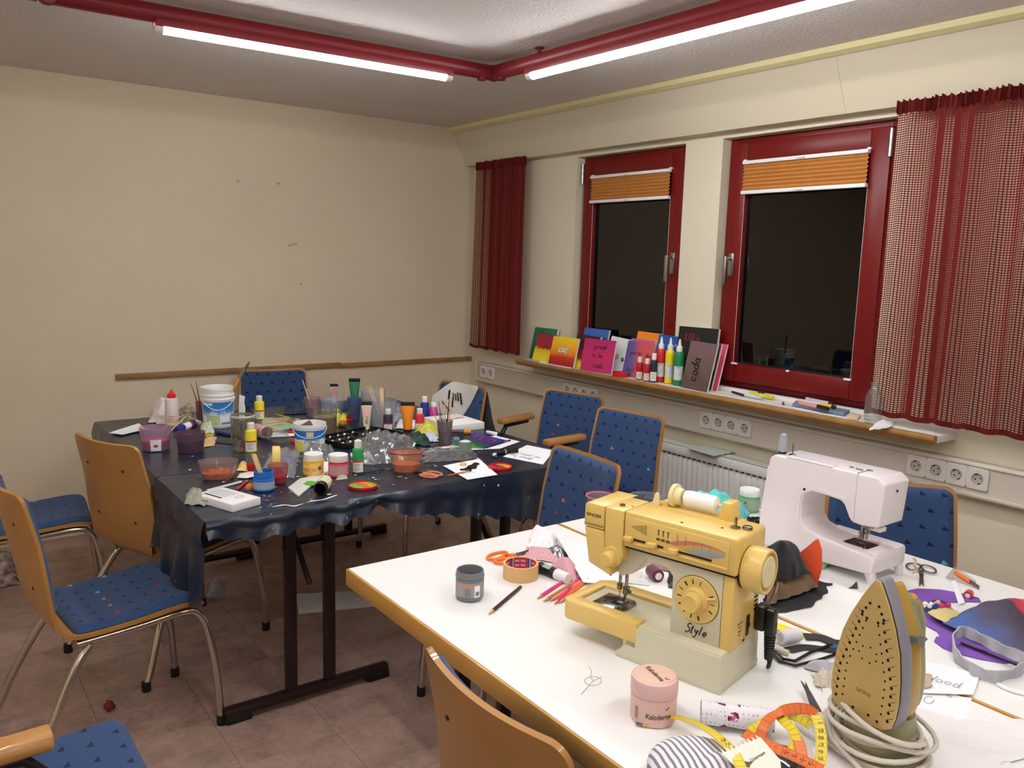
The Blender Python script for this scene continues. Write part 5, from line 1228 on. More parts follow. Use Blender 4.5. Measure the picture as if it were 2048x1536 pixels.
num('20', 1464, 1500, .071, -40); num('19', 1455, 1491, .071, -40); num('18', 1446, 1482, .070, -40)
# floral cloth, striped cushions, thread card
m_flo, nt, b = newmat('floral cotton')
tc = nd(nt, 'TexCoord'); vo = nd(nt, 'TexVoronoi', Vector=tc.outputs['Object'], Scale=42.0); no = nd(nt, 'TexNoise', Vector=tc.outputs['Object'], Scale=120.0, Detail=3); wn = nd(nt, 'TexWhiteNoise', Vector=vo.outputs['Position'])
f1 = mth(nt, 'MULTIPLY', mth(nt, 'LESS_THAN', mth(nt, 'ADD', vo.outputs['Distance'], mth(nt, 'MULTIPLY', no.outputs['Fac'], .7)), .68), mth(nt, 'GREATER_THAN', wn.outputs['Value'], .6))
r = nd(nt, 'ValToRGB', Fac=no.outputs['Fac']); r.color_ramp.elements[0].position = .45; r.color_ramp.elements[0].color = rgb(110, 20, 60); r.color_ramp.elements[1].position = .6; r.color_ramp.elements[1].color = rgb(200, 110, 150)
v2 = nd(nt, 'TexVoronoi', Vector=tc.outputs['Object'], Scale=130.0, Randomness=.2); ring_ = mth(nt, 'MULTIPLY', mth(nt, 'LESS_THAN', v2.outputs['Distance'], .3), .6)
mc = nd(nt, 'MixRGB', _0=ring_, _1=rgb(234, 228, 232), _2=rgb(160, 152, 160)); mc2 = nd(nt, 'MixRGB', _0=f1, _1=mc.outputs[0], _2=r.outputs[0]); nt.links.new(mc2.outputs[0], b.inputs['Base Color']); b.inputs['Roughness'].default_value = .85
M, l = lie(at(1400, 1452), at(1545, 1470), .024); g = G()
g.grid(26, 20, lambda u, v: (lambda a, q: (q * cos(a), q * 1.15 * sin(a), l * v))(8.2 * u - 1.2, (.024 - .0016 * 8.2 * u) * (1 + .10 * noise.noise(Vector((3 * u, 6 * v, 1))))), th=.0012)
one('floral_cloth', 'white cotton with wine red flowers rolled up behind the tape measure', 'cloth', g, m_flo, M)
m_str, nt, b = newmat('striped cotton')
tc = nd(nt, 'TexCoord'); sep = nd(nt, 'SeparateXYZ', _0=tc.outputs['Object']); no = nd(nt, 'TexNoise', Vector=tc.outputs['Object'], Scale=14.0)
s1 = mth(nt, 'FRACT', mth(nt, 'ADD', mth(nt, 'MULTIPLY', mth(nt, 'SUBTRACT', mth(nt, 'MULTIPLY', sep.outputs[0], .9), mth(nt, 'MULTIPLY', sep.outputs[1], .42)), 100), mth(nt, 'MULTIPLY', no.outputs['Fac'], .8)))
mc = nd(nt, 'MixRGB', _0=mth(nt, 'LESS_THAN', s1, .42), _1=rgb(228, 224, 226), _2=rgb(128, 124, 138)); nt.links.new(mc.outputs[0], b.inputs['Base Color']); b.inputs['Roughness'].default_value = .85
one('pin_cushion', 'larger grey and white striped round cushion by the cream jar', 'cushion', G().ball((0, 0, .026), .082, 0, 28, 16, 1, 1.05, .36, Tr(*at(1402, 1574))), m_str)
one('pin_cushion', 'smaller striped cushion at the lower picture edge', 'cushion', G().ball((0, 0, .03), .05, 0, 24, 14, 1, .9, .6, Tr(*at(1436, 1590))), m_str)
p = at(1490, 1500, T + .05); A = at(1442, 1506, T + .074); X_ = at(1520, 1474, T + .074) - A; Y_ = at(1496, 1540, T + .060) - A
Mc = frame_of(A, X_, -Y_); w_ = X_.length; hh = .062
pl_ = [(0, 0)]
for k in range(9): pl_ += [(w_ * (k + .25) / 9, -.001), (w_ * (k + .5) / 9, .006), (w_ * (k + .75) / 9, -.001)]
pl_ += [(w_, 0), (w_, -hh * .7), (w_ * .8, -hh), (.01, -hh * .8)]
t = thing('thread_card', 'notched cream thread card lying on the striped cushion', 'card', Mc)
G().prism(pl_[::-1], -.0004, .0004, 0, 0).obj('card', mat('cream card', (236, 230, 214), .6), t)
text('Gütermann', .0075, m_ink, t, Tr(w_ * .62, -.026, .0006) @ Rz(.1), shear=.2)
G().prism([(-.014, 0), (-.004, .003), (0, .006), (.004, .003), (.014, 0), (.004, -.003), (0, -.006), (-.004, -.003)][::-1], .0005, .0009, 0, 0, Tr(w_ * .3, -.03, 0)).obj('card_mark', mat('olive print', (92, 84, 50), .6), t)
p = at(1560, 1545); one('round_tin', 'shiny black round tin under the orange tape', 'tin', G().lathe([(.04, 0), (.042, .004), (.042, .02), (.038, .026), (.02, .031), (0, .032)], 28, M=Tr(*p)), mat('black gloss', (26, 22, 24), .08, coat=1))
# pencil scribble on the left white table
g = G(); z = T + .0003
g.ribbon([at(1186 + 17 * cos(a * .42), 1362 + 9 * sin(a * .42), z) for a in range(17)], .0009, th=.0002); g.ribbon([at(1178, 1333, z), at(1183, 1342, z), at(1181, 1352, z), at(1186, 1362, z)], .0009, th=.0002); g.ribbon([at(1204, 1354, z), at(1186, 1362, z), at(1172, 1378, z), at(1162, 1389, z)], .0009, th=.0002)
sc = g.obj('pencil_scribble', m_pen, bpy.data.objects['folding_table.002']); sc.matrix_parent_inverse = bpy.data.objects['folding_table.002'].matrix_basis.inverted(); sc['kind'] = 'stuff'
# ---------------------------------------------------------------- builders for the painting things
def mpp(p): return (p[0] * RZ[0] + p[1] * RZ[1] + (p[2] - CZ) * RZ[2]) / FPX      # metres per pixel at p
def cmat(c, rough=.4, **k): return mat('plastic %d %d %d' % tuple(c), c, rough, **k)
m_tint = {}
def tinted(c, s=.25):
    n = 'tinted %d %d %d' % tuple(c)
    return MATS[n] if n in MATS else glassy(n, tuple(min(255, x // 4 + 188) for x in c), .05, solid=s * .5, body=tuple(min(255, x + 30) for x in c))
def bottle(label, px, hw, h, col, lab=(232, 228, 220), stripe=(206, 50, 50), cap=(236, 234, 226), z=TS, group='acrylic paint bottles', nozzle=False, name='paint_bottle', big=False, body=None, ca=0):
    p = at(*px, z); k = mpp(p); r = hw * k; H = h * k; t = thing(name, label, 'bottle', L(p), group); fc = face_cam(p) + ca
    b_ = .66 if big else .70
    G().lathe([(r * .9, 0), (r, H * .02), (r, H * b_), (r * .93, H * (b_ + .04)), (r * .55, H * (b_ + .08)), (0, H * (b_ + .08))], 20).obj('body', body or cmat(col), t)
    if nozzle: G().lathe([(r * .62, H * (b_ + .07)), (r * .62, H * (b_ + .17)), (r * .34, H * (b_ + .20)), (r * .28, H * .93), (r * .14, H), (0, H)], 16).obj('cap', cmat(cap), t)
    else: G().lathe([(r * .62, H * (b_ + .07)), (r * .66, H * (b_ + .09)), (r * .64, H * .985), (r * .56, H), (0, H)], 16).obj('cap', cmat(cap), t)
    if lab:
        z0, z1 = (.12, .42) if big else (.05, .36)
        lb = band(r + .0003, H * z0, H * z1, fc, 2.0, cmat(lab, .5), t)
        if stripe: band(r + .0006, H * (z1 - .01), H * (z1 + .045), fc, 1.9, cmat(stripe, .5), t, 'label_stripe')
        if big:
            text('ACRYL', r * .36, m_ink, t, None, fn=wrap(r + .0004, H * .39, fc), sx=.8)
            g = G(); g.ribbon([wrap(r + .0005, H * .25, fc)(Vector((r * a, r * b2, 0))) for a, b2 in ((-.1, -.5), (.05, -.1), (.3, .25), (.55, .45))], [.0008, .003, .0025, .0006], th=.0003); g.obj('brush_mark', m_ink, t)
        else:
            g = G()
            for q in range(3): g.box(r + .0004, r + .0008, -r * .5, r * (.4 - .2 * (q % 2)), H * (z1 - .09 - .07 * q), H * (z1 - .07 - .07 * q), M=Rz(fc))
            g.obj('small_print', mat('label print', (150, 140, 136), .6), t)['kind'] = 'stuff'
    return t
def vessel(name, label, px, hw, h, m, fill=None, level=.35, base=.75, oval=1.0, rim=None, z=TS, cat='tub', group=None, lumps=0):
    p = at(*px, z); k = mpp(p); r = hw * k; H = h * k; t = thing(name, label, cat, L(p, math.degrees(face_cam(p)) + 90), group); w = .0012; rb = r * base
    G().shell([(0, .0008), (rb, .0008), (rb + (r - rb) * .1, H * .03), (r * .985, H * .93), (r, H * .94), (r, H), (r - w * 1.6, H), (r * .985 - w, H * .93), (rb - w, H * .05), (0, H * .05)], 28, sy=oval).obj('body', m, t)
    if rim: G().shell([(r, H * .93), (r * 1.05, H * .94), (r * 1.05, H * .985), (r, H), (r, H * .93)], 28, sy=oval).obj('rim', rim, t)
    if fill:
        q = rb + (r - rb) * level - w * 1.4; g = G().lathe([(rb - w * 1.5, H * .06), (q, H * level * .98), (q * .6, H * level), (0, H * level)], 24, sx=1, sy=oval)
        for i in range(lumps): a = R_.uniform(0, 6.28); g.ball((q * .5 * cos(a), q * .5 * sin(a) * oval, H * level), q * .33, 0, 8, 6, 1, oval, .5, rough=.15)
        g.obj('paint', fill, t)
    return t
def brush(label, a, b2, r=.003, col=(206, 160, 96), tip=(60, 40, 30), name='paintbrush', group='paintbrushes', ferr=(176, 176, 178), flat=1):
    """handle end at a, bristle end at b2"""
    a, b2 = Vector(a), Vector(b2); d = (b2 - a); l = d.length; M = frame_of(a, d, Vector((0, 0, 1)) if abs(d.normalized().z) < .9 else Vector((1, 0, 0))) @ Matrix(((0, 0, 1, 0), (1, 0, 0, 0), (0, 1, 0, 0), (0, 0, 0, 1)))
    t = thing(name, label, 'brush', M, group)
    G().lathe([(0, 0), (r * .5, l * .01), (r * .8, l * .3), (r * 1.1, l * .62), (r * .8, l * .74), (0, l * .74)], 8).obj('handle', cmat(col), t)
    G().lathe([(r * .85, l * .73), (r, l * .75), (r, l * .88), (0, l * .88)], 8).obj('ferrule', mat('brush ferrule', ferr, .3, metal=.9), t)
    G().lathe([(r * .95, l * .875), (r * 1.15, l * .92), (r * .7, l * .97), (0, l)], 8, sy=flat).obj('bristles', cmat(tip, .9), t)
    return t
def stick(label, a, b2, r, m, name='stick', cat='stick', group=None, flat=1):
    return one(name, label, cat, G().tube([a, b2], r, 8, flat=flat), m, group=group)
m_wood = mat('pale wood stick', (222, 190, 134), .6)
def ptube(label, px, hw, h, col, capc=(22, 22, 24), z=TS, word=None, panel=None, name='paint_tube'):
    p = at(*px, z); k = mpp(p); r = hw * k; H = h * k; t = thing(name, label, 'paint tube', L(p, math.degrees(face_cam(p)) + 90), 'paint tubes standing on their caps')
    G().lathe([(r * .55, 0), (r * .6, H * .01), (r * .56, H * .09), (0, H * .09)], 16).obj('cap', cmat(capc), t)
    n = 20
    def f(u, v):
        a = 2 * pi * u; q = v ** 1.3; return (r * (.62 + .38 * q) * cos(a), r * (.62 * (1 - q) + .05) * sin(a), H * (.09 + .79 * v))
    G().grid(n, 10, f).obj('body', cmat(col), t)
    G().box(-r * 1.0, r * 1.0, -r * .06, r * .06, H * .87, H, bev=.0006).obj('crimp', cmat(capc), t)
    if panel: G().grid(6, 4, lambda u, v: (r * .6 * (u * 2 - 1), -r * (.62 * (1 - (.45 + .4 * v) ** 1.3) + .05) * sqrt(1 - .3 * (u * 2 - 1) ** 2) - .0006, H * (.5 + .32 * v))).obj('label', cmat(panel, .5), t)
    if word: text(word, r * .62, m_ink, t, Tr(r * .05, -r * .64, H * .38) @ Rx(pi / 2 + .1) @ Rz(pi / 2), ext=.0002)
    return t
# ---------------------------------------------------------------- back row, left
M = L(at(345, 850, TS))
bottle('glue bottle, cloudy plastic with a pointed red cap', (345, 851), 13, 73, (214, 206, 204), lab=(232, 204, 190), stripe=None, cap=(214, 36, 44), nozzle=True, name='glue_bottle', group=None)
cloth('cloth', 'crumpled white cloth with pink stains behind the glue bottle', [(298, 846), (345, 852), (352, 822), (306, 820)], .03, mat('stained cloth', (226, 208, 200), .9, noise=(30, .2, (240, 232, 226))), z=TS, freq=16, seed=51, peak=.085, edge=.012)
cloth('rag', 'camouflage coloured rag heap beside the glue bottle', [(352, 850), (398, 846), (392, 824), (358, 822)], .03, mat('mottled rag', (96, 92, 78), .9, noise=(60, .6, (200, 196, 170))), z=TS, freq=22, seed=52, peak=.045, edge=.01, cat='rag')
sheetpaper('paper_sheet', 'torn white paper at the left end of the black table', [(218, 869), (244, 873), (292, 862), (278, 850)], z=TS, curl=.006)
t = vessel('brush_cup', 'reddish brown cup with two brushes behind the white bucket', (404, 843), 12, 40, tinted((150, 90, 84), .6), cat='cup', z=TS)
p = at(404, 843, TS); k = mpp(p)
def up(px, py, base): return Vector((base[0], base[1], hat(px, py, base)))
def pole(base, foot_off, px, py, dx=0, dy=0):
    """a brush in a cup standing at base: its foot, and its top where (px, py) shows it"""
    f = Vector(base) + Vector((foot_off[0], foot_off[1], .006)); q = Vector((base[0] + dx, base[1] + dy, 0)); return f, Vector((q.x, q.y, hat(px, py, q)))
def sidepole(base, px, py, k_=.02):
    r = Vector((RX[0], RX[1], 0)).normalized(); q = Vector(base); s_ = Vector((0, 0, 0))
    # slide the top sideways until it stands where (px, py) shows it
    for it in range(3):
        w = q + s_; d0 = (w[0] * RX[0] + w[1] * RX[1]); dep = mpp((w[0], w[1], q.z + .15)) * FPX
        z = hat(px, py, w); xx = ((w[0] * RX[0] + w[1] * RX[1] + (z - CZ) * RX[2]) / (w[0] * RZ[0] + w[1] * RZ[1] + (z - CZ) * RZ[2])) * FPX + 1024
        s_ = s_ + r * ((px - xx) * dep / FPX)
    w = q + s_; top = Vector((w.x, w.y, hat(px, py, w))); foot = q + Vector((0, 0, .006)) - s_ * .18; return foot, top
for (x, y, lab) in ((381, 766, 'dark paintbrush in the brown cup, leaning left'), (392, 762, 'dark paintbrush in the brown cup, more upright')):
    f, tp_ = sidepole(p, x, y); brush(lab, tp_, f, .0026, (70, 50, 44), (40, 30, 30))
def bucket(label, px, hw, h, rim_rings, labf, z=TS):
    p = at(*px, z); k = mpp(p); r = hw * k; H = h * k; t = thing('bucket', label, 'bucket', L(p, math.degrees(face_cam(p))))
    rb = r * .86; w = .0018
    G().shell([(0, .001), (rb, .001), (rb + .002, .004), (r * .97, H * .93), (r, H * .94), (r, H), (r - w, H), (r * .97 - w, H * .92), (rb - w, .004), (0, .004)], 36).obj('body', m_white, t)
    for zz in rim_rings: q = rb + (r * .97 - rb) * zz; G().shell([(q, H * zz), (q + .004, H * (zz + .008)), (q + .004, H * (zz + .03)), (q, H * (zz + .04)), (q, H * zz)], 36).obj('rim_ring', m_white, t)
    labf(t, rb, r * .97, H); return t, p, r, H
def cone_band(t, rb, rt, H, z0, z1, w, m, name='label', a0=0, off=.0028):
    def f(u, v):
        zz = z0 + (z1 - z0) * v; q = rb + (rt - rb) * zz + off; a = a0 - w / 2 + w * u; return (q * cos(a), q * sin(a), H * zz)
    return G().grid(20, 6, f, th=-.0002).obj(name, m, t)
m_lb1 = paint('blue sky label', [(.1, (214, 220, 226)), (.4, (232, 236, 238)), (.62, (60, 140, 206)), (.85, (40, 118, 190))], 2, 5, .5)
def lab1(t, rb, rt, H):
    cone_band(t, rb, rt, H, .06, .66, 2.4, m_lb1)
    cone_band(t, rb, rt, H, .10, .34, .9, mat('cucumber green print', (186, 192, 150), .5, noise=(60, .15)), 'label_picture', -.35, .0032)
    cone_band(t, rb, rt, H, .58, .64, .7, mat('pale label bar', (214, 226, 236), .5), 'label_bar', -.7, .0032)
    cone_band(t, rb, rt, H, .10, .15, .7, mat('violet label bar', (120, 120, 170), .5), 'label_bar', .55, .0032)
tb, pb, rbk, Hb = bucket('tall white plastic bucket with a blue label, brush sticking out', (437, 852), 32, 80, (.70, .80), lab1)
G().tube([Vector((rbk * cos(a) * 1.02, rbk * sin(a) * 1.02, Hb * .74 - .05 * cos(a * 1.0) ** 2 * (1 if cos(a) > 0 else 0))) for a in [pi / 2 * (1 - 2 * i / 16) + .35 for i in range(17)]], .0016, 6).obj('handle', m_white, tb)
f, tp_ = sidepole(pb, 500, 722); brush('large brush with orange handle leaning out of the tall white bucket', f, tp_, .006, (214, 146, 60), (110, 84, 66))
p = at(484, 842, TS); k = mpp(p); one('foam_board', 'torn white foam strip standing beside the tall bucket', 'foam', G().prism([(-.014, 0), (.016, .0), (.013, .03), (.017, .06), (.012, .09), (.016, .118), (-.010, .128), (-.014, .06)], -.004, .004, 0, .001, Rx(pi / 2)), mat('torn foam', (232, 230, 226), .9), L(p, math.degrees(face_cam(p)) + 90))
# ---------------------------------------------------------------- tubs on the left half
m_redp = mat('red paint', (214, 40, 60), .3); m_dkp = mat('dark purple paint', (40, 20, 36), .3)
t = vessel('paint_tub', 'clear tub with bright red paint and a crowned label', (312, 899), 30, 46, tinted((196, 160, 190), .4), m_redp, .45, .82)
p = at(312, 899, TS); k = mpp(p); fc = -pi / 2
pt_ = G().grid(6, 4, lambda u, v: (30 * k * (.9 + .07 * v) * cos(fc - .35 + .7 * u) * 1.02, 30 * k * (.9 + .07 * v) * sin(fc - .35 + .7 * u) * 1.02, 46 * k * (.06 + .5 * v))).obj('label', m_paper, t)
G().prism([(-.008, 0), (.008, 0), (.008, .006), (.005, .010), (.0, .007), (-.005, .010), (-.008, .006)], 0, .0006, 0, 0, Tr(0, -30 * k * 1.0, 46 * k * .25) @ Rx(pi / 2)).obj('label_mark', mat('red label print', (176, 36, 50), .5), t)
vessel('shallow_dish', 'purple tinted tub lid lying behind the red paint tub', (308, 868), 28, 9, tinted((160, 150, 190), .4), cat='lid', base=.95)
f, tp_ = at(330, 872, TS + .04), at(372, 832, TS + .07); stick('wooden stick lying across the red tub, pointing to the bucket', f, at(372, 833, TS + .06), .0028, m_wood, group='wooden stir sticks'); stick('shorter wooden stick leaning behind the red tub', at(322, 860, TS + .03), at(366, 830, TS + .05), .0024, m_wood, group='wooden stir sticks')
vessel('paint_tub', 'clear tub of dark purple paint', (382, 903), 28, 40, tinted((120, 80, 110), .55), m_dkp, .62, .84)
M, l = lie(at(352, 868, TS), at(396, 850, TS), .016); t = thing('paint_bottle', 'blue paint bottle lying on its side behind the purple tub', 'bottle', M, 'acrylic paint bottles')
G().lathe([(.014, 0), (.016, .003), (.016, l * .78), (.009, l * .86), (0, l * .86)], 18).obj('body', cmat((36, 44, 130)), t); G().lathe([(.0163, l * .3), (.0163, l * .56)], 18).obj('label', m_paper, t); G().lathe([(.0165, l * .56), (.0165, l * .62)], 18).obj('label_stripe', cmat((214, 60, 70)), t)
G().lathe([(.009, l * .85), (.010, l * .98), (.0, l * .98)], 14).obj('cap', m_white, t); G().lathe([(.011, 0), (.011, .004), (0, .004)], 14, M=Tr(.002, -.008, l * 1.08) @ Rx(.6)).obj('flip_lid', m_white, t)
cloth('tissue', 'pale green stained tissue beside the tall bucket', [(400, 868), (428, 868), (426, 848), (404, 846)], .025, mat('greenish tissue', (200, 206, 180), .9, noise=(40, .3)), z=TS, n=16, freq=30, seed=53, peak=.02)
one('sponge', 'olive yellow sponge piece behind the purple tub', 'sponge', G().box(-.018, .018, -.011, .011, 0, .020, bev=.003, M=L(at(418, 877, TS), 15)), mat('olive sponge', (184, 176, 44), .95, bump=(90, .8)))
cloth('sponge', 'peach coloured paint soaked paper beside the purple tub', [(402, 897), (428, 892), (434, 876), (412, 878)], .01, mat('peach paper', (224, 186, 136), .9, noise=(40, .2)), z=TS, n=14, freq=30, seed=54, peak=.014, cat='paper')
def marker(label, a, b2, r, col, capc, frac=.35, group='marker pens'):
    M, l = lie(at(*a, TS) if len(a) == 2 else Vector(a), at(*b2, TS) if len(b2) == 2 else Vector(b2), r); t = thing('marker', label, 'pen', M, group)
    G().lathe([(0, 0), (r * .9, 0), (r, .002), (r, l * (1 - frac)), (0, l * (1 - frac))], 12).obj('barrel', cmat(col), t)
    G().lathe([(r * 1.0, l * (1 - frac)), (r * 1.06, l * (1 - frac + .01)), (r * .95, l), (0, l)], 12).obj('cap', cmat(capc), t); return t
marker('dark blue marker between the tubs and the glass jar', (432, 867), (470, 876), .008, (26, 52, 110), (30, 40, 80))
cloth('rag', 'black smeared rag in front of the dark blue marker', [(430, 886), (472, 890), (470, 878), (438, 876)], .008, m_bcl, z=TS, n=12, freq=24, seed=55, cat='rag')
# glass jars
m_glass = glassy('jar glass', (245, 245, 241), .03, solid=.12, body=(170, 160, 140))
t = vessel('glass_jar', 'glass jar holding paint rags and scrapers behind the front yellow bottle', (486, 900), 23, 72, m_glass, cat='jar', base=.96, rim=mat('jar thread', (190, 190, 170), .3))
p = at(486, 900, TS)
g = G(); g.box(-.016, -.006, -.004, .004, .006, .10, bev=.002, M=Ry(.25)); o = g.obj('red_handle', cmat((160, 60, 40)), t)
G().box(.0, .009, -.004, .004, .006, .11, bev=.002, M=Ry(-.1)).obj('blue_handle', cmat((50, 60, 120)), t)
G().ball((-.012, .0, .06), .016, 0, 12, 8, rough=.15).obj('brown_rag', cmat((96, 76, 72), .9), t); G().ball((.015, .004, .05), .018, 0, 12, 8, rough=.15).obj('beige_rag', cmat((196, 176, 140), .9), t)
t = vessel('glass_jar', 'round glass jar with wet brown contents behind the white dip bucket', (650, 868), 24, 52, m_glass, mat('murky water', (150, 130, 100), .15), .7, .94, cat='jar')
# yellow bottles
bottle('yellow paint bottle further back, in front of the dark chair', (519, 838), 9.5, 47, (238, 222, 50))
bottle('yellow paint bottle nearer us, standing by the glass jar', (502, 903), 11.5, 59, (236, 220, 48))
# clear drinks bottle with red label
m_pet = glassy('bottle plastic', (247, 248, 248), .03, solid=.08, body=(200, 205, 205)); M, l = lie(at(512, 872, TS), at(588, 896, TS), .028); t = thing('drink_bottle', 'empty clear drinks bottle with red label lying on its side', 'bottle', M)
G().shell([(0, .006), (.018, 0), (.027, .006), (.028, l * .3), (.026, l * .34), (.028, l * .4), (.029, l * .62), (.024, l * .74), (.013, l * .86), (.012, l)], 22).obj('body', m_pet, t)
G().shell([(.0284, l * .02), (.0288, l * .04), (.0288, l * .28), (.0284, l * .3)], 22).obj('label', mat('red bottle label', (196, 30, 40), .4, noise=(40, .3, (230, 200, 200))), t)
G().lathe([(.0135, l * .97), (.014, l), (.014, l * 1.09), (0, l * 1.1)], 16).obj('cap', cmat((206, 44, 50)), t)
# pale heap of brushes, cards
for k, (a, b2, c) in enumerate([((548, 836), (600, 846), (196, 160, 96)), ((556, 846), (612, 852), (206, 180, 130)), ((530, 848), (590, 838), (190, 150, 90)), ((552, 828), (592, 840), (210, 176, 60))]):
    q1, q2 = at(*a, TS + .018 + .004 * k), at(*b2, TS + .02 + .004 * k); brush(['tan brush lying on the heap behind the dip bucket, lowest', 'pale brush lying on the heap pointing at the dip bucket', 'ochre brush lying across the other brushes of the heap', 'yellow handled brush lying topmost on the heap'][k], q1, q2, .0035, c, (120, 100, 80))
cloth('foam_sheet', 'beige foam sheets stacked behind the dip bucket', [(520, 862), (598, 866), (600, 838), (526, 836)], .006, mat('beige foam', (186, 176, 150), .95, noise=(14, .25)), z=TS, n=14, freq=18, seed=56, peak=.01, cat='foam')
sheetpaper('card', 'white card lying in front of the foam sheets', [(520, 876), (596, 872), (598, 862), (522, 866)], z=TS + .004, cat='card')
sheetpaper('card', 'mint green painted card lying on the heap behind the dip bucket', [(556, 858), (592, 856), (594, 848), (566, 850)], mat('mint paint', (120, 190, 166), .5), z=TS + .030, cat='card')
cloth('rag', 'black feathery rag left of the back yellow bottle', [(470, 838), (508, 836), (502, 822), (476, 822)], .03, m_bcl, z=TS, n=16, freq=40, seed=57, peak=.02, cat='rag')
cloth('rag', 'dark green and blue paint rag by the far chair', [(566, 830), (622, 828), (616, 812), (574, 812)], .02, mat('painted rag', (40, 66, 66), .8, noise=(40, .8, (60, 80, 110))), z=TS, n=18, freq=30, seed=58, peak=.025, cat='rag')
one('paint_blob', 'dark red paint blob on the card behind the dip bucket', 'paint', G().ball((0, 0, .012), .014, 0, 12, 8, rough=.1, M=L(at(583, 868, TS))), m_redp)
# dip bucket with sponge brush
m_lb2 = paint('dip label', [(.2, (206, 206, 180)), (.45, (226, 226, 216)), (.55, (230, 234, 236)), (.6, (52, 132, 200)), (.9, (36, 110, 190))], 2, 4, .25)
def lab2(t, rb, rt, H):
    cone_band(t, rb, rt, H, .04, .80, 2.6, m_lb2)
    cone_band(t, rb, rt, H, .58, .76, .45, cmat((206, 206, 150), .5), 'label_badge', 0, .0032)
    cone_band(t, rb, rt, H, .08, .40, .5, cmat((226, 214, 60), .5), 'label_picture', -.75, .0032)
    def fn(c): a = c.x / rt; q = rb + (rt - rb) * .4 + .0036; return Vector((q * cos(a + .1), q * sin(a + .1), H * .42 + c.y))
    text('Milch', H * .26, mat('grey blue print', (110, 130, 150), .5), t, None, shear=.3, fn=fn)
td_, pd_, rd2, Hd = bucket('white dip bucket with a blue label and wire handle', (620, 900), 32, 56, (.88,), lab2)
G().tube([Vector((rd2 * 1.03 * cos(a), rd2 * 1.03 * sin(a), Hd * .86 - .036 * cos(a))) for a in [-pi / 2 + pi * i / 20 for i in range(21)]], .0014, 6).obj('handle', m_white, td_)
t = thing('sponge_brush', 'brown sponge brush dipped into the white dip bucket', 'brush', L(pd_ + Vector((-.012, .0, Hd * .80)), math.degrees(face_cam(pd_)) + 90) @ Ry(-.5))
G().prism([(-.028, -.008), (.028, -.008), (.024, .008), (-.024, .008)], -.02, .024, 0, .002).obj('sponge', mat('brown sponge', (112, 90, 84), .95, bump=(120, .8)), t); G().box(.006, .05, -.004, .004, -.005, .005, bev=.002, M=Tr(.0, 0, -.02)).obj('handle', cmat((226, 190, 186)), t)
# cups, tubes and clear beakers at the back
vessel('brush_cup', 'cloudy pink water cup with a stick, by the far chair', (625, 834), 16, 40, tinted((176, 140, 150), .5), mat('pinkish water', (168, 126, 132), .15), .5, .72, cat='cup')
p = at(625, 834, TS); f, tp_ = sidepole(p, 605, 760); brush('pale brush standing in the pink water cup', tp_, f, .003, (226, 200, 150), (120, 90, 90))
one('cloth', 'dark teal cloth folded at the far edge of the table', 'cloth', patch(G(), quad([(590, 818), (700, 822), (694, 802), (606, 800)], TS), .012, n=20, seed=59, peak=.012), mat('teal cloth', (36, 74, 104), .85, noise=(12, .2)))
m_bk = glassy('beaker plastic', (246, 247, 250), .05, solid=.16, body=(206, 210, 222))
vessel('plastic_beaker', 'low clear container behind the round glass jar', (664, 832), 25, 34, m_bk, cat='beaker')
ptube('grey paint tube with black crimp behind the clear container', (668, 812), 8, 45, (176, 180, 184), panel=(206, 130, 140))
bottle('small pale yellow bottle by the round glass jar', (673, 852), 8, 34, (214, 214, 96), lab=None, cap=(206, 210, 110))
vessel('brush_cup', 'blue tinted cup with the green paint tube in it', (708, 838), 14, 44, tinted((90, 110, 160), .5), mat('blue water', (60, 80, 130), .15), .7, .75, cat='cup')
ptube('green paint tube standing in the blue cup', (709, 812), 11, 56, (22, 120, 84), z=TS + .03)
p = at(700, 836, TS); f, tp_ = sidepole(p, 686, 750); brush('thin brush leaning out of the blue cup', tp_, f, .0022, (206, 176, 120), (60, 60, 80))
vessel('shallow_dish', 'red plastic lid with a yellow scrap beside the round glass jar', (688, 842), 18, 4, cmat((196, 30, 36)), cat='lid', base=.95)
one('paper_scrap', 'yellow torn paper on the red lid', 'paper', patch(G(), quad([(678, 842), (694, 842), (692, 828), (682, 830)], TS + .012), .01, n=10, freq=50, peak=.012), cmat((232, 206, 40), .8))
one('painted_egg', 'orange painted egg in front of the red lid', 'egg', G().ball((0, 0, .016), .022, 0, 18, 12, 1.1, .8, .75, L(at(686, 854, TS), 20)), mat('orange egg paint', (206, 120, 36), .45, noise=(40, .4, (150, 110, 50))))
ptube('cream paint tube lettered upwards on its cap, near the tray', (733, 862), 10.5, 60, (216, 208, 178), word='Effect', panel=(226, 176, 166))
vessel('plastic_beaker', 'tall clear beaker with stir sticks behind the black bottle', (765, 858), 28, 60, m_bk, cat='beaker', base=.85)
vessel('plastic_beaker', 'upside down clear beaker at the back of the table', (746, 838), 24, 58, m_bk, cat='beaker', base=.9)
cloth('plastic_bag', 'clear plastic bag crumpled behind the tall beaker', [(770, 846), (812, 846), (806, 828), (776, 828)], .04, m_bk, z=TS, n=14, freq=26, seed=60, peak=.07, cat='bag')
p = at(765, 858, TS)
for (x, y, lab) in ((735, 773, 'thin wooden stick in the tall beaker, leaning furthest left'), (741, 772, 'thin wooden stick in the tall beaker, second of the pair')):
    f, tp_ = sidepole(p, x, y); stick(lab, f, tp_, .0027, m_wood, group='wooden stir sticks')
f, tp_ = sidepole(p, 763, 774); d = (tp_ - f); M = frame_of(f, d, Vector((0, 0, 1)).cross(Vector((p.x, p.y, 0)).normalized()))
one('wooden_spatula', 'broad wooden spatula standing in the tall beaker', 'spatula', G().prism([(0, -.006), (d.length - .012, -.0095), (d.length, 0), (d.length - .012, .0095), (0, .006)], -.0008, .0008, 0, .0004, M), m_wood)
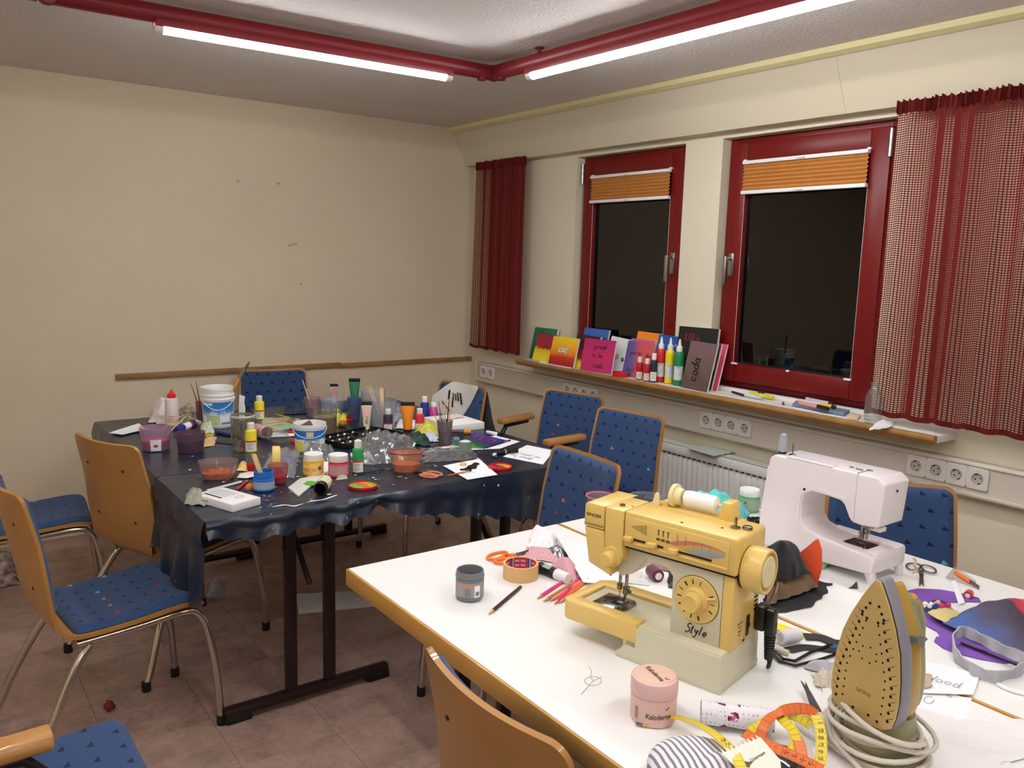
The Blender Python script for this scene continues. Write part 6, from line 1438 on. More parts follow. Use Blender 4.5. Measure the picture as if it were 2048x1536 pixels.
bottle('black paint bottle with white cap behind the bottle tray', (776, 863), 9.5, 46, (46, 48, 60))
cloth('paper_scrap', 'white crumpled paper beside the orange tube', [(790, 858), (838, 860), (832, 842), (798, 842)], .02, m_paper, z=TS, n=14, freq=20, seed=61, peak=.025, cat='paper')
ptube('orange paint tube with black cap standing upside down', (815, 863), 14, 60, (224, 130, 22))
bottle('red paint bottle with white cap beside the orange tube', (839, 862), 9, 46, (206, 50, 66), stripe=None)
bottle('blue paint bottle behind the red one', (849, 842), 8.5, 50, (38, 50, 140), lab=None)
bottle('magenta paint bottle behind the brush glass', (867, 842), 9, 38, (190, 60, 140), lab=None)
# bottle tray
t = thing('bottle_tray', 'black tray of small black paint bottles with white caps', 'tray'); Q = quad([(664, 880), (694, 900), (806, 874), (766, 856)], TS)
A, B_, C_, D_ = Q; cen = (A + B_ + C_ + D_) / 4; X_ = (C_ - B_); Y_ = (A - B_); Mt = frame_of(B_, X_, Y_); Lx, Ly = X_.length, Y_.length; t.matrix_local = Mt
G().box(0, Lx, 0, Ly, .001, .003).box(0, Lx, 0, .003, .001, .024).box(0, Lx, Ly - .003, Ly, .001, .024).box(0, .003, 0, Ly, .001, .024).box(Lx - .003, Lx, 0, Ly, .001, .024).obj('tray', m_blackp, t)
G().box(.004, Lx - .004, .004, Ly - .004, .009, .011).obj('insert', m_blackp, t)
mini = None
for i in range(7):
    for j in range(3):
        if (i, j) in ((3, 1), (5, 2)): continue
        M = Mt @ Tr(.02 + i * (Lx - .03) / 7, .012 + j * (Ly - .015) / 3, .0185) @ Rz(R_.uniform(-.25, .25)) @ Ry(0) @ Rx(-pi / 2)
        vl = 'small black vial in the black tray, %s row, %s from its left end' % (('front', 'middle', 'back')[j], ('first', 'second', 'third', 'fourth', 'fifth', 'sixth', 'last')[i])
        if mini is None:
            mini = thing('paint_vial', vl, 'bottle', M, 'vials in the black tray')
            G().lathe([(.0062, 0), (.0068, .001), (.0068, .020), (.004, .023), (0, .023)], 10).obj('body', mat('vial black', (40, 30, 30), .3), mini); G().lathe([(.005, .022), (.0055, .023), (.005, .033), (0, .034)], 10).obj('cap', m_white, mini)
        else: copy_tree(mini, M, vl)
# brush glass
vessel('brush_glass', 'mauve plastic cup of thin brushes in front of the white canvas', (889, 890), 16, 50, tinted((120, 104, 116), .6), mat('mauve water', (104, 88, 100), .15), .6, .66, cat='cup')
p = at(889, 890, TS)
for k, (x, y, c, e) in enumerate([(864, 812, (206, 160, 120), 1), (873, 806, (190, 170, 140), 1), (877, 801, (90, 84, 84), 0), (884, 812, (196, 170, 120), 1), (890, 800, (200, 180, 140), 1), (899, 793, (30, 28, 30), 0), (906, 782, (226, 190, 120), 1)]):
    f, tp_ = sidepole(p + Vector(((k - 3) * .003, 0, 0)), x, y)
    brush(['reddish thin brush, leaning furthest left in the mauve cup', 'pale thin brush second from the left in the mauve cup', 'grey brush rising to the chair cloth in the mauve cup', 'short tan brush in the middle of the mauve cup', 'pale slim brush right of the middle in the mauve cup', 'black brush in the mauve cup', 'longest yellow brush, leaning right in the mauve cup'][k], tp_, f, .0026, c, (70, 60, 60))
# white canvas with orange stroke
Q = quad([(899, 866), (969, 858), (926, 838), (846, 848)], TS); A, B_, C_, D_ = Q; Mt = frame_of(A, B_ - A, D_ - A); Lx, Ly = (B_ - A).length, (D_ - A).length
t = thing('stretched_canvas', 'thick white canvas with one orange stroke lying flat', 'canvas', Mt); G().box(0, Lx, 0, Ly, .0005, .034, bev=.002).obj('canvas', mat('white canvas', (236, 236, 234), .85), t)
g = G(); g.ribbon(cat_([(Lx * .12, Ly * .35, .0342), (Lx * .4, Ly * .52, .0342), (Lx * .66, Ly * .56, .0342)], 5), .016, th=.0006); g.obj('orange_stroke', cmat((240, 150, 36)), t); g = G(); g.ribbon(cat_([(Lx * .62, Ly * .55, .0345), (Lx * .74, Ly * .6, .0345), (Lx * .84, Ly * .56, .0345)], 5), .012, th=.0006); g.obj('red_stroke', cmat((206, 60, 70)), t)
# painting and papers at the right end
sheetpaper('paper_sheet', 'long white paper under the small painting', [(836, 906), (1000, 898), (1040, 884), (990, 872)], z=TS)
m_pt = paint('blue green painting', [(.15, (120, 200, 60)), (.35, (30, 90, 60)), (.6, (44, 44, 110)), (.9, (50, 50, 150))], 0, 5, .3)
o = sheetpaper('painting', 'small green and blue painting with red swirls lying flat', [(905, 892), (962, 898), (1016, 882), (950, 866)], m_pt, z=TS + .002, cat='painting')
g = G(); g.ribbon(cat_([at(946 + q[0], 876 + q[1], TS + .0048) for q in ((0, 0), (10, -4), (22, -2), (12, 3), (26, 5), (38, 2), (44, 6), (30, 9))], 5), .006, th=.0004); g.obj('red_swirl', cmat((206, 60, 60)), o)
brush('black brush lying across the edge of the small painting', at(966, 897, TS + .006), at(1022, 880, TS + .006), .004, (24, 22, 22), (30, 26, 26)); brush('thin wooden brush lying in front of the mauve cup', at(868, 895, TS + .004), at(924, 891, TS + .004), .0022, (206, 170, 120), (120, 90, 60))
M, l = lie(at(902, 868, TS), at(942, 868, TS), .011); t = thing('paint_marker', 'stubby orange and teal paint marker in front of the white canvas', 'pen', M); G().lathe([(0, 0), (.009, .001), (.010, l * .4), (0, l * .4)], 12).obj('grip', cmat((110, 50, 60)), t); G().lathe([(.0105, l * .4), (.0105, l * .65), (0, l * .65)], 12).obj('ring', cmat((50, 90, 100)), t); G().lathe([(.011, l * .64), (.011, l * .95), (.007, l), (0, l)], 12).obj('cap', cmat((226, 140, 30)), t)
marker('white marker with black cap at the right edge of the table', (974, 868), (1002, 874), .009, (232, 230, 226), (30, 30, 32), .2)
t = vessel('paint_pot', 'small paint smeared pot with lumpy white top by the painting', (930, 898), 13, 16, cmat((120, 140, 120)), cat='pot', base=.98); G().ball((0, 0, .030), .024, 0, 14, 8, 1, 1, .35, rough=.08).obj('plaster', mat('pale plaster', (206, 220, 216), .8), t)
one('paint_pot', 'blue speckled pot leaning behind the lumpy one', 'pot', G().lathe([(0, 0), (.016, .001), (.016, .032), (.012, .036), (0, .036)], 14, M=L(at(911, 890, TS)) @ Rx(.15)), mat('blue speckled paint', (70, 100, 150), .5, noise=(90, .5, (150, 170, 190))))
Q = [(1006, 914), (1086, 930), (1108, 902), (1054, 891)]; o = sheetpaper('handwritten_sheet', 'white sheet with brush lettering at the right corner of the table', Q, z=TS)
A = at(1050, 912, TS + .0030); X_ = at(1100, 922, TS) - at(1040, 908, TS); Y_ = at(1054, 896, TS) - at(1046, 912, TS); Mh = frame_of(A, X_, Y_)
hand('proud to', .015, .0013, m_ink, o, Mh @ Tr(0, .018, 0)); hand('be coda', .015, .0013, m_ink, o, Mh @ Tr(.0, -.022, 0))
M, l = lie(at(982, 912, TS), at(1034, 906, TS), .011); t = thing('ink_bottle', 'black lettering pen lying by the handwritten sheet', 'pen', M); G().lathe([(0, 0), (.007, .002), (.009, l * .3), (.011, l * .5), (.011, l), (0, l)], 14).obj('barrel', m_blackp, t); G().lathe([(.0112, l * .5), (.0112, l * .54)], 14).obj('ring', cmat((190, 180, 120)), t)
one('crumpled_foil', 'bit of crumpled foil at the tip of the black pen', 'foil', G().ball((0, 0, .01), .012, 0, 10, 7, rough=.3, M=L(at(988, 916, TS))), mat('silver foil', (170, 170, 174), .25))
# ---------------------------------------------------------------- front row
m_orp = mat('orange red paint', (232, 70, 36), .35, noise=(30, .2, (240, 150, 40)))
vessel('paint_tub', 'oval clear tub with orange paint lumps near the left front', (437, 957), 38, 38, tinted((206, 176, 170), .22), m_orp, .36, .78, oval=.62, lumps=4)
vessel('paint_tub', 'clear tub smeared red outside, orange and yellow paint inside', (812, 943), 33, 42, tinted((226, 180, 150), .3), mat('amber paint', (240, 150, 40), .35, noise=(30, .3, (236, 90, 40))), .42, .76, oval=.72, rim=mat('smeared red rim', (176, 30, 36), .4))
p = at(528, 980, TS); k = mpp(p); r = 21 * k; H = 40 * k; t = thing('paint_jar', 'open blue jar with a wooden stick in it at the table front', 'jar', L(p))
mb = cmat((36, 106, 196)); G().shell([(0, .002), (r * .9, .001), (r, .004), (r, H * .62), (r * .88, H * .66), (r * .92, H * .70), (r * .90, H * .76), (r * .92, H * .82), (r * .9, H), (r * .82, H), (r * .82, .01), (0, .01)], 28).obj('body', mb, t)
G().lathe([(r * .81, H * .7), (0, H * .7)], 20).obj('paint', cmat((30, 90, 190)), t); band(r + .0004, H * .14, H * .52, face_cam(p), 2.6, mat('grey blue label', (150, 164, 176), .5), t)
f, tp_ = sidepole(p, 507, 907); d = tp_ - f; M = frame_of(f, d, Vector((0, 0, 1)).cross(Vector((p.x, p.y, 0)).normalized())); one('wooden_spatula', 'ice cream stick standing in the open blue jar', 'spatula', G().prism([(0, -.008), (d.length - .008, -.008), (d.length - .002, -.005), (d.length, 0), (d.length - .002, .005), (d.length - .008, .008), (0, .008)], -.001, .001, 0, .0005, M), m_wood)
for (px, col, lab, labc) in (((627, 949), (240, 186, 40), 'yellow finger paint jar with white lid', (240, 200, 110)), ((677, 951), (214, 60, 84), 'pink paint jar with white lid and smeared sides', (196, 150, 150))):
    p = at(*px, TS); k = mpp(p); r = 20 * k; H = 44 * k; t = thing('paint_jar', lab, 'jar', L(p), 'jars with white screw lids'); fc = face_cam(p)
    G().lathe([(r * .92, 0), (r, .003), (r, H * .58), (r * .92, H * .64), (r, H * .66), (r, H * .70), (0, H * .70)], 26).obj('body', cmat(col), t)
    G().lathe([(r * .93, H * .69), (r * .95, H * .71), (r * .95, H * .98), (r * .9, H), (r * .7, H), (r * .68, H * .97), (0, H * .97)], 26).obj('lid', m_white, t); band(r + .0004, H * .1, H * .54, fc, 2.2, cmat(labc, .5), t)
    if col[0] == 240:
        text('MUCKI', H * .24, mat('orange lettering', (214, 90, 40), .5), t, None, fn=wrap(r + .0006, H * .3, fc - .35), sx=.8)
        for a in range(5): G().ball((r + .0008, 0, 0), .0032, 0, 6, 5, .3, 1, 1, Rz(fc + .62) @ Tr(0, .0045 * cos(a * 1.257), H * .38 + .0045 * sin(a * 1.257))).obj('flower_petal', cmat((60, 50, 120)), t)
bottle('green paint bottle standing near the front edge', (716, 945), 11.5, 66, (44, 156, 84), cap=(226, 226, 214))
# standing tape roll and red cup
vessel('paint_cup', 'clear cup of red paint behind the open blue jar', (556, 966), 21, 38, tinted((196, 100, 100), .35), m_redp, .42, .74, cat='cup')
p = at(553, 941, TS); M = L(p, -20) @ Tr(0, 0, .046) @ Ry(pi / 2); t = thing('tape_roll', 'roll of masking tape standing on edge behind the blue jar', 'tape', M)
G().shell([(.034, -.013), (.045, -.014), (.0455, -.012), (.0455, .012), (.045, .014), (.034, .013)], 36).obj('tape', mat('pale crepe tape', (226, 196, 116), .75), t); G().shell([(.0342, -.0135), (.032, -.0135), (.032, .0135), (.0342, .0135), (.0342, -.0135)], 36).obj('core', mat('cardboard core', (176, 140, 112), .9), t)
cloth('plastic_wrap', 'crumpled clear wrap around the standing tape roll', [(516, 952), (590, 958), (602, 902), (548, 898)], .02, m_bk, z=TS, n=16, freq=18, seed=62, peak=.03, edge=.012, cat='plastic wrap')
m_wrap = glassy('crumpled wrap', (247, 248, 250), .10, solid=.07, body=(226, 230, 240), edge=.9, f0=.15)
cloth('plastic_wrap', 'large heap of crumpled clear wrap beside the green bottle', [(702, 930), (808, 930), (838, 880), (720, 876)], .035, m_wrap, z=TS, n=34, freq=24, seed=63, peak=.05, edge=.016, cat='plastic wrap')
cloth('plastic_wrap', 'flat sheet of clear wrap in the middle of the table', [(846, 926), (962, 920), (940, 896), (842, 898)], .010, m_wrap, z=TS, n=26, freq=24, seed=64, peak=.01, edge=.016, cat='plastic wrap')
cloth('plastic_wrap', 'clear wrap heap behind the jars with white lids', [(608, 924), (680, 926), (664, 894), (612, 898)], .03, m_wrap, z=TS, n=24, freq=26, seed=65, peak=.03, edge=.012, cat='plastic wrap')
sheetpaper('sheet_music', 'striped black and white card under the clear wrap', [(706, 934), (752, 926), (738, 902), (700, 906)], paint('black white bars', [(.2, (230, 230, 230)), (.3, (30, 30, 34)), (.45, (230, 230, 230)), (.55, (30, 30, 34)), (.7, (230, 230, 230))], 0, 2, .05), z=TS + .001, cat='card')
cloth('rag', 'yellow green rag beside the red bottle', [(826, 876), (880, 878), (876, 852), (836, 852)], .022, mat('yellow green rag', (196, 190, 80), .9, noise=(40, .3)), z=TS, n=20, freq=22, seed=66, peak=.035, cat='rag')
cloth('tissue', 'white and violet tissue between the rags by the mauve cup', [(846, 886), (876, 884), (872, 868), (850, 870)], .02, mat('violet tissue', (206, 208, 230), .9, noise=(60, .2)), z=TS, n=14, freq=30, seed=67, peak=.02)
cloth('rag', 'dark green paint soaked rag in front of the yellow green one', [(812, 890), (862, 894), (856, 872), (822, 872)], .02, mat('dark green rag', (26, 62, 52), .6, noise=(40, .4)), z=TS, n=16, freq=26, seed=68, peak=.025, cat='rag')
for (px, rx, lab, stops) in (((1000, 937), 24, 'red lid smeared with dark paint near the handwritten sheet', [(.3, (196, 40, 40)), (.5, (60, 20, 20)), (.7, (230, 150, 50))]), ((726, 975), 29, 'red lid used as palette with green, orange and red paint', [(.3, (80, 190, 60)), (.5, (206, 70, 40)), (.7, (240, 150, 40)), (.8, (80, 190, 60))])):
    p = at(*px, TS); r = rx * mpp(p); t = thing('palette_dish', lab, 'lid', L(p)); G().shell([(0, .001), (r * .97, .001), (r, .003), (r, .011), (r * .96, .012), (r * .95, .007), (0, .006)], 30).obj('lid', cmat((200, 28, 40)), t); G().lathe([(r * .94, .0072), (0, .0076)], 28).obj('paint', paint('lid paint %d' % rx, stops, 0, 4, .7), t)
a, b2 = at(842, 948, TS), at(790, 938, TS); scissors('scissors with black and salmon handles in the middle of the table', Tr(a.x, a.y, TS) @ Rz(math.atan2((b2 - a).y, (b2 - a).x)), mat('salmon plastic', (206, 130, 96), .4), mat('dark blade', (60, 64, 70), .35, metal=.7), .12, 1.05, .2)
Q = [(886, 934), (935, 962), (995, 952), (958, 920)]; o = sheetpaper('paper_sheet', 'white paper with a black paint smear and an orange brush', Q, z=TS, curl=.003)
g = G(); 
for (x, y, rx) in ((944, 936, 13), (934, 940, 10), (952, 930, 9), (924, 941, 6)): g.prism([(q.x, q.y) for q in [at(x + rx * cos(a * .7) * R_.uniform(.7, 1.1), y + rx * .38 * sin(a * .7) * R_.uniform(.7, 1.1), TS) for a in range(9)]][::-1], TS + .0024, TS + .0036, 0, 0)
g.obj('black_smear', cmat((30, 28, 30)), o)['kind'] = 'stuff'
brush('orange handled brush lying on the smeared paper', at(894, 951, TS + .008), at(944, 941, TS + .008), .003, (206, 120, 70), (40, 30, 30)); one('paint_blob', 'beige lump on the smeared paper', 'paint', G().ball((0, 0, .007), .012, 0, 10, 7, 1.2, 1, .7, rough=.12, M=L(at(926, 932, TS))), cmat((230, 190, 120), .7))
brush('long dark brush lying behind the salmon scissors', at(710, 948, TS + .005), at(792, 936, TS + .005), .003, (34, 30, 34), (30, 30, 30))
flat('foam_board', 'cut grey foam board with green paint near the front edge', [(576, 978), (599, 961), (657, 945), (651, 951), (597, 995)], mat('grey foam board', (206, 202, 192), .8), .006, 'board', TS)
o = bpy.data.objects['foam_board.001'] if 'foam_board.001' in bpy.data.objects else bpy.data.objects['foam_board']
g = G(); g.prism([(q.x, q.y) for q in [at(620 + 12 * cos(a * .6) * (1 + .3 * sin(3 * a)), 967 + 5 * sin(a * .6), TS + .0064) for a in range(10)]][::-1], TS + .0064, TS + .0072, 0, 0); g.obj('green_paint', cmat((66, 176, 60)), o)
a, b2 = at(640, 991, TS), at(652, 974, TS); M, l = lie(a, b2, .022); t = thing('paint_jar', 'black jar lying on its side with the opening towards us', 'jar', M); G().shell([(0, .006), (.0, .006)][:0] + [(.0, l), (.020, l), (.022, l - .003), (.022, .004), (.020, 0), (.018, 0), (.018, l - .006), (0, l - .006)], 24).obj('body', m_blackp, t); G().shell([(.0222, l * .25), (.0226, l * .3), (.0226, l * .9), (.0222, l * .95)], 24).obj('label', cmat((220, 216, 170), .5), t)
M, l = lie(at(630, 976, TS), at(648, 973, TS), .006); one('chalk', 'short pink chalk piece behind the black jar', 'chalk', G().lathe([(0, 0), (.005, .001), (.006, l / 2), (.005, l), (0, l)], 10, M=M), cmat((206, 50, 110), .7))
# clay pack, rag, pens
Q = [at(426, 996, TS + .0), at(465, 1026, TS), at(522, 1010, TS), at(480, 985, TS)]; Mt = frame_of(Q[1], Q[2] - Q[1], Q[0] - Q[1]); Lx, Ly = (Q[2] - Q[1]).length, (Q[0] - Q[1]).length
t = thing('clay_pack', 'white printed cardboard pack lying at the left front corner', 'pack', Mt); G().box(0, Lx, 0, Ly, .0006, .026, bev=.003).obj('box', mat('white carton', (232, 230, 230), .5), t)
mg_ = mat('grey print', (110, 112, 116), .6); g = G(); g.box(.02, .028, Ly * .45, Ly * .9, .026, .0263); g.obj('black_bar', m_ink, t); g = G()
for q in range(7): g.box(.036 + .008 * q, .0375 + .008 * q, Ly * (.42 + .04 * (q % 2)), Ly * .92, .026, .0263)
g.obj('print_line', mg_, t)['kind'] = 'stuff'; G().tube([(Lx * .62 + .016 * cos(a * .35), Ly * .28 + .010 * sin(a * .35), .0262) for a in range(18)], .0006, 4, closed=True).obj('oval_mark', mg_, t); text('modell', .010, mg_, t, Tr(-.0003, Ly * .7, .014) @ Matrix(((0, 0, -1, 0), (-1, 0, 0, 0), (0, 1, 0, 0), (0, 0, 0, 1))))
cloth('rag', 'grey rag with yellow paint at the front left corner', [(366, 1010), (410, 1014), (408, 990), (376, 990)], .02, mat('grey rag', (140, 142, 136), .9, noise=(14, .35, (172, 172, 150))), z=TS, n=18, freq=22, seed=69, peak=.03, edge=.01, cat='rag')
marker('silver pen lying behind the white pack', (414, 984), (492, 964), .0045, (206, 206, 210), (40, 40, 44), .12); pencil('red pencil lying beside the silver pen', at(496, 962, TS), at(474, 982, TS), (196, 50, 40), None)
flat('palette_knife', 'white plastic palette knife left of the open blue jar', [(474, 956), (480, 948), (500, 944), (516, 945), (514, 952), (494, 957)], m_white, .002, 'palette knife', TS + .003)
cloth('paper_scrap', 'folded orange tinted paper between the oval tub and blue jar', [(474, 943), (498, 944), (492, 926), (480, 930)], .006, mat('orange tinted paper', (236, 190, 120), .8, noise=(20, .3)), z=TS, n=10, freq=20, peak=.02, cat='paper'); one('paint_blob', 'orange paint lump left of the open blue jar', 'paint', G().ball((0, 0, .006), .016, 0, 12, 8, 1, .8, .8, rough=.15, M=L(at(500, 978, TS))), cmat((226, 120, 50), .5)); vessel('paint_cup', 'small red paint pot behind the ice cream stick', (502, 942), 9, 14, cmat((206, 40, 40)), cat='cup')
one('paper_strip', 'long torn white paper strip along the front edge', 'paper', G().ribbon(cat_([at(544, 1014, TS), at(570, 1010, TS + .002), at(590, 1012, TS), at(620, 1003, TS), at(648, 999, TS), at(674, 990, TS)], 5), [.004 + .004 * sin(i * .5) ** 2 for i in range(26)], th=.0008), m_paper)
cloth('paper_scrap', 'white card with a printed corner between the two white lidded jars', [(640, 946), (662, 950), (664, 924), (644, 922)], .0, m_paper, z=TS, n=6, peak=.0, cat='card'); cloth('paper_scrap', 'grey card with green edge in front of the pink jar', [(672, 962), (696, 958), (690, 938), (676, 940)], .0, mat('grey green card', (176, 180, 160), .8), z=TS, n=6, peak=.015, cat='card')
# loose scraps too small to pick apart
g = G(); cs = [(226, 226, 222), (226, 150, 60), (200, 60, 50), (120, 180, 80), (90, 130, 190), (230, 210, 90)]
rr = random.Random(5)
for i in range(230):
    px, py = rr.uniform(360, 1040), rr.uniform(880, 1010)
    if py > 1040 - .16 * (px - 415) - 8 or px < 330 + (py - 880) * .8: continue
    q = at(px, py, TS); s_ = rr.uniform(.002, .009); k = rr.randrange(6); a = rr.uniform(0, 6.28)
    g.add([(q.x + s_ * rr.uniform(.5, 1.3) * cos(a + b_ * 1.05), q.y + s_ * rr.uniform(.4, 1.2) * sin(a + b_ * 1.05), TS + .0022 + .0008 * (b_ % 2)) for b_ in range(6)], [(0, 1, 2, 3, 4, 5)], k)
one('paint_scraps', 'tiny paint flecks and paper crumbs scattered over the black sheets', 'scraps', g, [cmat(c, .6) for c in cs])['kind'] = 'stuff'
# white cloth and black cloth on the far right chair
sx = Vector((-sin(rd(187)), cos(rd(187)), 0))
def backpt(u, v, off):
    p = seatpt(v, u, off); M_ = Tr(2.15, 3.69, 0) @ Rz(rd(187 - 90)); return M_ @ p
def clothv(u, v):
    v0 = .10 * max(0, (u - .70) / .30); v1 = .035 + .20 * min(1, u / .42) - .035 * max(0, (u - .42) / .58); return v0 + (v1 - v0) * v
g = G(); g.grid(24, 16, lambda u, v: backpt(-.86 + 1.86 * u + .12 * (1 - u) * v, clothv(u, v), .027 + .004 * sin(9 * u + 3 * v)), th=.002)
o = one('cloth', 'white cloth with black brush strokes hung over the chair back', 'cloth', g, mat('white painted cloth', (224, 222, 216), .9))
g = G()
for (u0, v0, u1, v1, w) in ((-.02, .055, -.16, .115, .013), (.10, .055, .0, .10, .009), (.17, .065, .1, .10, .008), (.27, .06, .2, .14, .011), (.42, .05, .4, .10, .013)): g.ribbon([backpt(u0 + (u1 - u0) * q / 4, v0 + (v1 - v0) * q / 4, .036) for q in range(5)], w, th=.0012, across=[sx] * 5)
g.obj('black_stroke', m_ink, o)['kind'] = 'stuff'
g = G(); g.ribbon([backpt(.62 - .4 * q / 4, .12 + .05 * q / 4, .036) for q in range(5)], .012, th=.0012, across=[Vector((0, 0, 1))] * 5); g.obj('red_stroke', cmat((206, 90, 84)), o)
g = G(); g.grid(12, 10, lambda u, v: backpt(.3 - 1.30 * u - .42 * v * u, .02 + .20 * v, -.018 - .05 * v * u), th=.002); one('cloth', 'black cloth hanging behind the chair with the white cloth', 'cloth', g, m_bcl)
# ---------------------------------------------------------------- things on the window sill
ZS = .9375
def canvas(label, BL, BR, TL, TR_, lean, m, d=.014, edge=None, name='canvas', z=ZS, group='small painted canvases on the sill', xb=None):
    """a canvas whose lower edge stands on the sill and whose top leans back by lean"""
    a, b2 = at(*BL, z), at(*BR, z)
    if xb:                                     # stands further back: lower edge at depth xb, hidden by those in front
        q0, q1 = atx(*TL, xb + lean), atx(*TR_, xb + lean); a, b2 = Vector((xb, q0.y + .004, z)), Vector((xb, q1.y + .004, z))
    tl = atx(*TL, a.x + lean); w = (b2 - a); y = tl - a; h = (tl.z - a.z) / (y.normalized().z)
    tr = atx(*TR_, b2.x + lean); w2 = ((tr - tl).length + w.length) / 2
    X_ = (w.normalized() + (tr - tl).normalized()) / 2
    M = frame_of(a, X_, Vector((lean, 0, tl.z - a.z))); t = thing(name, label, 'painting', M, group)
    G().box(0, w2, 0, h, -d, -.0004, bev=.0008, seg=1).obj('stretcher', edge or mat('canvas edge', (226, 224, 220), .85), t)
    G().box(0, w2, 0, h, -.0005, .0004).obj('painted_face', m, t)
    return t, w2, h
pb_ = lambda n, *st, ax=1, sc=4, am=.3: paint(n, list(st), ax, sc, am)
m_bk_ink = mat('black lettering paint', (20, 14, 18), .4)
P_ = lambda w, h, x, y, s_: Tr(w * x, h * y, .0006)
t, w, h = canvas('green canvas with black letters, furthest left and rearmost', (1063, 716), (1104, 722), (1072, 654), (1117, 658), 0.045, pb_('green canvas', (.2, (16, 96, 66)), (.8, (24, 122, 84))), xb=3.125); hand('Aha', 0.0179, 0.0042, m_bk_ink, t, P_(w, h, .38, .8, 1)); hand('o', 0.0246, 0.0045, m_bk_ink, t, P_(w, h, .3, .25, 1))
t, w, h = canvas('red and yellow canvas half hidden by the cod canvas', (1064, 719), (1108, 727), (1081, 666), (1120, 672), .045, pb_('red yellow canvas', (.25, (240, 214, 40)), (.42, (226, 190, 30)), (.5, (180, 30, 44)), (.9, (160, 34, 60)), sc=6)); hand('co', 0.0190, 0.0036, m_bk_ink, t, P_(w, h, .5, .55, 1)); G().ball((w * .9, h * .12, .0006), .014, 0, 12, 6, 1, 1, .05).obj('blue_patch', cmat((56, 50, 130)), t)
t, w, h = canvas('blue canvas with a dark middle against the first window', (1166, 722), (1212, 728), (1171, 655), (1220, 660), 0.05, pb_('blue dark canvas', (.5, (40, 24, 50)), (.72, (36, 30, 64)), (.8, (60, 110, 190)), sc=3), xb=3.165)
t, w, h = canvas('dark red canvas behind the pink one, letters half covered', (1142, 733), (1186, 741), (1158, 668), (1206, 676), .04, pb_('fire canvas', (.18, (240, 220, 60)), (.3, (230, 120, 40)), (.4, (176, 30, 40)), (.85, (60, 20, 40)), sc=6, am=.5)); hand('ab', 0.0202, 0.0036, m_bk_ink, t, P_(w, h, .35, .62, 1)); hand('der', 0.0179, 0.0036, m_bk_ink, t, P_(w, h, .4, .32, 1))
t, w, h = canvas('yellow to red canvas lettered cod in white', (1096, 727), (1146, 736), (1110, 672), (1160, 677), .04, pb_('sunset canvas', (.1, (170, 24, 30)), (.30, (206, 60, 30)), (.42, (240, 140, 30)), (.62, (246, 180, 24)), (.95, (248, 214, 40)), sc=3, am=.16)); hand('cod', 0.0235, 0.0099, mat('grey outline', (120, 70, 50)), t, P_(w, h, .5, .56, 1)); hand('cod', 0.0235, 0.0072, m_paper, t, P_(w, h, .5, .56, 1) @ Tr(0, 0, .0008))
t, w, h = canvas('white canvas with yellow and green graffiti letters', (1222, 744), (1256, 750), (1222, 671), (1264, 684), 0.05, pb_('white canvas', (.2, (226, 226, 230)), (.8, (232, 232, 236))), xb=3.145)
for k, c in enumerate(((206, 206, 60), (240, 214, 50), (60, 150, 60))):
    g = G(); g.prism([(-.010, -.012), (.012, -.010), (.010, .012), (-.008, .010)], .0006, .0012, 0, 0, Tr(w * (.2 + .28 * k), h * (.50 - .04 * k), 0) @ Rz(.3 * k)); g.obj('graffiti_outline', m_bk_ink, t); G().prism([(-.007, -.008), (.009, -.007), (.007, .009), (-.005, .007)], .0012, .0016, 0, 0, Tr(w * (.2 + .28 * k), h * (.50 - .04 * k), 0) @ Rz(.3 * k)).obj('graffiti_letter', cmat(c), t)
t, w, h = canvas('magenta canvas lettered proud to be coda', (1160, 739), (1222, 749), (1173, 676), (1235, 681), .035, pb_('magenta canvas', (.1, (196, 40, 110)), (.5, (206, 44, 104)), (.9, (186, 36, 110)), sc=7, am=.9))
hand('proud', 0.0162, 0.0032, m_bk_ink, t, P_(w, h, .55, .76, 1)); hand('to be', 0.0151, 0.0032, m_bk_ink, t, P_(w, h, .48, .48, 1)); hand('coda', 0.0162, 0.0032, m_bk_ink, t, P_(w, h, .56, .17, 1))
t, w, h = canvas('orange canvas behind the small red bottles', (1270, 742), (1312, 748), (1277, 662), (1322, 668), 0.05, pb_('orange canvas', (.3, (236, 120, 30)), (.8, (244, 140, 30))), xb=3.165)
t, w, h = canvas('violet canvas between the orange one and the yesterday canvas', (1256, 744), (1302, 750), (1264, 676), (1312, 683), 0.05, pb_('violet canvas', (.3, (160, 70, 150)), (.8, (186, 90, 170))), xb=3.145)
t, w, h = canvas('blue canvas with white strokes behind the big squeeze bottles', (1314, 750), (1354, 756), (1320, 669), (1364, 674), 0.05, pb_('royal blue canvas', (.3, (26, 70, 150)), (.8, (36, 86, 170))), xb=3.145); g = G(); g.ribbon(cat_([(w * .6, h * .7, .0006), (w * .8, h * .8, .0006), (w * .95, h * .84, .0006)], 4), .003, th=.0004); g.obj('white_stroke', m_paper, t)
t, w, h = canvas('violet, red and yellow canvas lettered yesterday', (1243, 750), (1296, 758), (1260, 681), (1314, 688), .045, pb_('yesterday canvas', (.1, (92, 80, 140)), (.32, (110, 90, 150)), (.42, (206, 80, 90)), (.9, (214, 90, 90)), ax=0, sc=4, am=.4))
hand('yester', 0.0129, 0.0029, m_bk_ink, t, P_(w, h, .40, .66, 1)); hand('day', 0.0129, 0.0029, m_bk_ink, t, P_(w, h, .85, .62, 1)); hand('is', 0.0123, 0.0029, m_bk_ink, t, P_(w, h, .6, .38, 1)); hand('hist', 0.0118, 0.0027, m_bk_ink, t, P_(w, h, .3, .18, 1))
g = G()
for k in range(7): g.ribbon([(w * (.55 + .06 * k), 0, .0005), (w * (.56 + .065 * k), h * .1, .0005), (w * (.56 + .07 * k), h * (.22 - .05 * (k % 3)), .0005)], [.008, .006, .001], th=.0004)
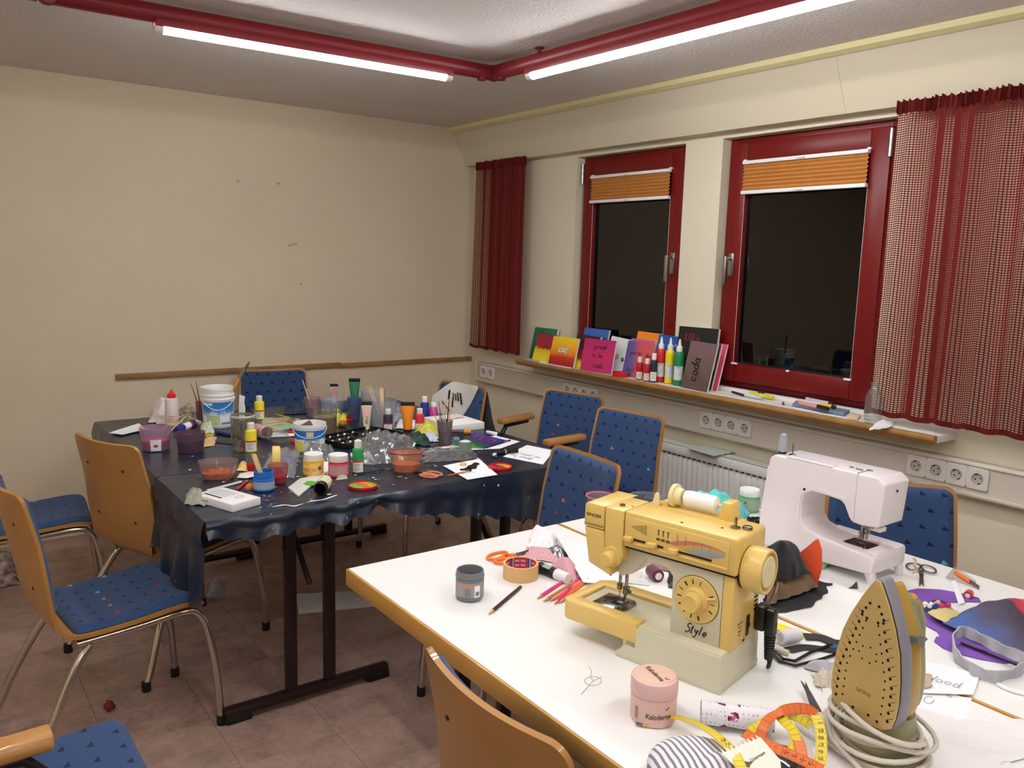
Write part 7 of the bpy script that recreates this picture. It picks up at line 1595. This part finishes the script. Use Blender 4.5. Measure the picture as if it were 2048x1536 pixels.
g.obj('yellow_grass', cmat((236, 206, 60)), t)
t, w, h = canvas('black canvas with red letters between the two windows', (1352, 757), (1424, 768), (1362, 652), (1441, 657), 0.035, pb_('black canvas', (.3, (22, 22, 24)), (.8, (28, 27, 28))), xb=3.15); hand('KODA', .0195, .0038, mat('dark red letters', (150, 40, 54), .5), t, P_(w, h, .38, .80, 1), gap=1.3, slant=0)
for k, (dx, lab, m_, ed) in enumerate([(19, 'pink edged canvas rearmost of the leaning trio', (214, 70, 100), (236, 214, 220)), (8, 'white edged canvas in the middle of the leaning trio', (60, 54, 58), (232, 228, 224))]):
    canvas(lab, (1362 + dx, 771 - k), (1413 + dx, 781 - k), (1385 + dx, 681), (1438 + dx, 691), .05, cmat(m_, .6), d=.011, edge=cmat(ed, .8))
t, w, h = canvas('brown grey canvas lettered coda sideways, front of the leaning trio', (1361, 774), (1413, 784), (1384, 681), (1438, 691), .05, pb_('brown canvas', (.2, (92, 72, 66)), (.5, (110, 88, 80)), (.85, (120, 92, 96)), sc=3, am=.8), d=.010); hand('coda', .0270, .0066, m_bk_ink, t, P_(w, h, .42, .42, 1) @ Rz(pi / 2))
one('wooden_stick', 'short wooden stick between the green bottle and the brown canvas', 'stick', G().tube([at(1375, 755, ZS), at(1375, 755, ZS) + Vector((.03, .01, .10))], .004, 8), m_wood)
# squeeze bottles
for (px, h_, hw, c, lab) in [((1319, 763), 90, 9, (206, 40, 44), 'big red squeeze bottle on the sill'), ((1337, 766), 91, 9, (240, 214, 30), 'big yellow squeeze bottle on the sill'), ((1355, 770), 92, 10, (24, 130, 86), 'big green squeeze bottle on the sill')]:
    bottle(lab, px, hw, h_, c, lab=(206, 210, 206), stripe=None, nozzle=True, z=ZS, group='big squeeze bottles on the sill', big=True, name='squeeze_bottle')
for (px, h_, c, lab) in [((1278, 759), 45, (190, 26, 50), 'small red bottle on the sill, left of the pair'), ((1293, 762), 45, (196, 30, 54), 'small red bottle on the sill, right of the pair'), ((1306, 764), 58, (40, 48, 62), 'small navy bottle between the red ones and the big red bottle'), ((1309, 752), 62, (214, 60, 40), 'small orange red bottle behind the navy one')]:
    bottle(lab, px, 7, h_, c, stripe=None, z=ZS, group='small paint bottles on the sill')
p = at(1241, 752, ZS); vessel('shallow_dish', 'red lid lying in front of the magenta canvas on the sill', (1241, 752), 17, 8, cmat((206, 26, 36)), cat='lid', base=.96, z=ZS)
sheetpaper('paper_sheet', 'white paper under the canvases, hanging over the sill edge', [(1078, 726), (1142, 738), (1150, 726), (1084, 716)], z=ZS)
# pens, case, bottle at the near end of the sill
def smark(label, a, b2, r, c1, c2, fr=.3, z=ZS): return marker(label, at(*a, z), at(*b2, z), r, c1, c2, fr)
smark('black pen left of the yellow highlighter on the sill', (1488, 793), (1464, 786), .0055, (24, 24, 26), (30, 30, 32), .5)
smark('grey marker in front of the yellow highlighter', (1490, 793), (1524, 800), .0085, (206, 210, 216), (190, 196, 206), .3)
smark('yellow highlighter on the sill', (1500, 790), (1546, 800), .0095, (226, 222, 60), (210, 206, 50), .3)
p = at(1522, 787, ZS + .016); one('tape_dispenser', 'black roll lying on the yellow highlighter', 'tape', G().shell([(.009, -.010), (.015, -.010), (.015, .010), (.009, .010), (.009, -.010)], 18, M=L(p + Vector((0, 0, .012)), 40) @ Ry(pi / 2)), m_blackp)
one('lipstick_pen', 'short brown pen lying across the sill', 'pen', G().lathe([(0, 0), (.004, .001), (.0045, .02), (.004, .05), (0, .052)], 10, M=lie(at(1566, 810, ZS), at(1567, 797, ZS), .0045)[0]), cmat((70, 44, 60)))
Q = [(1584, 812), (1688, 832), (1702, 823), (1594, 804)]; q = [at(x, y, ZS) for x, y in Q]
one('flat_case', 'flat blue grey case under the markers on the sill', 'case', G().prism([(v.x, v.y) for v in q][::-1], ZS + .0005, ZS + .012, 0, .002), mat('blue grey case', (112, 130, 160), .6))
smark('white and red marker with black cap on the blue grey case', (1598, 809), (1656, 822), .009, (222, 150, 150), (26, 24, 26), .35, ZS + .012); smark('yellow marker with black end on the blue grey case', (1640, 813), (1670, 819), .009, (226, 196, 60), (40, 36, 30), .2, ZS + .012); smark('silver marker at the back of the blue grey case', (1612, 801), (1666, 812), .008, (190, 190, 204), (50, 40, 50), .15, ZS + .012)
flat('wooden_board', 'small beige board beside the glass bottle on the sill', [(1694, 836), (1714, 841), (1722, 832), (1704, 828)], cmat((222, 196, 160), .7), .006, 'board', ZS)
p = at(1744, 846, ZS); k = mpp(p); r = 17 * k; H = 82 * k; t = thing('glass_bottle', 'empty clear glass bottle beside the long curtain', 'bottle', L(p)); m_cg = glassy('clear bottle glass', (247, 249, 248), .02, solid=.05, edge=.8, body=(220, 226, 224))
G().shell([(0, .004), (r * .8, 0), (r, .006), (r, H * .62), (r * .85, H * .74), (r * .5, H * .86), (r * .46, H * .92), (r * .55, H * .94), (r * .55, H), (r * .42, H), (r * .40, H * .9), (r * .9, H * .6), (r * .9, .012), (0, .010)], 26).obj('glass', m_cg, t)
cloth('paper_scrap', 'crumpled white paper poking over the sill beside the curtain', [(1738, 862), (1784, 856), (1790, 842), (1752, 846)], .012, m_paper, z=ZS, n=14, freq=26, seed=71, peak=.012, cat='paper')
# card on the radiator
q = [atx(1373, 894, 3.06), atx(1428, 909, 3.045), atx(1480, 902, 3.17), atx(1416, 886, 3.18)]
q = [Vector((v.x, v.y, .6475 - .004 * (i < 2))) for i, v in enumerate([at(1373, 894, .648), at(1428, 910, .648), at(1480, 902, .648), at(1416, 887, .648)])]
g = G(); g.grid(6, 6, lambda u, v: (q[0] * (1 - u) + q[1] * u) * (1 - v) + (q[3] * (1 - u) + q[2] * u) * v, th=.0015); one('card', 'grey green card lying on top of the radiator', 'card', g, mat('grey green board', (178, 186, 176), .8, noise=(20, .05)))
# ---------------------------------------------------------------- on the floor
q = [at(590, 1188, .001), at(598, 1228, .001), at(760, 1212, .001), at(742, 1180, .001)]
g = G(); g.grid(8, 8, lambda u, v: (q[0] * (1 - u) + q[1] * u) * (1 - v) + (q[3] * (1 - u) + q[2] * u) * v + Vector((0, 0, .0006)), th=.0006); one('paper_sheet', 'white paper lying on the floor under the black table', 'paper', g, m_paper)
one('paper_ball', 'crumpled dark red paper ball on the floor by the near chair', 'paper', G().ball((0, 0, .016), .018, 0, 12, 9, rough=.2, M=L(at(219, 1421, 0))), mat('dark red paper', (120, 30, 34), .8))
cloth('plastic_wrap', 'clear wrap lying on the floor beside the near chair seat', [(412, 1196), (450, 1200), (452, 1172), (420, 1168)], .02, m_bk, z=.001, n=14, freq=20, seed=73, peak=.04, cat='plastic wrap')
cloth('rag', 'striped rag heap on the floor at the left edge', [(-40, 1180), (40, 1170), (44, 1110), (-30, 1112)], .03, mat('striped rag', (110, 84, 80), .9, noise=(30, .6, (190, 170, 160))), z=.001, n=20, freq=14, seed=74, peak=.06, cat='rag')
